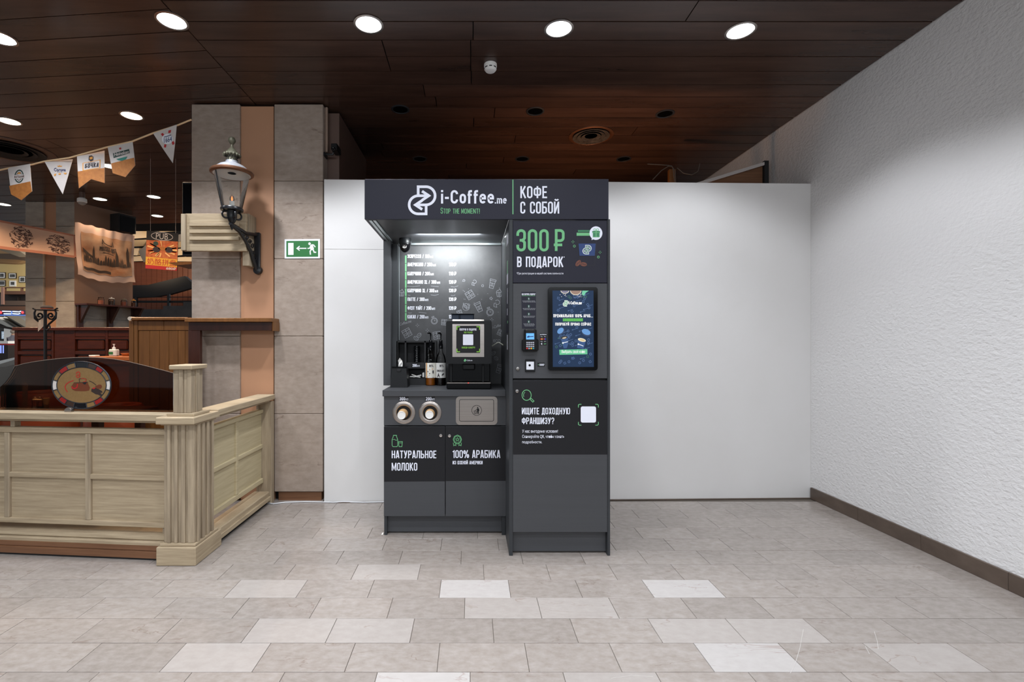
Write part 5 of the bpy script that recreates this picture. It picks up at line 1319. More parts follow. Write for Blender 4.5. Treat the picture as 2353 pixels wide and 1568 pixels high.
for a, b in zip(xs_, xs_[1:]):
    for z0, z1 in ((1096, 1001.5), (1204, 1108)): lb_('panel', M_OAKH, a + .015, b - .015, .030, .044, ZF(z1) and ZF(z0) - .003 if False else ZF(z0), ZF(z1), 0)
for x in (-1.0, -1.98): lb_('spacer_block', M_OAK, x - .014, x + .014, .02, .06, ZF(989), ZF(973))
for x in (-.02, -1.9): lb_('spacer_block', M_OAK, x - .03, x + .014, .02, .06, ZF(1236), ZF(1216))
MB().prism([(xl, .115, ZF(1229)), (xl, .0, ZF(1231)), (xl, -.006, ZF(1240)), (xl, .004, ZF(1243)), (xl, -.012, ZF(1247)), (xl, -.012, ZF(1253)), (xl, .115, ZF(1253))], (-xl, 0, 0)).build('bottom_rail', M_OAKH, fn, True)
MB().prism([(xl, .10, ZF(1253)), (xl, -.018, ZF(1253)), (xl, -.018, ZF(1263)), (xl, -.012, ZF(1265)), (xl, -.018, ZF(1267)), (xl, -.020, ZF(1281)), (xl, .10, ZF(1281))], (-xl, 0, 0)).build('kick_board', M_OAKR, fn, True)
lb_('foot_strip', M_BLKM, xl, 0, -.012, .09, 0.001, ZF(1281), 0)
# corner post
po = thing('fence_post', 'fluted limewashed corner post with capped upper section', 'post', (-1.64, 2.79, 0))
def pb(nm, m, x0, x1, y0, y1, z0, z1, bv=.003): return box(nm, m, (x0, y0, z0), (x1, y1, z1), po, bv)
pb('plinth', M_OAKH, -1.753, -1.533, 2.66, 2.94, .0005, Z(1259, 2.66), .004)
pb('plinth_moulding', M_OAKH, -1.741, -1.541, 2.673, 2.915, Z(1259, 2.66), Z(1251, 2.67))
zs0, zs1 = Z(1251, 2.67), Z(979, 2.66)
pb('shaft', M_OAK, -1.729, -1.553, 2.692, 2.875, zs0, zs1, .002)
for (a, b) in ((386, 393.5), (402, 409.5), (418, 427)): pb('flute_strip', M_OAK, X(a, 2.69), X(b, 2.69), 2.681, 2.6925, zs0, zs1, .002)
pb('flute_strip', M_OAK, -1.59, -1.553, 2.683, 2.6925, zs0, zs1, .002)
for (a, b) in ((2.705, 2.725), (2.75, 2.772), (2.80, 2.822), (2.85, 2.87)): pb('flute_strip', M_OAK, -1.5535, -1.542, a, b, zs0, zs1, .002)
pb('cap_moulding', M_OAKH, -1.738, -1.540, 2.672, 2.895, zs1, Z(976, 2.65), .004)
pb('cap_slab', M_OAKH, -1.747, -1.533, 2.645, 2.92, Z(976.5, 2.645), Z(960, 2.645), .004)
pb('collar', M_OAKH, -1.71, -1.556, 2.685, 2.85, Z(960, 2.645), Z(951, 2.68), .003)
zu0, zu1 = Z(951, 2.68), Z(849.5, 2.69)
pb('upper_shaft', M_OAK, -1.685, -1.583, 2.705, 2.82, zu0, zu1, .002)
for (a, b) in ((411, 421),): pb('flute_strip', M_OAK, X(a, 2.70), X(b, 2.70), 2.697, 2.7055, zu0, zu1, .002)
pb('flute_strip', M_OAK, X(429.5, 2.7), -1.583, 2.699, 2.7055, zu0, zu1, .002)
pb('flute_strip', M_OAK, -1.5835, -1.575, 2.745, 2.775, zu0, zu1, .002)
pb('top_cap', M_OAKH, -1.692, -1.562, 2.675, 2.835, zu1, Z(839.5, 2.675), .004)
# side section running back to the pillar
sf = thing('side_fence', 'limewashed fence section running back from the corner post to the pillar', 'fence', (-1.6, 3.3, 0))
def sb_(nm, m, x0, x1, y0, y1, z0, z1, bv=.003): return box(nm, m, (x0, y0, z0), (x1, y1, z1), sf, bv)
ya, yb2 = 2.90, 3.735
sb_('top_rail', M_OAK if 0 else M_OAKH, -1.67, -1.532, ya, yb2, .80, .838)
sb_('rail_moulding', M_OAKH, -1.655, -1.547, ya, yb2 - .06, .787, .80)
pz = [.165, .20, .43, .46, .70, .728]
sb_('bottom_batten', M_OAKS, -1.645, -1.598, ya, 3.68, pz[0], pz[1]); sb_('middle_batten', M_OAKS, -1.643, -1.602, ya, 3.68, pz[2], pz[3]); sb_('top_batten', M_OAKS, -1.645, -1.598, ya, 3.68, pz[4], pz[5])
ym_ = 1.6 * K / (1083 - 546)
sb_('upright_batten', M_OAKS, -1.641, -1.6005, ym_ - .016, ym_ + .016, pz[1], pz[4])
for a, b in ((ya, ym_ - .014), (ym_ + .014, 3.68)):
    for z0, z1 in ((pz[1], pz[2]), (pz[3], pz[4])): sb_('panel', M_OAKS, -1.628, -1.614, a, b, z0, z1, 0)
sb_('end_post', M_OAK, -1.655, -1.537, 3.682, yb2, .0005, .787)
sb_('bottom_rail', M_OAKH, -1.67, -1.552, ya, 3.682, .05, .098, .006); sb_('bottom_rail_lip', M_OAKH, -1.67, -1.541, ya, 3.682, .03, .062, .004); sb_('foot_strip', M_BLKM, -1.66, -1.57, ya, 3.682, .001, .03, 0)

# ---- smoked glass screen on the fence rail
gs = thing('glass_screen', 'arched smoked-glass screen standing on the top rail of the fence', 'glass screen', (-1.735, 2.737, 0), -TH)
def PFo(px, py, off=0.):
    u = (px - CX) / K; Y = (2.583 + off) / (1 + .0885 * u); return P(px, py, Y)
arcp = [(0, 890), (11, 880), (23, 864), (31, 848), (34, 842), (57, 836), (82, 831.5), (107, 828), (134, 825), (168, 822.6), (200, 822), (230, 822.6), (262, 826), (295, 832), (337, 842), (376, 852), (398, 858), (398, 952.5), (200, 952.5), (0, 952.5)]
MB().prism([PFo(a, b, .075) for a, b in arcp], (.0005, .007, 0)).build('pane', M_SMOKE, gs)
mb = MB(); mb.tube([PFo(a, b - .3, .0785) for a, b in arcp[3:17]], .0022, 6); mb.build('polished_edge', mat('glass_edge', rgb(120, 104, 92), .1, spec=.8), gs)
# ---- stained glass oval
ov = thing('stained_glass_oval', 'oval stained-glass sign with handbag and glove standing before the smoked glass', 'sign', (-1.735, 2.737, 0), -TH)
oc = (187.5, 885.6); offo = .05
def PO(a, b, d=0.): return PFo(a, b, offo - d)
ea = lambda t, ax, ay: (oc[0] + ax * math.cos(math.radians(t)), oc[1] - ay * math.sin(math.radians(t)))
tanm = mat('tan_opal_glass', rgb(142, 112, 70), .3, var=((60, 60, 60), .6, rgb(122, 92, 54)))
cm_ = {'t': tanm, 'r': mat('red_opal_glass', rgb(150, 32, 30), .25), 'k': mat('black_opal_glass', rgb(22, 22, 26), .15), 'b': mat('brown_opal_glass', rgb(66, 48, 40), .2), 'w': mat('white_opal_glass', rgb(222, 214, 208), .25)}
sg = [(193, 167, 'w'), (167, 143, 't'), (143, 122, 'r'), (122, 103.5, 't'), (103.5, 77, 'k'), (77, 58, 'b'), (58, 40.7, 'r'), (40.7, 13, 't'), (13, -13, 'w'), (-13, -40, 't'), (-40, -61, 'r'), (-61, -79.5, 't'), (-79.5, -106, 'k'), (-106, -125, 'b'), (-125, -143, 'r'), (-143, -167, 't')]
for a0, a1, c_ in sg:
    n = 5; am = [a0 - .8 + (a1 - a0 + 1.6) * i / n for i in range(n + 1)]
    pts = [ea(t, 66.6, 53) for t in am] + [ea(t, 57.6, 42) for t in reversed(am)]
    MB().prism([PO(a, b, .004) for a, b in pts], (0, .006, 0)).build('pane', cm_[c_], ov)
MB().prism([PO(*ea(t, 56.6, 41), .004) for t in range(0, 360, 10)], (0, .006, 0)).build('field_pane', tanm, ov)
ld_ = mat('lead_came', rgb(54, 58, 66), .35, metal=.5)
MB().tube([PO(*ea(t, 67.4, 53.8), .003) for t in range(0, 360, 8)], .0042, 8, True).build('outer_came', ld_, ov)
MB().tube([PO(*ea(t, 57, 41.5), .004) for t in range(0, 360, 8)], .0028, 8, True).build('inner_came', ld_, ov)
mb = MB()
for a0, a1, c_ in sg: mb.tube([PO(*ea(a0, 57, 41.5), .005), PO(*ea(a0, 67, 53.4), .005)], .0026, 6)
mb.build('spoke_cames', ld_, ov)
q5 = lambda pts: [(a / 5.2267, 700 + b / 5.2267) for a, b in pts]
def draw(nm, m, pts, d=.0046): MB().prism([PO(a, b, d) for a, b in q5(pts)], (0, .0005, 0)).build(nm, m, ov)
def stroke(nm, m, pts, wd, d=.005):
    mb = MB(); mb.ribbon([(a, -b) for a, b in q5(pts)], wd, lambda a, b: PO(a, -b, d)); mb.build(nm, m, ov)
bag = mat('bag_brown', rgb(110, 56, 32), .5); rd = mat('picture_red', rgb(186, 30, 36), .5); dk = mat('picture_dark', rgb(52, 40, 36), .6); sal = mat('picture_salmon', rgb(172, 62, 42), .5)
draw('bag', bag, [(888, 940), (1052, 934), (1062, 965), (1080, 1000), (1068, 1034), (1022, 1043), (905, 1041), (868, 1022), (853, 988), (870, 965)])
draw('bag_clasp', M_BLKM, [(985, 938), (1042, 936), (1025, 962), (1008, 960)], .005)
stroke('bag_rim', dk, [(884, 942), (1056, 934)], 1.3); stroke('bag_handle', dk, [(956, 936), (950, 896), (1000, 888), (1035, 898), (1032, 925)], 1.3); stroke('bag_handle_red', rd, [(975, 890), (1010, 888), (1034, 902), (1030, 924), (1000, 930)], 1.2, .0054)
stroke('bag_loop', rd, [(862, 985), (872, 1006), (900, 1010), (925, 995), (932, 955)], 2.4); stroke('red_arc', rd, [(882, 914), (830, 932), (795, 958), (780, 990), (790, 1025), (810, 1052)], 1.8)
stroke('letter_form', sal, [(915, 835), (925, 815), (945, 810), (958, 826), (956, 876)], 2.6); stroke('letter_bowl', sal, [(956, 846), (930, 846), (914, 862), (930, 880), (956, 866)], 2.2)
stroke('glove_line', dk, [(1070, 918), (1112, 936), (1155, 970)], 1.4)
draw('glove', dk, [(1100, 1012), (1150, 1000), (1190, 1020), (1226, 1042), (1228, 1062), (1205, 1060), (1226, 1086), (1210, 1102), (1180, 1084), (1150, 1080), (1120, 1062), (1094, 1045)])
draw('glove_cuff', bag, [(1140, 985), (1185, 962), (1215, 965), (1226, 990), (1210, 1012), (1165, 1014)], .005); draw('glove_red', rd, [(1108, 1004), (1136, 996), (1142, 1012), (1114, 1018)], .0054)
MB().lathe([(.0001, -.02), (.02, -.02), (.0215, -.016), (.0215, .0), (.0001, .0)], PFo(162, 946, .04) + Vector((0, .0, .005)), 'Y', 24).build('clip_foot', M_STEEL, ov)

# ================================================================== PUB INTERIOR
# bench end frame on the pillar
bf = thing('bench_end_frame', 'dark walnut bench end with shelf top fixed across the marble pillar', 'bench end', (X(530, 3.66), 3.66, .7))
ys = 3.62
fz = lambda py: Z(py, ys)
box('shelf_top', M_WALN, (X(429, ys), ys - .03, fz(740.5)), (X(626.5, ys), YP - .001, fz(731.5)), bf, .003)
box('apron', M_MAHOGD, (X(433, ys), ys, fz(760)), (X(624, ys), ys + .035, fz(740.6)), bf, .002)
box('leg', M_MAHOGD, (X(432.5, ys), ys, .001), (X(459, ys), ys + .035, fz(760)), bf, .002)
box('bracket', M_WALN, (X(624, ys), ys + .01, fz(761)), (X(627.5, ys), YP - .001, fz(740)), bf, .001)
# tall walnut cabinet panel
wc = thing('walnut_booth_end', 'tall walnut boarded booth end with rounded top rail beside the pillar', 'booth', (X(365, 4.1), 4.15, 0))
yc = 4.1; cz = lambda py: Z(py, yc); cxp = lambda px: X(px, yc)
box('top_rail', M_WALN, (cxp(303), yc - .03, cz(737)), (cxp(437), yc + .28, cz(729.5)), wc, .006)
MB().tube([Vector((cxp(304), yc + d, cz(732.8))) for d in (-.035, .28)], .016, 12).build('rail_nose', mat('worn_white_nose', rgb(196, 186, 172), .6), wc)
box('frame_stile', M_WALN, (cxp(296), yc, .0), (cxp(306), yc + .26, cz(737)), wc, .003); box('frame_stile', M_WALN, (cxp(306.5), yc + .004, .0), (cxp(315), yc + .03, cz(737)), wc, .003)
box('head_board', M_WALN, (cxp(315.5), yc + .008, cz(759.5)), (cxp(374.5), yc + .03, cz(738)), wc, .002); box('head_board', M_WALN, (cxp(375.3), yc + .008, cz(759.5)), (cxp(433), yc + .03, cz(738)), wc, .002)
for a, b in zip((316, 341.5, 364, 386, 407, 423.5), (341.5, 364, 386, 407, 423.5, 433.5)): box('board', M_WALN, (cxp(a) + .001, yc + .012, .0), (cxp(b) - .001, yc + .03, cz(760.5)), wc, .002)
box('backing', M_MAHOGD, (cxp(312), yc + .03, .0), (cxp(433), yc + .25, cz(738)), wc)
# panelled booth backs
yb3 = 5.2; bz = lambda py: Z(py, yb3); bxp = lambda px: X(px, yb3)
bb3 = thing('panelled_booth_back', 'long dark mahogany panelled booth back below the far pillar', 'booth', (bxp(160), yb3, 0))
box('top_rail', M_MAHOG, (bxp(31), yb3 - .02, bz(760)), (bxp(330), yb3 + .08, bz(752.5)), bb3, .004)
box('backing', M_MAHOGD, (bxp(33), yb3 + .03, 0), (bxp(330), yb3 + .07, bz(760)), bb3)
for (a, b, hh) in ((33, 40, 0), (118, 123, 0), (169, 172, 0), (242, 248, 0), (296, 303, 0)): box('stile', M_MAHOG, (bxp(a), yb3, .0), (bxp(b), yb3 + .035, bz(760)), bb3, .002)
box('plain_panel', M_MAHOG, (bxp(123.5), yb3 + .008, .0), (bxp(168.5), yb3 + .035, bz(760)), bb3)
for (a, b) in ((40.4, 117.6), (172.4, 241.6), (248.4, 295.6)):
    box('frieze_board', M_MAHOG, (bxp(a), yb3 + .002, bz(774)), (bxp(b), yb3 + .035, bz(761)), bb3, .002)
    box('rail', M_MAHOG, (bxp(a), yb3, bz(780)), (bxp(b), yb3 + .035, bz(775)), bb3, .002)
    box('raised_panel', M_MAHOG, (bxp(a + 4), yb3 + .004, bz(804)), (bxp(b - 4), yb3 + .035, bz(782)), bb3, .010)
    box('rail', M_MAHOG, (bxp(a), yb3, bz(815)), (bxp(b), yb3 + .035, bz(807)), bb3, .002)
    box('raised_panel', M_MAHOG, (bxp(a + 4), yb3 + .004, .3), (bxp(b - 4), yb3 + .035, bz(818)), bb3, .010)
# shelf with jars on the pub wall
wsf = thing('wall_shelf', 'mahogany bracket shelf on the pub wall below the printed cloth', 'shelf', onwall(.5, 0, 1.7))
def wbox(nm, m, s0, s1, o0, o1, z0, z1, par):
    return MB().prism([onwall(s0, o1, z0), onwall(s1, o1, z0), onwall(s1, o1, z1), onwall(s0, o1, z1)], -nv * (o1 - o0)).build(nm, m, par)
wbox('shelf_board', M_MAHOG, .0, 1.04, .003, .24, 1.735, 1.755, wsf)
for s_ in (.02, .52, .96):
    wbox('post', M_MAHOGD, s_, s_ + .08, .003, .05, 1.0, 1.735, wsf)
    MB().prism([onwall(s_ + .02, .05, 1.735), onwall(s_ + .02, .22, 1.735), onwall(s_ + .02, .05, 1.5)], dv * .03).build('brace', M_MAHOGD, wsf)
for i, (s_, mm, lab) in enumerate(((.32, mat('jar_pink', rgb(196, 120, 92), .5), 'squat glass jar of pinkish sweets, first from the left on the wall shelf'), (.50, mat('jar_dark', rgb(84, 62, 50), .5), 'glass jar with white knobbed lid, second on the wall shelf'), (.72, mat('jar_red', rgb(170, 96, 72), .5), 'glass jar of reddish candies, third on the wall shelf'), (.90, mat('jar_brown', rgb(110, 66, 40), .5), 'narrow dark glass jar with orange lid at the right shelf end'))):
    b0 = onwall(s_, .13, 1.756); t = thing('storage_jar', lab, 'jar', b0, 0, 'jars on the pub wall shelf'); r_ = .032 if i == 3 else .038
    MB().lathe([(.0001, .0), (r_, .0), (r_, .07), (r_ * .75, .085), (r_ * .75, .09)], b0, 'Z', 18).build('glass', M_GLASS, t)
    MB().lathe([(.0001, .004), (r_ * .9, .004), (r_ * .9, .058), (.0001, .062)], b0, 'Z', 16).build('contents', mm, t)
    MB().lathe([(r_ * .95, .09), (r_ * .8, .1), (.006, .106), (.006, .116), (.0001, .118)], b0, 'Z', 16).build('lid', (M_GLASS, M_PAPER, mat('grey_lid', rgb(120, 112, 100), .5), M_ORNP)[i], t)
# loudspeaker
spk = thing('loudspeaker', 'black loudspeaker hung on the pub wall above the printed cloth', 'loudspeaker', onwall(.7, .12, 2.8))
wbox('housing', M_BLKM, .55, .86, .04, .22, Z(531, 6.75), Z(491, 6.75), spk); wbox('grille', M_BLKG, .57, .84, .22, .225, Z(529, 6.7), Z(493, 6.7), spk); wbox('bracket', M_BLKM, .68, .72, .002, .04, Z(520, 6.8), Z(500, 6.8), spk)
# printed cloth on the wall
hc = thing('printed_cloth', 'sepia cloth printed with an old city view hung on the pub wall', 'wall cloth', onwall(.5, .05, 2.2))
def clothpt(u, v, off=0.):
    """u across, v down in the cloth's own square"""
    tl, tr, br_, bl = P(172.5, 511, 6.14), P(307, 541.5, 6.86), P(310.5, 648, 6.86), P(177.5, 631, 6.14)
    p = (tl * (1 - u) + tr * u) * (1 - v) + (bl * (1 - u) + br_ * u) * v
    wv = .011 * math.sin(u * 34 + v * 5) * (1 - v) ** 2 + .014 * math.sin(u * 8 - v * 5.) + .006 * math.sin(v * 16 + u * 10) * v
    return p + nv * (wv + off) + Vector((0, 0, -.05 * math.sin(PI * u) * v + .006 * math.sin(u * 30)))
def patch(nm, m, u0, u1, v0, v1, off, par, nu=40, nv_=24):
    mb = MB(); vs = [clothpt(u0 + (u1 - u0) * i / nu, v0 + (v1 - v0) * j / nv_, off) for j in range(nv_ + 1) for i in range(nu + 1)]
    mb.add(vs, [(j * (nu + 1) + i, (j + 1) * (nu + 1) + i, (j + 1) * (nu + 1) + i + 1, j * (nu + 1) + i + 1) for j in range(nv_) for i in range(nu)], True); return mb.build(nm, m, par)
patch('cloth', mat('pinkish_cloth', rgb(206, 176, 160), .85), 0, 1, 0, 1, 0, hc)
pr = patch('print', M_SEPIA, .09, .95, .15, .88, .004, hc)
inkm = mat('sepia_ink', rgb(74, 60, 52), .9)
def cl(pts, nm='city_print', m=inkm, off=.012): MB().poly([clothpt(a, b, off) for a, b in pts][::-1]).build(nm, m, pr)
rc = random.Random(9); mb = MB()
x = .12
while x < .92:
    w_ = rc.uniform(.018, .05); h_ = rc.uniform(.08, .2)
    if .22 < x < .26: h_ = .32
    if .80 < x < .86: h_ = .42; w_ = .055
    if .60 < x < .66: h_ = .30; w_ = .06
    yb_0 = .70 - .08 * max(0, .35 - x)
    mb.poly([clothpt(a, b, .011) for a, b in [(x, yb_0), (x + w_, yb_0), (x + w_ * .9, yb_0 - h_ * .7), (x + w_ * .5, yb_0 - h_), (x + w_ * .1, yb_0 - h_ * .7)]]); x += w_ * 1.15
mb.build('city_print', inkm, pr)
cl([(.10, .44), (.2, .52), (.30, .60), (.26, .62), (.12, .52)]); patch('ground_print', inkm, .10, .55, .80, .845, .009, pr, 24, 2)
mb = MB(); strokes(mb, 'PRAZSKY MOST', .36, .66, .35, .43, lambda a, b: clothpt(a, b, .013), .24); mb.build('lettering', inkm, pr)
mb = MB(); mb.ribbon([(.42, -.46), (.52, -.47), (.60, -.48)], .014, lambda a, b: clothpt(a, -b, .013)); mb.ribbon([(.40, -.30), (.41, -.22), (.44, -.28), (.5, -.31), (.58, -.31), (.6, -.22), (.61, -.32)], .018, lambda a, b: clothpt(a, -b, .013)); mb.build('crest_print', inkm, pr)
# long banner at the left
lbn = thing('long_banner', 'long peach banner with two round engraved scenes hanging before the far pillar', 'banner', P(86, 550, 6.0))
def bpt(u, v, off=0.):
    tl, tr, br_, bl = P(-180, 470, 5.6), P(172, 540, 6.15), P(173, 593, 6.15), P(-180, 550, 5.6)
    p = (tl * (1 - u) + tr * u) * (1 - v) + (bl * (1 - u) + br_ * u) * v; return p + Vector((0, .02 * math.sin(u * 14) - off, 0))
def bpatch(nm, m, u0, u1, v0, v1, off, nu=20):
    mb = MB(); vs = [bpt(u0 + (u1 - u0) * i / nu, v, off) for v in (v0, v1) for i in range(nu + 1)]
    mb.add(vs, [(i, nu + 1 + i, nu + 2 + i, i + 1) for i in range(nu)], True); return mb.build(nm, m, lbn)
bpatch('cloth', M_BANNER, 0, 1, 0, 1, 0); bpatch('top_border', M_BANB, 0, 1, 0, .07, .004); bpatch('bottom_border', M_BANB, 0, 1, .90, 1, .004); bpatch('end_border', M_BANB, .985, 1, 0, 1, .005, 2)
def medallion(cu, cv, ru, rv, seed):
    rr = random.Random(seed); mb = MB()
    for i in range(110):
        a = rr.uniform(0, 2 * PI); r_ = math.sqrt(rr.random()); u0 = cu + ru * r_ * math.cos(a); v0 = cv + rv * r_ * math.sin(a); pts = []
        a2 = rr.uniform(-.6, .6) if rr.random() < .6 else rr.uniform(0, 6)
        for k in range(4):
            q_ = math.hypot((u0 - cu) / ru, (v0 - cv) / rv)
            if q_ > 1: u0 = cu + (u0 - cu) / q_; v0 = cv + (v0 - cv) / q_
            pts.append((u0, -v0)); u0 += ru * .11 * math.cos(a2); v0 += rv * .11 * math.sin(a2); a2 += rr.uniform(-.5, .5)
        w_ = rr.uniform(.01, .05)
        mb.ribbon([(p[0], p[1] / 5) for p in pts], w_ * .12, lambda x_, y_: bpt(x_, -y_ * 5, .005 + i * 1e-5))
    mb.build('engraving', M_BROWNI, lbn)
medallion(.627, .50, .088, .41, 4); medallion(.885, .52, .078, .38, 8)
for s_ in ((172, 541), (173, 592)):
    MB().tube([P(s_[0], s_[1], 6.15), P(s_[0] + 5, s_[1] - 1, 6.36)], .006, 6).build('tie_cord', M_BLKM, lbn)
# pennant string
YS = 3.62
sp = [(440, 275), (425, 281), (408, 288), (352, 306), (304, 325), (247, 338), (233, 342), (177, 358), (159, 363), (102, 371), (75, 378), (18, 387), (0, 391), (-140, 410)]
o = MB().tube([P(a, b, YS) for a, b in sp], .006, 8).build('pennant_string', mat('cream_ribbon', rgb(222, 190, 150), .7)); tag(o, 'cream ribbon string slung from the marble pillar, carrying beer pennants', 'string')
qf = lambda pts: [(a / 4.751, 230 + b / 4.751) for a, b in pts]
def pennant(lab, pts, beer, build):
    pts = qf(pts); tl = (random.uniform(-.0007, .0004), random.uniform(-.0006, .0006)); t = thing('pennant', lab, 'pennant', P(sum(p[0] for p in pts) / len(pts), pts[0][1], YS), 0, 'pennants on the ribbon string')
    def F(a, b, d=0.): return P(a, b, YS - .004 - d) + Vector((0, (b - pts[0][1]) * tl[0] + (a - pts[0][0]) * tl[1], 0))
    MB().prism([F(a, b) for a, b in pts], (0, .0015, 0)).build('cloth', M_CLOTH, t)
    if beer: MB().poly([F(a, b, .0012) for a, b in qf(beer)][::-1]).build('beer_print', M_AMBER, t)
    def D(nm, m, pts, d=.002): MB().poly([F(a, b, d) for a, b in qf(pts)][::-1]).build(nm, m, t)
    def T(text, m, x0, x1, y0, y1, sl=0., font=False, bold=0., d=.003, wt=.17):
        (x0, y0), (x1, y1) = qf([(x0, y0), (x1, y1)]); mb = MB(); mp = lambda a, b: F(a, b - (a - x0) * sl, d)
        (fnt(mb, text, x0, x1, y0, y1, mp, bold) if font else strokes(mb, text, x0, x1, y0, y1, mp, wt)); mb.build('lettering', m, t)
    def R(nm, m, cx, cy, rx, ry, wd, d=.002):
        mb = MB(); p = qf(arc(cx, cy, rx, ry, 0, 360, 24)[:-1]); mb.ribbon([(a, -b) for a, b in p], wd / 4.751, lambda a, b: F(a, -b, d), True); mb.build(nm, m, t)
    build(D, T, R); return t
def f1(D, T, R):
    R('round_emblem', M_GRNP, 226, 838, 50, 66, 12); D('band', M_CLOTH, [(160, 825), (290, 822), (290, 862), (160, 866)], .0024); D('emblem_mark', M_ORNP, [(205, 800), (245, 796), (240, 812), (208, 815)]); R('emblem_line', M_BROWNI, 226, 838, 32, 44, 5)
    T('ЖАТЕЦКИЙ', M_BROWNI, 166, 286, 834, 856, .02)
pennant('shield pennant with round emblem, nearest the left picture edge', [(85, 740), (355, 708), (372, 860), (388, 1010), (262, 1103), (135, 1035), (112, 890)], [(107, 940), (366, 900), (388, 1010), (262, 1103), (135, 1035)], f1)
def f2(D, T, R):
    D('crown', M_ORNP, [(612, 722), (614, 706), (624, 712), (634, 700), (644, 712), (654, 704), (655, 720)]); T('Corona', mat('navy_ink', rgb(58, 66, 110), .7), 580, 692, 738, 772, .05, True, .015); T('Extra', mat('navy_ink', rgb(58, 66, 110), .7), 612, 660, 772, 784, .05, True)
    D('gold_mark', M_ORNP, [(582, 808), (604, 798), (598, 822), (584, 826)]); D('gold_mark', M_ORNP, [(624, 796), (648, 790), (646, 808), (626, 810)]); D('gold_mark', M_ORNP, [(672, 786), (704, 784), (700, 800), (684, 802)])
pennant('white triangular pennant with small crown between two amber pennants', [(485, 670), (755, 630), (718, 820), (675, 1025), (580, 850)], None, f2)
def f3(D, T, R):
    D('barrel', M_INK, [(958, 604), (985, 596), (1003, 610), (1008, 650), (985, 668), (960, 650)]); D('barrel_band', M_ORNP, [(966, 618), (996, 610), (999, 640), (970, 646)], .0024)
    D('label_back', M_ORNP, [(905, 690), (1080, 640), (1088, 740), (918, 782)], .0016); D('label_white', M_CLOTH, [(915, 694), (1072, 650), (1078, 734), (926, 772)], .0022); T('БОЧКА', M_INK, 934, 1070, 700, 750, .16, False, 0, .003, .17); T('ЗОЛОТАЯ', M_BROWNI, 958, 1028, 684, 696, .16)
pennant('swallow-tailed amber pennant with small barrel picture', [(840, 615), (1105, 535), (1130, 720), (1155, 912), (1015, 872), (908, 983), (872, 790)], [(870, 790), (1131, 737), (1155, 912), (1015, 872), (908, 983)], f3)
def f4(D, T, R):
    D('red_star', M_REDP, [(1313 + (18 if i % 2 == 0 else 7.5) * math.sin(PI * i / 5), 530 - (19 if i % 2 == 0 else 8) * math.cos(PI * i / 5)) for i in range(10)])
    D('dark_label', M_GRNP, [(1236, 585), (1410, 536), (1420, 580), (1246, 636)]); T('Heineken', M_CLOTH, 1252, 1408, 580, 618, .22, True, .02); D('hop_mark', mat('teal_print', rgb(52, 124, 112), .7), [(1275, 648), (1398, 618), (1380, 650), (1340, 668), (1300, 662)])
pennant('shield pennant with red star and dark green label', [(1175, 512), (1445, 455), (1468, 590), (1487, 718), (1385, 850), (1245, 805), (1210, 660)], [(1222, 697), (1470, 632), (1487, 718), (1385, 850), (1245, 805)], f4)
def f5(D, T, R):
    for p in ([(1757, 372), (1780, 360), (1800, 388), (1775, 398)], [(1845, 336), (1876, 330), (1866, 362), (1840, 364)], [(1872, 455), (1900, 452), (1906, 478), (1884, 492)], [(1792, 482), (1816, 484), (1808, 518), (1786, 514)]): D('red_ray', M_REDP, p)
    D('oval', M_SWHT, arc(1828, 428, 62, 54, 0, 360, 22)[:-1], .0022); T('1664', mat('navy_ink', rgb(58, 66, 110), .7), 1790, 1878, 416, 468, .2, True, .012); T('KRONENBOURG', mat('navy_ink', rgb(58, 66, 110), .7), 1790, 1872, 400, 412, .25)
pennant('white triangular pennant with oval number badge, nearest the marble pillar', [(1672, 365), (1940, 275), (1912, 480), (1878, 685), (1775, 530)], None, f5)
# food poster hung by threads
fpst = thing('hanging_food_poster', 'hanging food poster with white PUB heading and yellow band with price', 'poster', P(372, 575, 4.9))
y_ = 4.9
MB().prism([P(a, b, y_) for a, b in [(337, 530), (409.5, 536.5), (406.5, 622.5), (334, 617)]], (0, .006, 0)).build('board', M_BLKM, fpst)
def up(u, v, d=0.):
    a = Vector((337, 530)) * (1 - u) * (1 - v) + Vector((409.5, 536.5)) * u * (1 - v) + Vector((334, 617)) * (1 - u) * v + Vector((406.5, 622.5)) * u * v
    return P(a.x, a.y, y_ - .001 - d)
def upoly(nm, m, pts, d=0.): MB().poly([up(a, b, d) for a, b in pts][::-1]).build(nm, m, fpst)
upoly('food_photo', mat('food_photo', rgb(206, 122, 70), .5, var=((30, 30, 30), 1, rgb(150, 64, 36))), [(0, .25), (1, .22), (1, .70), (0, .69)])
upoly('yellow_band', mat('ochre_print', rgb(216, 164, 58), .5), [(0, .69), (1, .70), (1, .91), (0, .90)]); upoly('red_band', M_REDP, [(0, .90), (1, .91), (1, 1), (0, 1)])
rp = random.Random(2); mb = MB(); mb2 = MB()
for i in range(26):
    a = rp.uniform(0, 2 * PI); u0, v0 = .5 + .2 * math.cos(a), .47 + .09 * math.sin(a); u1, v1 = .5 + .48 * math.cos(a), .46 + .21 * math.sin(a)
    (mb if i % 2 else mb2).ribbon([(u0, -v0), (u1, -v1)], .035, lambda x_, y_: up(x_, -y_, .001))
mb.build('cheese_sticks', mat('cheese_print', rgb(232, 186, 120), .5), fpst); mb2.build('crust_sticks', mat('crust_print', rgb(196, 88, 40), .5), fpst)
for (cx, cy, rx, ry, m) in ((.33, .48, .12, .075, M_INK), (.72, .46, .12, .08, M_INK), (.52, .44, .14, .045, M_AMBER), (.3, .32, .08, .06, M_GRNP)): upoly('food_detail', m, arc(cx, cy, rx, ry, 0, 360, 12)[:-1], .002)
mb = MB(); fnt(mb, 'PUB', .30, .68, .045, .195, lambda a, b: up(a, b, .001)); mb.build('lettering', M_CLOTH, fpst)
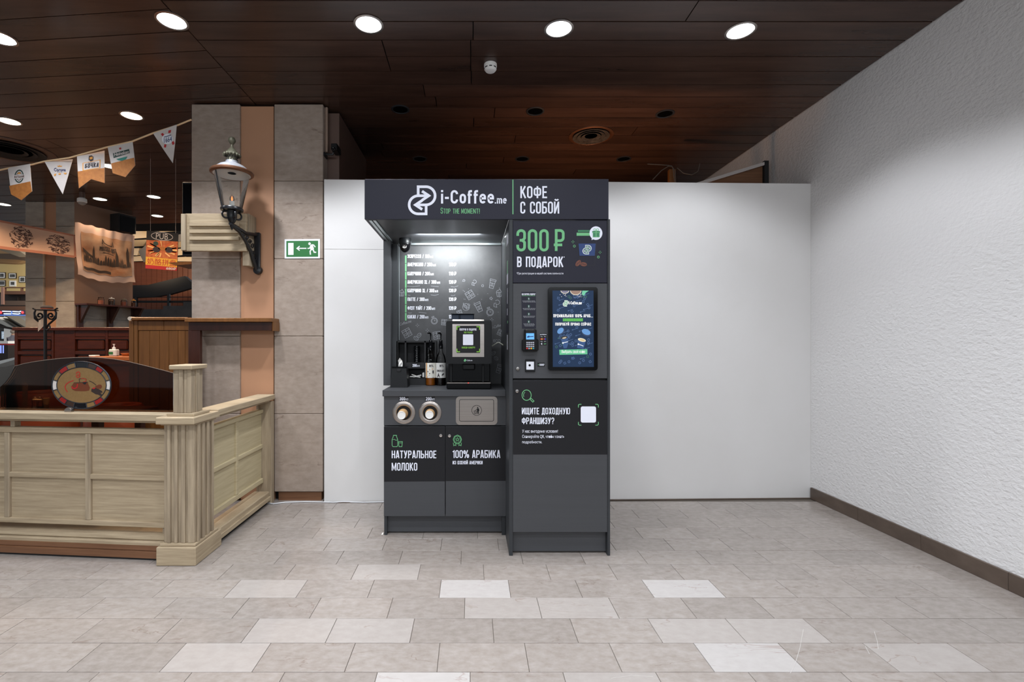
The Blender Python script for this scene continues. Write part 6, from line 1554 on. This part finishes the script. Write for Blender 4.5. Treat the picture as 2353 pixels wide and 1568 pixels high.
mb = MB(); mb.ribbon([(a, -b) for a, b in arc(.49, .12, .34, .105, 0, 360, 28)[:-1]], .014, lambda a, b: up(a, -b, .001), True); mb.build('oval_line', M_CLOTH, fpst)
mb = MB(); fnt(mb, '奶酪拼盘', .05, .97, .715, .885, lambda a, b: up(a, b, .001)); mb.build('lettering', M_REDP, fpst)
mb = MB(); fnt(mb, '680₽', .66, .97, .925, .985, lambda a, b: up(a, b, .001), .03); mb.build('lettering', M_CLOTH, fpst)
for u in (.12, .92): MB().tube([up(u, 0), up(u, 0) + Vector((0, 0, CEIL - up(u, 0).z))], .0012, 4).build('hanging_thread', M_CLOTH, fpst)
# ledge beside pillar
o = MB().prism([P(385, 604, 4.3), P(440, 601, 4.3), P(440, 607, 4.3), P(402, 610, 4.3)], (0, .22, 0)).build('wall_ledge', M_WALN); tag(o, 'pale wooden ledge jutting from behind the pillar, overlapping the food poster', 'ledge')
# coat stand
cs = thing('coat_stand', 'black wrought-iron coat stand with scroll hooks in front of the booth back', 'coat stand', (X(105, 4.7), 4.7, 0))
y_ = 4.7; mb = MB(); mb.tube([Vector((X(105, y_), y_, .01)), P(104, 705, y_)], .014, 10); mb.build('pole', M_IRON, cs)
MB().lathe([(.2, .0), (.2, .012), (.03, .03), (.0001, .03)], (X(105, y_), y_, .001), 'Z', 20).build('foot_plate', M_IRON, cs)
for sgn in (-1, 1):
    ctr = (104 + sgn * 13, 726)
    sp_ = [(104 + sgn * 1, 756), (104 + sgn * 9, 745), (104 + sgn * 24, 732), (104 + sgn * 25, 719), (104 + sgn * 22, 712), (104 + sgn * 28, 709)]
    MB().tube([P(a, b, y_) for a, b in sp_], .009, 8).build('hook_arm', M_IRON, cs)
    MB().tube([P(ctr[0] + sgn * (9.5 - k * .55) * math.cos(k * .62), ctr[1] + (9.5 - k * .55) * math.sin(k * .62), y_) for k in range(15)], .008, 8).build('scroll', M_IRON, cs)
MB().tube([P(104, 757, y_), P(110, 758, y_ - .02), P(115, 754, y_ - .03), P(114, 748, y_ - .03)], .007, 6).build('hook', M_IRON, cs)
o = MB().prism([P(88, 740, y_ - .08), P(97, 731, y_ - .02), P(99, 750, y_ - .02), P(87, 762, y_ - .08)], (.0, .003, 0)).build('paper_tag', M_PAPER); tag(o, 'white paper sheet hanging from the iron coat stand', 'paper')
hcn = Vector((X(108, y_ - .0), y_ - .0, Z(713, y_)))
ht_ = thing('felt_hat', 'dark felt hat lying on top of the iron coat stand', 'hat', hcn)
MB().lathe([(.0001, .0), (.085, -.004), (.09, .002), (.05, .008), (.048, .03), (.03, .045), (.0001, .044)], hcn, 'Z', 24).build('crown', mat('dark_felt', rgb(52, 50, 54), .9), ht_)
MB().lathe([(.05, .009), (.051, .018)], hcn, 'Z', 24).build('hat_band', M_LEATH, ht_)
# serving counter with orange top
sv = thing('serving_counter', 'honey oak serving counter with sanitiser bottle behind the stained-glass oval', 'counter', (X(250, 4.6), 4.75, 0))
y_ = 4.55; box('top', M_HONEY, (X(204, y_), y_, Z(829, y_)), (X(305, y_), y_ + .42, Z(820, y_)), sv, .004); box('front_panel', M_HONEY, (X(209, y_), y_ + .03, 0), (X(305, y_), y_ + .05, Z(829, y_)), sv); box('edge_board', M_HONEY, (X(204, y_), y_ + .01, Z(838, y_)), (X(305, y_), y_ + .03, Z(829.4, y_)), sv, .003); box('end_panel', M_HONEY, (X(209, y_), y_ + .05, 0), (X(212, y_), y_ + .4, Z(829, y_)), sv)
zt2 = Z(820, y_)
bt = thing('sanitiser_bottle', 'clear pump bottle with white top and green label on honey counter', 'bottle', (X(262, 4.7), 4.7, zt2)); c = Vector((X(262, 4.7), 4.7, zt2)); s = 4.7 / K
box('bottle', mat('milky_plastic', rgb(214, 214, 206), .3), (c.x - 9 * s, c.y - .025, zt2 + .001), (c.x + 9 * s, c.y + .025, zt2 + 16 * s), bt, .008); box('label', M_SGRN, (c.x - 8 * s, c.y - .0262, zt2 + 4 * s), (c.x + 2 * s, c.y - .025, zt2 + 10 * s), bt)
MB().lathe([(3.5 * s, 16 * s), (3.5 * s, 20 * s), (1.2 * s, 21 * s), (1.2 * s, 26 * s), (2.4 * s, 26.5 * s), (2.4 * s, 28 * s), (.0001, 28 * s)], c, 'Z', 14).build('pump', M_PAPER, bt)
bw = MB().lathe([(.0001, .001), (.03, .001), (.045, .028), (.043, .03), (.03, .008), (.0001, .006)], (X(290, 4.72), 4.72, zt2), 'Z', 24).build('wooden_bowl', M_HONEY); tag(bw, 'small wooden bowl on honey counter right of the sanitiser bottle', 'bowl')
nb = MB().box((X(201, 4.56), 4.57, zt2 + .001), (X(217, 4.56), 4.63, zt2 + .014), .004).build('folded_cloth', M_PAPER); tag(nb, 'folded white cloth at the left end of the honey counter', 'cloth')
# tables and tub chairs behind the glass
def tub(x, y, lab, r=.27, zt=.80):
    t = thing('tub_chair', lab, 'chair', (x, y, 0), 0, 'round leather chairs behind the smoked glass'); c = Vector((x, y, 0))
    MB().lathe([(r * .9, .42), (r, .46), (r, zt - .03), (r - .02, zt), (r - .06, zt), (r - .08, zt - .03), (r - .08, .46)], c, 'Z', 32, 0, 360).build('backrest', M_LEATH, t)
    MB().lathe([(.0001, .30), (r * .95, .30), (r * .97, .42), (r * .8, .47), (.0001, .48)], c, 'Z', 28).build('seat', M_LEATH, t)
    MB().lathe([(.2, .0), (.2, .02), (.03, .04), (.03, .30)], c, 'Z', 20).build('pedestal', M_IRON, t)
tub(X(95, 4.25), 4.25, 'tan leather tub chair behind the shakers on the table'); tub(-4.36, 4.2, 'tan leather tub chair at the far left, low behind rail', .25, .70); tub(X(262, 3.85), 3.86, 'tan leather tub chair behind the right side of the oval', .2, .74)
dt = thing('pub_table', 'dark wooden pub table behind the smoked glass carrying shakers', 'table', (-3.2, 3.32, 0))
box('top', M_MAHOG, (-3.9, 3.08, .735), (-2.35, 3.60, .765), dt, .005)
for (a, b) in ((-3.8, 3.14), (-2.45, 3.14), (-3.8, 3.54), (-2.45, 3.54)): box('leg', M_MAHOGD, (a - .025, b - .025, .0), (a + .025, b + .025, .735), dt, .003)
box('cross_bar', M_LEATH, (-2.9, 3.10, .55), (-2.4, 3.13, .58), dt)
tz = .765; yt = 3.35
def tp(px): return Vector((X(px, yt), yt, tz))
for i, (px, lab) in enumerate(((81, 'left glass shaker with metal cap on the pub table'), (91.5, 'right glass shaker of the pair, on the pub table'))):
    t = thing('table_shaker', lab, 'shaker', tp(px), 0, 'salt and pepper shakers'); c = tp(px); s = yt / K
    MB().lathe([(.0001, .0005), (6.5 * s, .0005), (7 * s, .01), (5.6 * s, 14 * s), (6.5 * s, 24 * s)], c, 'Z', 16).build('glass', M_GLASS, t)
    MB().lathe([(6.6 * s, 24 * s), (7.4 * s, 25 * s), (5 * s, 27 * s), (2 * s, 28 * s), (2.6 * s, 31 * s), (.0001, 32.5 * s)], c, 'Z', 16).build('cap', M_CHROME, t)
    MB().lathe([(.0001, .002), (5 * s, .002), (4.6 * s, 10 * s), (.0001, 10 * s)], c, 'Z', 12).build('contents', M_PAPER if i == 0 else M_INK, t)
c = tp(106); s = yt / K; t = thing('toothpick_holder', 'small glass of wooden toothpicks right of the shakers', 'toothpick holder', c)
MB().lathe([(.0001, .0005), (6 * s, .0005), (6.5 * s, 4 * s), (4.4 * s, 6 * s), (5.6 * s, 15 * s)], c, 'Z', 16).build('glass', M_GLASS, t); MB().lathe([(4 * s, 6 * s), (6.6 * s, 29 * s), (.0001, 29.5 * s)], c, 'Z', 14).build('toothpicks', M_KRAFT, t)
t = thing('table_card', 'tall narrow menu card on small stand at left of the shakers', 'menu card', tp(56))
mb = MB(); c = tp(56); mb.add([c + Vector(p) for p in [(-6 * s, .01, 8 * s), (6 * s, .0, 8 * s), (6.8 * s, .01, 62 * s), (-4.4 * s, .02, 64 * s)]], [(0, 1, 2, 3)]); mb2 = MB().prism([c + Vector(p) for p in [(-6 * s, .0, 8 * s), (6 * s, .0, 8 * s), (6.8 * s, .0, 62 * s), (-4.4 * s, .0, 64 * s)]], (0, .004, 0)); mb2.build('card', mat('faded_card', rgb(150, 108, 84), .6, var=((20, 20, 20), .8, rgb(108, 84, 70))), t)
MB().prism([c + Vector(p) for p in [(-15 * s, -.01, .0005), (14 * s, -.01, .0005), (4 * s, -.01, 9 * s), (-5 * s, -.01, 9 * s)]], (0, .03, 0)).build('stand', M_WALN, t)

# ================================================================== THE HALL BEYOND
# right-hand view: folded lit ceiling, boarded wall and stair
fc = struct('ceiling_folds')
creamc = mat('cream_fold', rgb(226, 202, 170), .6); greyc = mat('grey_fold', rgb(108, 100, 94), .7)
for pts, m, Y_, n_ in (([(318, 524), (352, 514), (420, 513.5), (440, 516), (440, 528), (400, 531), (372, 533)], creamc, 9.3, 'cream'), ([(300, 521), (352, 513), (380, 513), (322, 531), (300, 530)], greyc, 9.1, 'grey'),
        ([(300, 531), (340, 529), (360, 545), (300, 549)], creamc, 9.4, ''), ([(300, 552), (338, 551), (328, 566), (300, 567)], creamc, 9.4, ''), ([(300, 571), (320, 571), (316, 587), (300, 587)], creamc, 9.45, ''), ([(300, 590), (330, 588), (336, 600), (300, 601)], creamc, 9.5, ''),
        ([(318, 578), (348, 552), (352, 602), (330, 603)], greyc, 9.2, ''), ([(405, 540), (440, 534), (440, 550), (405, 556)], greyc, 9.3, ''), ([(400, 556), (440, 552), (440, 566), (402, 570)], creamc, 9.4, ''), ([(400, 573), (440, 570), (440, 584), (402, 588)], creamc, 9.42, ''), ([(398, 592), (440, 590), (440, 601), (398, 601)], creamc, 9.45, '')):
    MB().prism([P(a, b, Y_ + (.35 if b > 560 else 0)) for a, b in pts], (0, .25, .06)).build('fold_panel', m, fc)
wh = struct('wall_hall')
MB().box((X(290, 10), 10.0, 0), (X(460, 10), 10.2, 5.2)).build('backing', M_JOINT, wh)
for k, a in enumerate(range(300, 448, 12)): box('board', mat('red_brown_board', rgb(118, 62, 36), .5, var=((3, 3, 30), .6, rgb(92, 46, 26))), (X(a, 9.9), 9.9, 0), (X(a + 11.6, 9.9), 9.99, Z(602, 9.9)), wh, .004)
stt = thing('stair_flight', 'dark grey stair flight with black solid balustrade beyond the pub', 'staircase', P(370, 680, 9.2))
MB().prism([P(a, b, 9.2) for a, b in [(300, 656), (340, 655), (424, 634.5), (444, 652), (444, 661), (388, 677), (350, 683), (300, 685)]], (0, .1, 0)).build('balustrade', mat('black_panel', rgb(34, 32, 34), .6), stt)
for a, b in ((309, 684), (384, 676)): box('rail_post', M_IRON, (X(a, 9.15), 9.15, Z(712, 9.15)), (X(a + 5, 9.15), 9.19, Z(b, 9.15)), stt)
for y0_ in (682, 691): box('rail_bar', M_BLKM, (X(300, 9.16), 9.17, Z(y0_ + (1.6 if y0_ == 682 else 5), 9.16)), (X(444, 9.16), 9.19, Z(y0_, 9.16)), stt)
gr_ = mat('dark_granite', rgb(84, 84, 88), .5, var=((6, 6, 6), .7, rgb(58, 58, 62)))
MB().prism([P(a, b, 8.9) for a, b in [(296, 711), (375, 711), (375, 703), (421, 703), (421, 694), (450, 694), (450, 938), (296, 938)]], (0, .3, 0)).build('stepped_plinth', gr_, stt)
# left-hand view: folded ceiling, yellow wall with pictures, balcony, neon fascia, ramps
yy = 22.0
lw = struct('wall_far')
yel = mat('yellow_wall', rgb(198, 172, 116), .7)
MB().prism([P(a, b, yy) for a, b in [(-60, 560), (110, 560), (110, 672), (-60, 672)]], (0, .2, 0)).build('yellow_plaster', yel, lw)
MB().prism([P(a, b, yy + .3) for a, b in [(-60, 660), (110, 660), (110, 860), (-60, 860)]], (0, .2, 0)).build('dark_backing', mat('dark_shop', rgb(58, 56, 56), .7), lw)
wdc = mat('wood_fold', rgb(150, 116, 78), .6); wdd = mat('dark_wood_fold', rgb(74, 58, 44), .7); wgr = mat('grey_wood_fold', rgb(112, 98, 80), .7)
lc = struct('ceiling_far')
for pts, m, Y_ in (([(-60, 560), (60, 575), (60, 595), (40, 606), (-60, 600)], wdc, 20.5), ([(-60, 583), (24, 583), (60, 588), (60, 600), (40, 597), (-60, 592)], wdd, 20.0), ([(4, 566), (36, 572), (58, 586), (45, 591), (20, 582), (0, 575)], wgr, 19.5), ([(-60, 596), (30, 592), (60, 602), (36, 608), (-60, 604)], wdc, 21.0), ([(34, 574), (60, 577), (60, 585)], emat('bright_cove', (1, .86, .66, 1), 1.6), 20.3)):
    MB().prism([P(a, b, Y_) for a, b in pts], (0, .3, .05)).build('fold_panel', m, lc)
dkf = mat('picture_frame', rgb(52, 44, 38), .5); gph = mat('grey_photograph', rgb(92, 92, 90), .6, var=((9, 9, 9), 1, rgb(40, 40, 42)))
for i, (x0, x1, y0_, y1_, ph, lab) in enumerate(((-4, 12, 626, 640, (0, 8.5, 629, 637), 'framed photo at left end of the upper row on the yellow wall'), (19.5, 37, 627.5, 640.5, (22.5, 34.5, 630.5, 637.5), 'wide framed photo in the middle of the upper row'), (43.5, 58.5, 635, 649.5, (46.5, 56, 638, 647), 'framed photo farthest right, beside the marble pillar'), (-4, 12, 644, 658, (-1, 10, 646.5, 655), 'framed photo at left end of the lower row'), (21.5, 36, 645, 658.5, (24.5, 33, 648, 655), 'pale framed photo in the lower row under the wide one'))):
    t = thing('framed_photo', lab, 'picture', P((x0 + x1) / 2, y1_, yy - .05), 0, 'framed photos on the yellow wall')
    Yp = yy - .04
    MB().prism([P(a, b, Yp) for a, b in [(x0, y0_), (x1, y0_), (x1, y1_), (x0, y1_)]], (0, .035, 0)).build('frame', dkf if i != 4 else M_PAPER, t)
    flat('mount', M_PAPER, [(x0 + 1.2, y0_ + 1.2), (x1 - 1.2, y0_ + 1.2), (x1 - 1.2, y1_ - 1.2), (x0 + 1.2, y1_ - 1.2)], Yp - .004, t); flat('photograph', gph, [(ph[0], ph[2]), (ph[1], ph[2]), (ph[1], ph[3]), (ph[0], ph[3])], Yp - .008, t)
bal = thing('balcony', 'brown timber balcony with rail under the yellow picture wall', 'balcony', P(30, 690, 20.6))
yB = 20.6; bw_ = mat('balcony_brown', rgb(94, 62, 44), .6); bd_ = mat('balcony_dark', rgb(40, 30, 26), .7)
def bq(nm, m, x0, x1, y0_, y1_, Y_, d): box(nm, m, (X(x0, Y_), Y_, Z(y1_, Y_)), (X(x1, Y_), Y_ + d, Z(y0_, Y_)), bal)
bq('hand_rail', bw_, 8, 100, 660, 662, yB, .1)
for a in (8, 47): bq('rail_post', bw_, a, a + 2, 662, 669, yB, .1)
bq('upper_fascia', bw_, 2, 100, 669, 676.5, yB, .4); bq('shadow_gap', bd_, 4, 100, 676.5, 683, yB + .3, .2); bq('recess_board', bd_, 4, 100, 683, 691.5, yB + .28, .2); bq('middle_fascia', mat('balcony_grey_brown', rgb(84, 66, 54), .6), 3, 100, 691.5, 702, yB, .4); bq('gap_strip', bd_, -40, 100, 702, 704.2, yB + .02, .3); bq('lower_fascia', bw_, -40, 100, 704.2, 713, yB, .4); bq('rail_post', bd_, 39, 41, 683, 691.5, yB + .2, .1)
bq('newel', mat('pinkish_post', rgb(150, 112, 98), .6), 2, 8, 660, 700, yB - .05, .05)
ne = thing('neon_fascia', 'dark shop fascia with white-blue neon bars and red ends beyond the pub', 'sign', P(30, 719, 20.3))
yN = 20.2
box('board', mat('fascia_dark', rgb(54, 48, 66), .5), (X(-40, yN), yN, Z(724, yN)), (X(100, yN), yN + .1, Z(713.2, yN)), ne)
nw = emat('neon_white', (.62, .78, 1, 1), 2.4); nr = emat('neon_red', (1, .05, .06, 1), 1.4); nb_ = emat('neon_blue', (.12, .28, 1, 1), 1.2)
def nbar(nm, m, pts, r_): MB().tube([P(a, b, yN - .03) for a, b in pts], r_, 6).build(nm, m, ne)
nbar('neon_bar', nw, [(5.5, 715.6), (26, 716.4)], .018); nbar('neon_bar', nw, [(29, 716.2), (44, 717), (48, 715.4)], .018); nbar('neon_bar', nw, [(9, 721.4), (26, 721.6)], .018); nbar('neon_bar', nw, [(29, 721.2), (42, 722), (46, 720.6)], .018)
nbar('neon_stem', nb_, [(26.5, 715.5), (27, 722.5)], .016); nbar('lower_tube', nb_, [(-20, 724.8), (100, 724.8)], .012)
for cx in (1.5, 51.8): MB().ball(P(cx, 718.4, yN - .02), .045, 12, 6, 1.3).build('red_end', nr, ne)
lgp = MB().prism([P(a, b, 21.5) for a, b in [(9, 726), (100, 726), (100, 790), (9, 790)]], (0, .1, 0)).build('shop_wall', mat('white_shop_wall', rgb(236, 234, 230), .7)); tag(lgp, 'bright white shop wall behind the slanting ramps', 'wall', None, 'structure')
esc = thing('escalator', 'dark escalator beams slanting down across the white shop wall', 'escalator', P(30, 745, 18.5))
esm = mat('escalator_dark', rgb(78, 72, 62), .5); esl = mat('escalator_light', rgb(176, 172, 164), .5)
for pts, m in (([(10, 726), (14, 726), (60, 753), (60, 757)], esm), ([(5, 731), (9, 732), (44, 752.5), (40, 754)], esm), ([(-20, 728), (-8, 728), (30, 753), (30, 757), (-20, 735)], esl), ([(-20, 742), (0, 747), (34, 755), (34, 759), (-20, 750)], bd_)):
    MB().prism([P(a, b, 18.6) for a, b in pts], (0, .5, 0)).build('beam', m, esc)
mbd = thing('lit_menu_board', 'small lit bluish menu board in the far shop at left edge', 'menu board', P(9, 770, 22.2))
flat('frame', bd_, [(1.5, 760), (17, 760), (17, 782), (1.5, 782)], 22.24, mbd, .06); mb = MB(); rr = random.Random(4)
flat('display', emat('menu_glow', rgb(70, 96, 120), .8), [(3, 761.5), (15.5, 761.5), (15.5, 779.5), (3, 779.5)], 22.23, mbd)
for k in range(7):
    x = 4
    while x < 14: l_ = rr.uniform(1, 3); fillp(mb, [(x, 763 + k * 2.3), (x + l_, 763 + k * 2.3), (x + l_, 764.3 + k * 2.3), (x, 764.3 + k * 2.3)], 22.22); x += l_ + .7
mb.build('menu_lines', emat('menu_white', (.8, .9, 1, 1), 1.0), mbd)
stl = thing('market_stall', 'far white stall with red top edge and blue-lit front', 'stall', P(6, 800, 19.5))
yS = 19.5
def sq(nm, m, x0, x1, y0_, y1_, d=.4): box(nm, m, (X(x0, yS), yS, Z(y1_, yS)), (X(x1, yS), yS + d, Z(y0_, yS)), stl)
sq('counter', M_PAPER, -30, 18, 784, 790); sq('red_edge', M_REDP, -30, 16, 790, 793, .38); sq('dark_front', bd_, -30, 18, 793, 854, .3)
for a, b in ((0, 3.8), (6, 9)): flat('blue_light', emat('stall_blue', (.3, .4, 1, 1), 1.0), [(a, 794), (b, 794), (b, 812), (a, 812)], yS - .01, stl)
# figure walking away in the hall
def figure():
    Y_ = 21.0; x = X(30, Y_); sk_ = [(0, 0, .95), (0, 0, 1.2), (0, .0, 1.42), (0, 0, 1.50), (0, .0, 1.62), (.18, 0, 1.40), (.24, .02, 1.12), (.22, -.1, .9), (-.18, 0, 1.40), (-.24, .02, 1.12), (-.22, -.1, .9), (.1, 0, .9), (.11, -.03, .5), (.11, .02, .07), (.12, -.1, .03), (-.1, 0, .9), (-.11, .05, .5), (-.11, .1, .07), (-.12, -.02, .03)]
    ed = [(0, 1), (1, 2), (2, 3), (3, 4), (2, 5), (5, 6), (6, 7), (2, 8), (8, 9), (9, 10), (0, 11), (11, 12), (12, 13), (13, 14), (0, 15), (15, 16), (16, 17), (17, 18)]
    ra = [.15, .15, .14, .06, .10, .07, .05, .035, .07, .05, .035, .10, .075, .045, .04, .10, .075, .045, .04]
    me = bpy.data.meshes.new('person'); me.from_pydata(sk_, ed, []); o = bpy.data.objects.new('person', me); COL.objects.link(o); o.location = (x, Y_, 0)
    md = o.modifiers.new('skin', 'SKIN'); me.skin_vertices
    if not me.skin_vertices: 
        bm = bmesh.new(); bm.from_mesh(me); bm.verts.layers.skin.verify(); bm.to_mesh(me); bm.free()
    for i, v in enumerate(me.skin_vertices[0].data): v.radius = (ra[i], ra[i] * .8); v.use_root = (i == 0)
    o.modifiers.new('sub', 'SUBSURF').levels = 1; o.modifiers['sub'].render_levels = 1
    m = bpy.data.materials.new('clothes'); m.use_nodes = True; nt = m.node_tree; b = nt.nodes['Principled BSDF']; b.inputs['Roughness'].default_value = .8
    tc = nn(nt, 'ShaderNodeTexCoord'); sx = nn(nt, 'ShaderNodeSeparateXYZ'); nt.links.new(tc.outputs['Object'], sx.inputs[0])
    mr = nn(nt, 'ShaderNodeMapRange'); mr.inputs['From Max'].default_value = 1.8; nt.links.new(sx.outputs['Z'], mr.inputs['Value'])
    cr = nn(nt, 'ShaderNodeValToRGB'); cr.color_ramp.interpolation = 'CONSTANT'; el = cr.color_ramp.elements
    el[0].color = rgb(34, 32, 34); el[1].position = .05; el[1].color = rgb(44, 50, 66)
    for p_, c_ in ((.54, rgb(122, 118, 128)), (.845, rgb(190, 150, 130))): q_ = el.new(p_); q_.color = c_
    nt.links.new(mr.outputs[0], cr.inputs[0]); nt.links.new(cr.outputs[0], b.inputs['Base Color']); me.materials.append(m)
    tag(o, 'person in grey top and dark jeans, half hidden behind the booth back', 'person')
    mb = MB(); mb.ball((0, .0, 1.69), .095, 14, 8, 1.1); h = mb.build('hair', mat('grey_hair', rgb(150, 138, 128), .9), None, True); h.parent = o
figure()
lowp = MB().prism([P(-30, 836, 12.5), P(33, 822, 12.5), P(36, 826, 12.5), P(-30, 846, 12.5)], (0, .5, 0)).build('tilted_board', M_PAPER); tag(lowp, 'tilted white-edged board near the floor left of the booth', 'board')
bench = MB().box((X(-40, 13.2), 13.2, .0), (X(40, 13.2), 13.8, Z(838, 13.2)), .01).build('grey_bench', mat('bench_grey', rgb(112, 106, 100), .6)); tag(bench, 'long low grey bench on the far hall floor', 'bench')
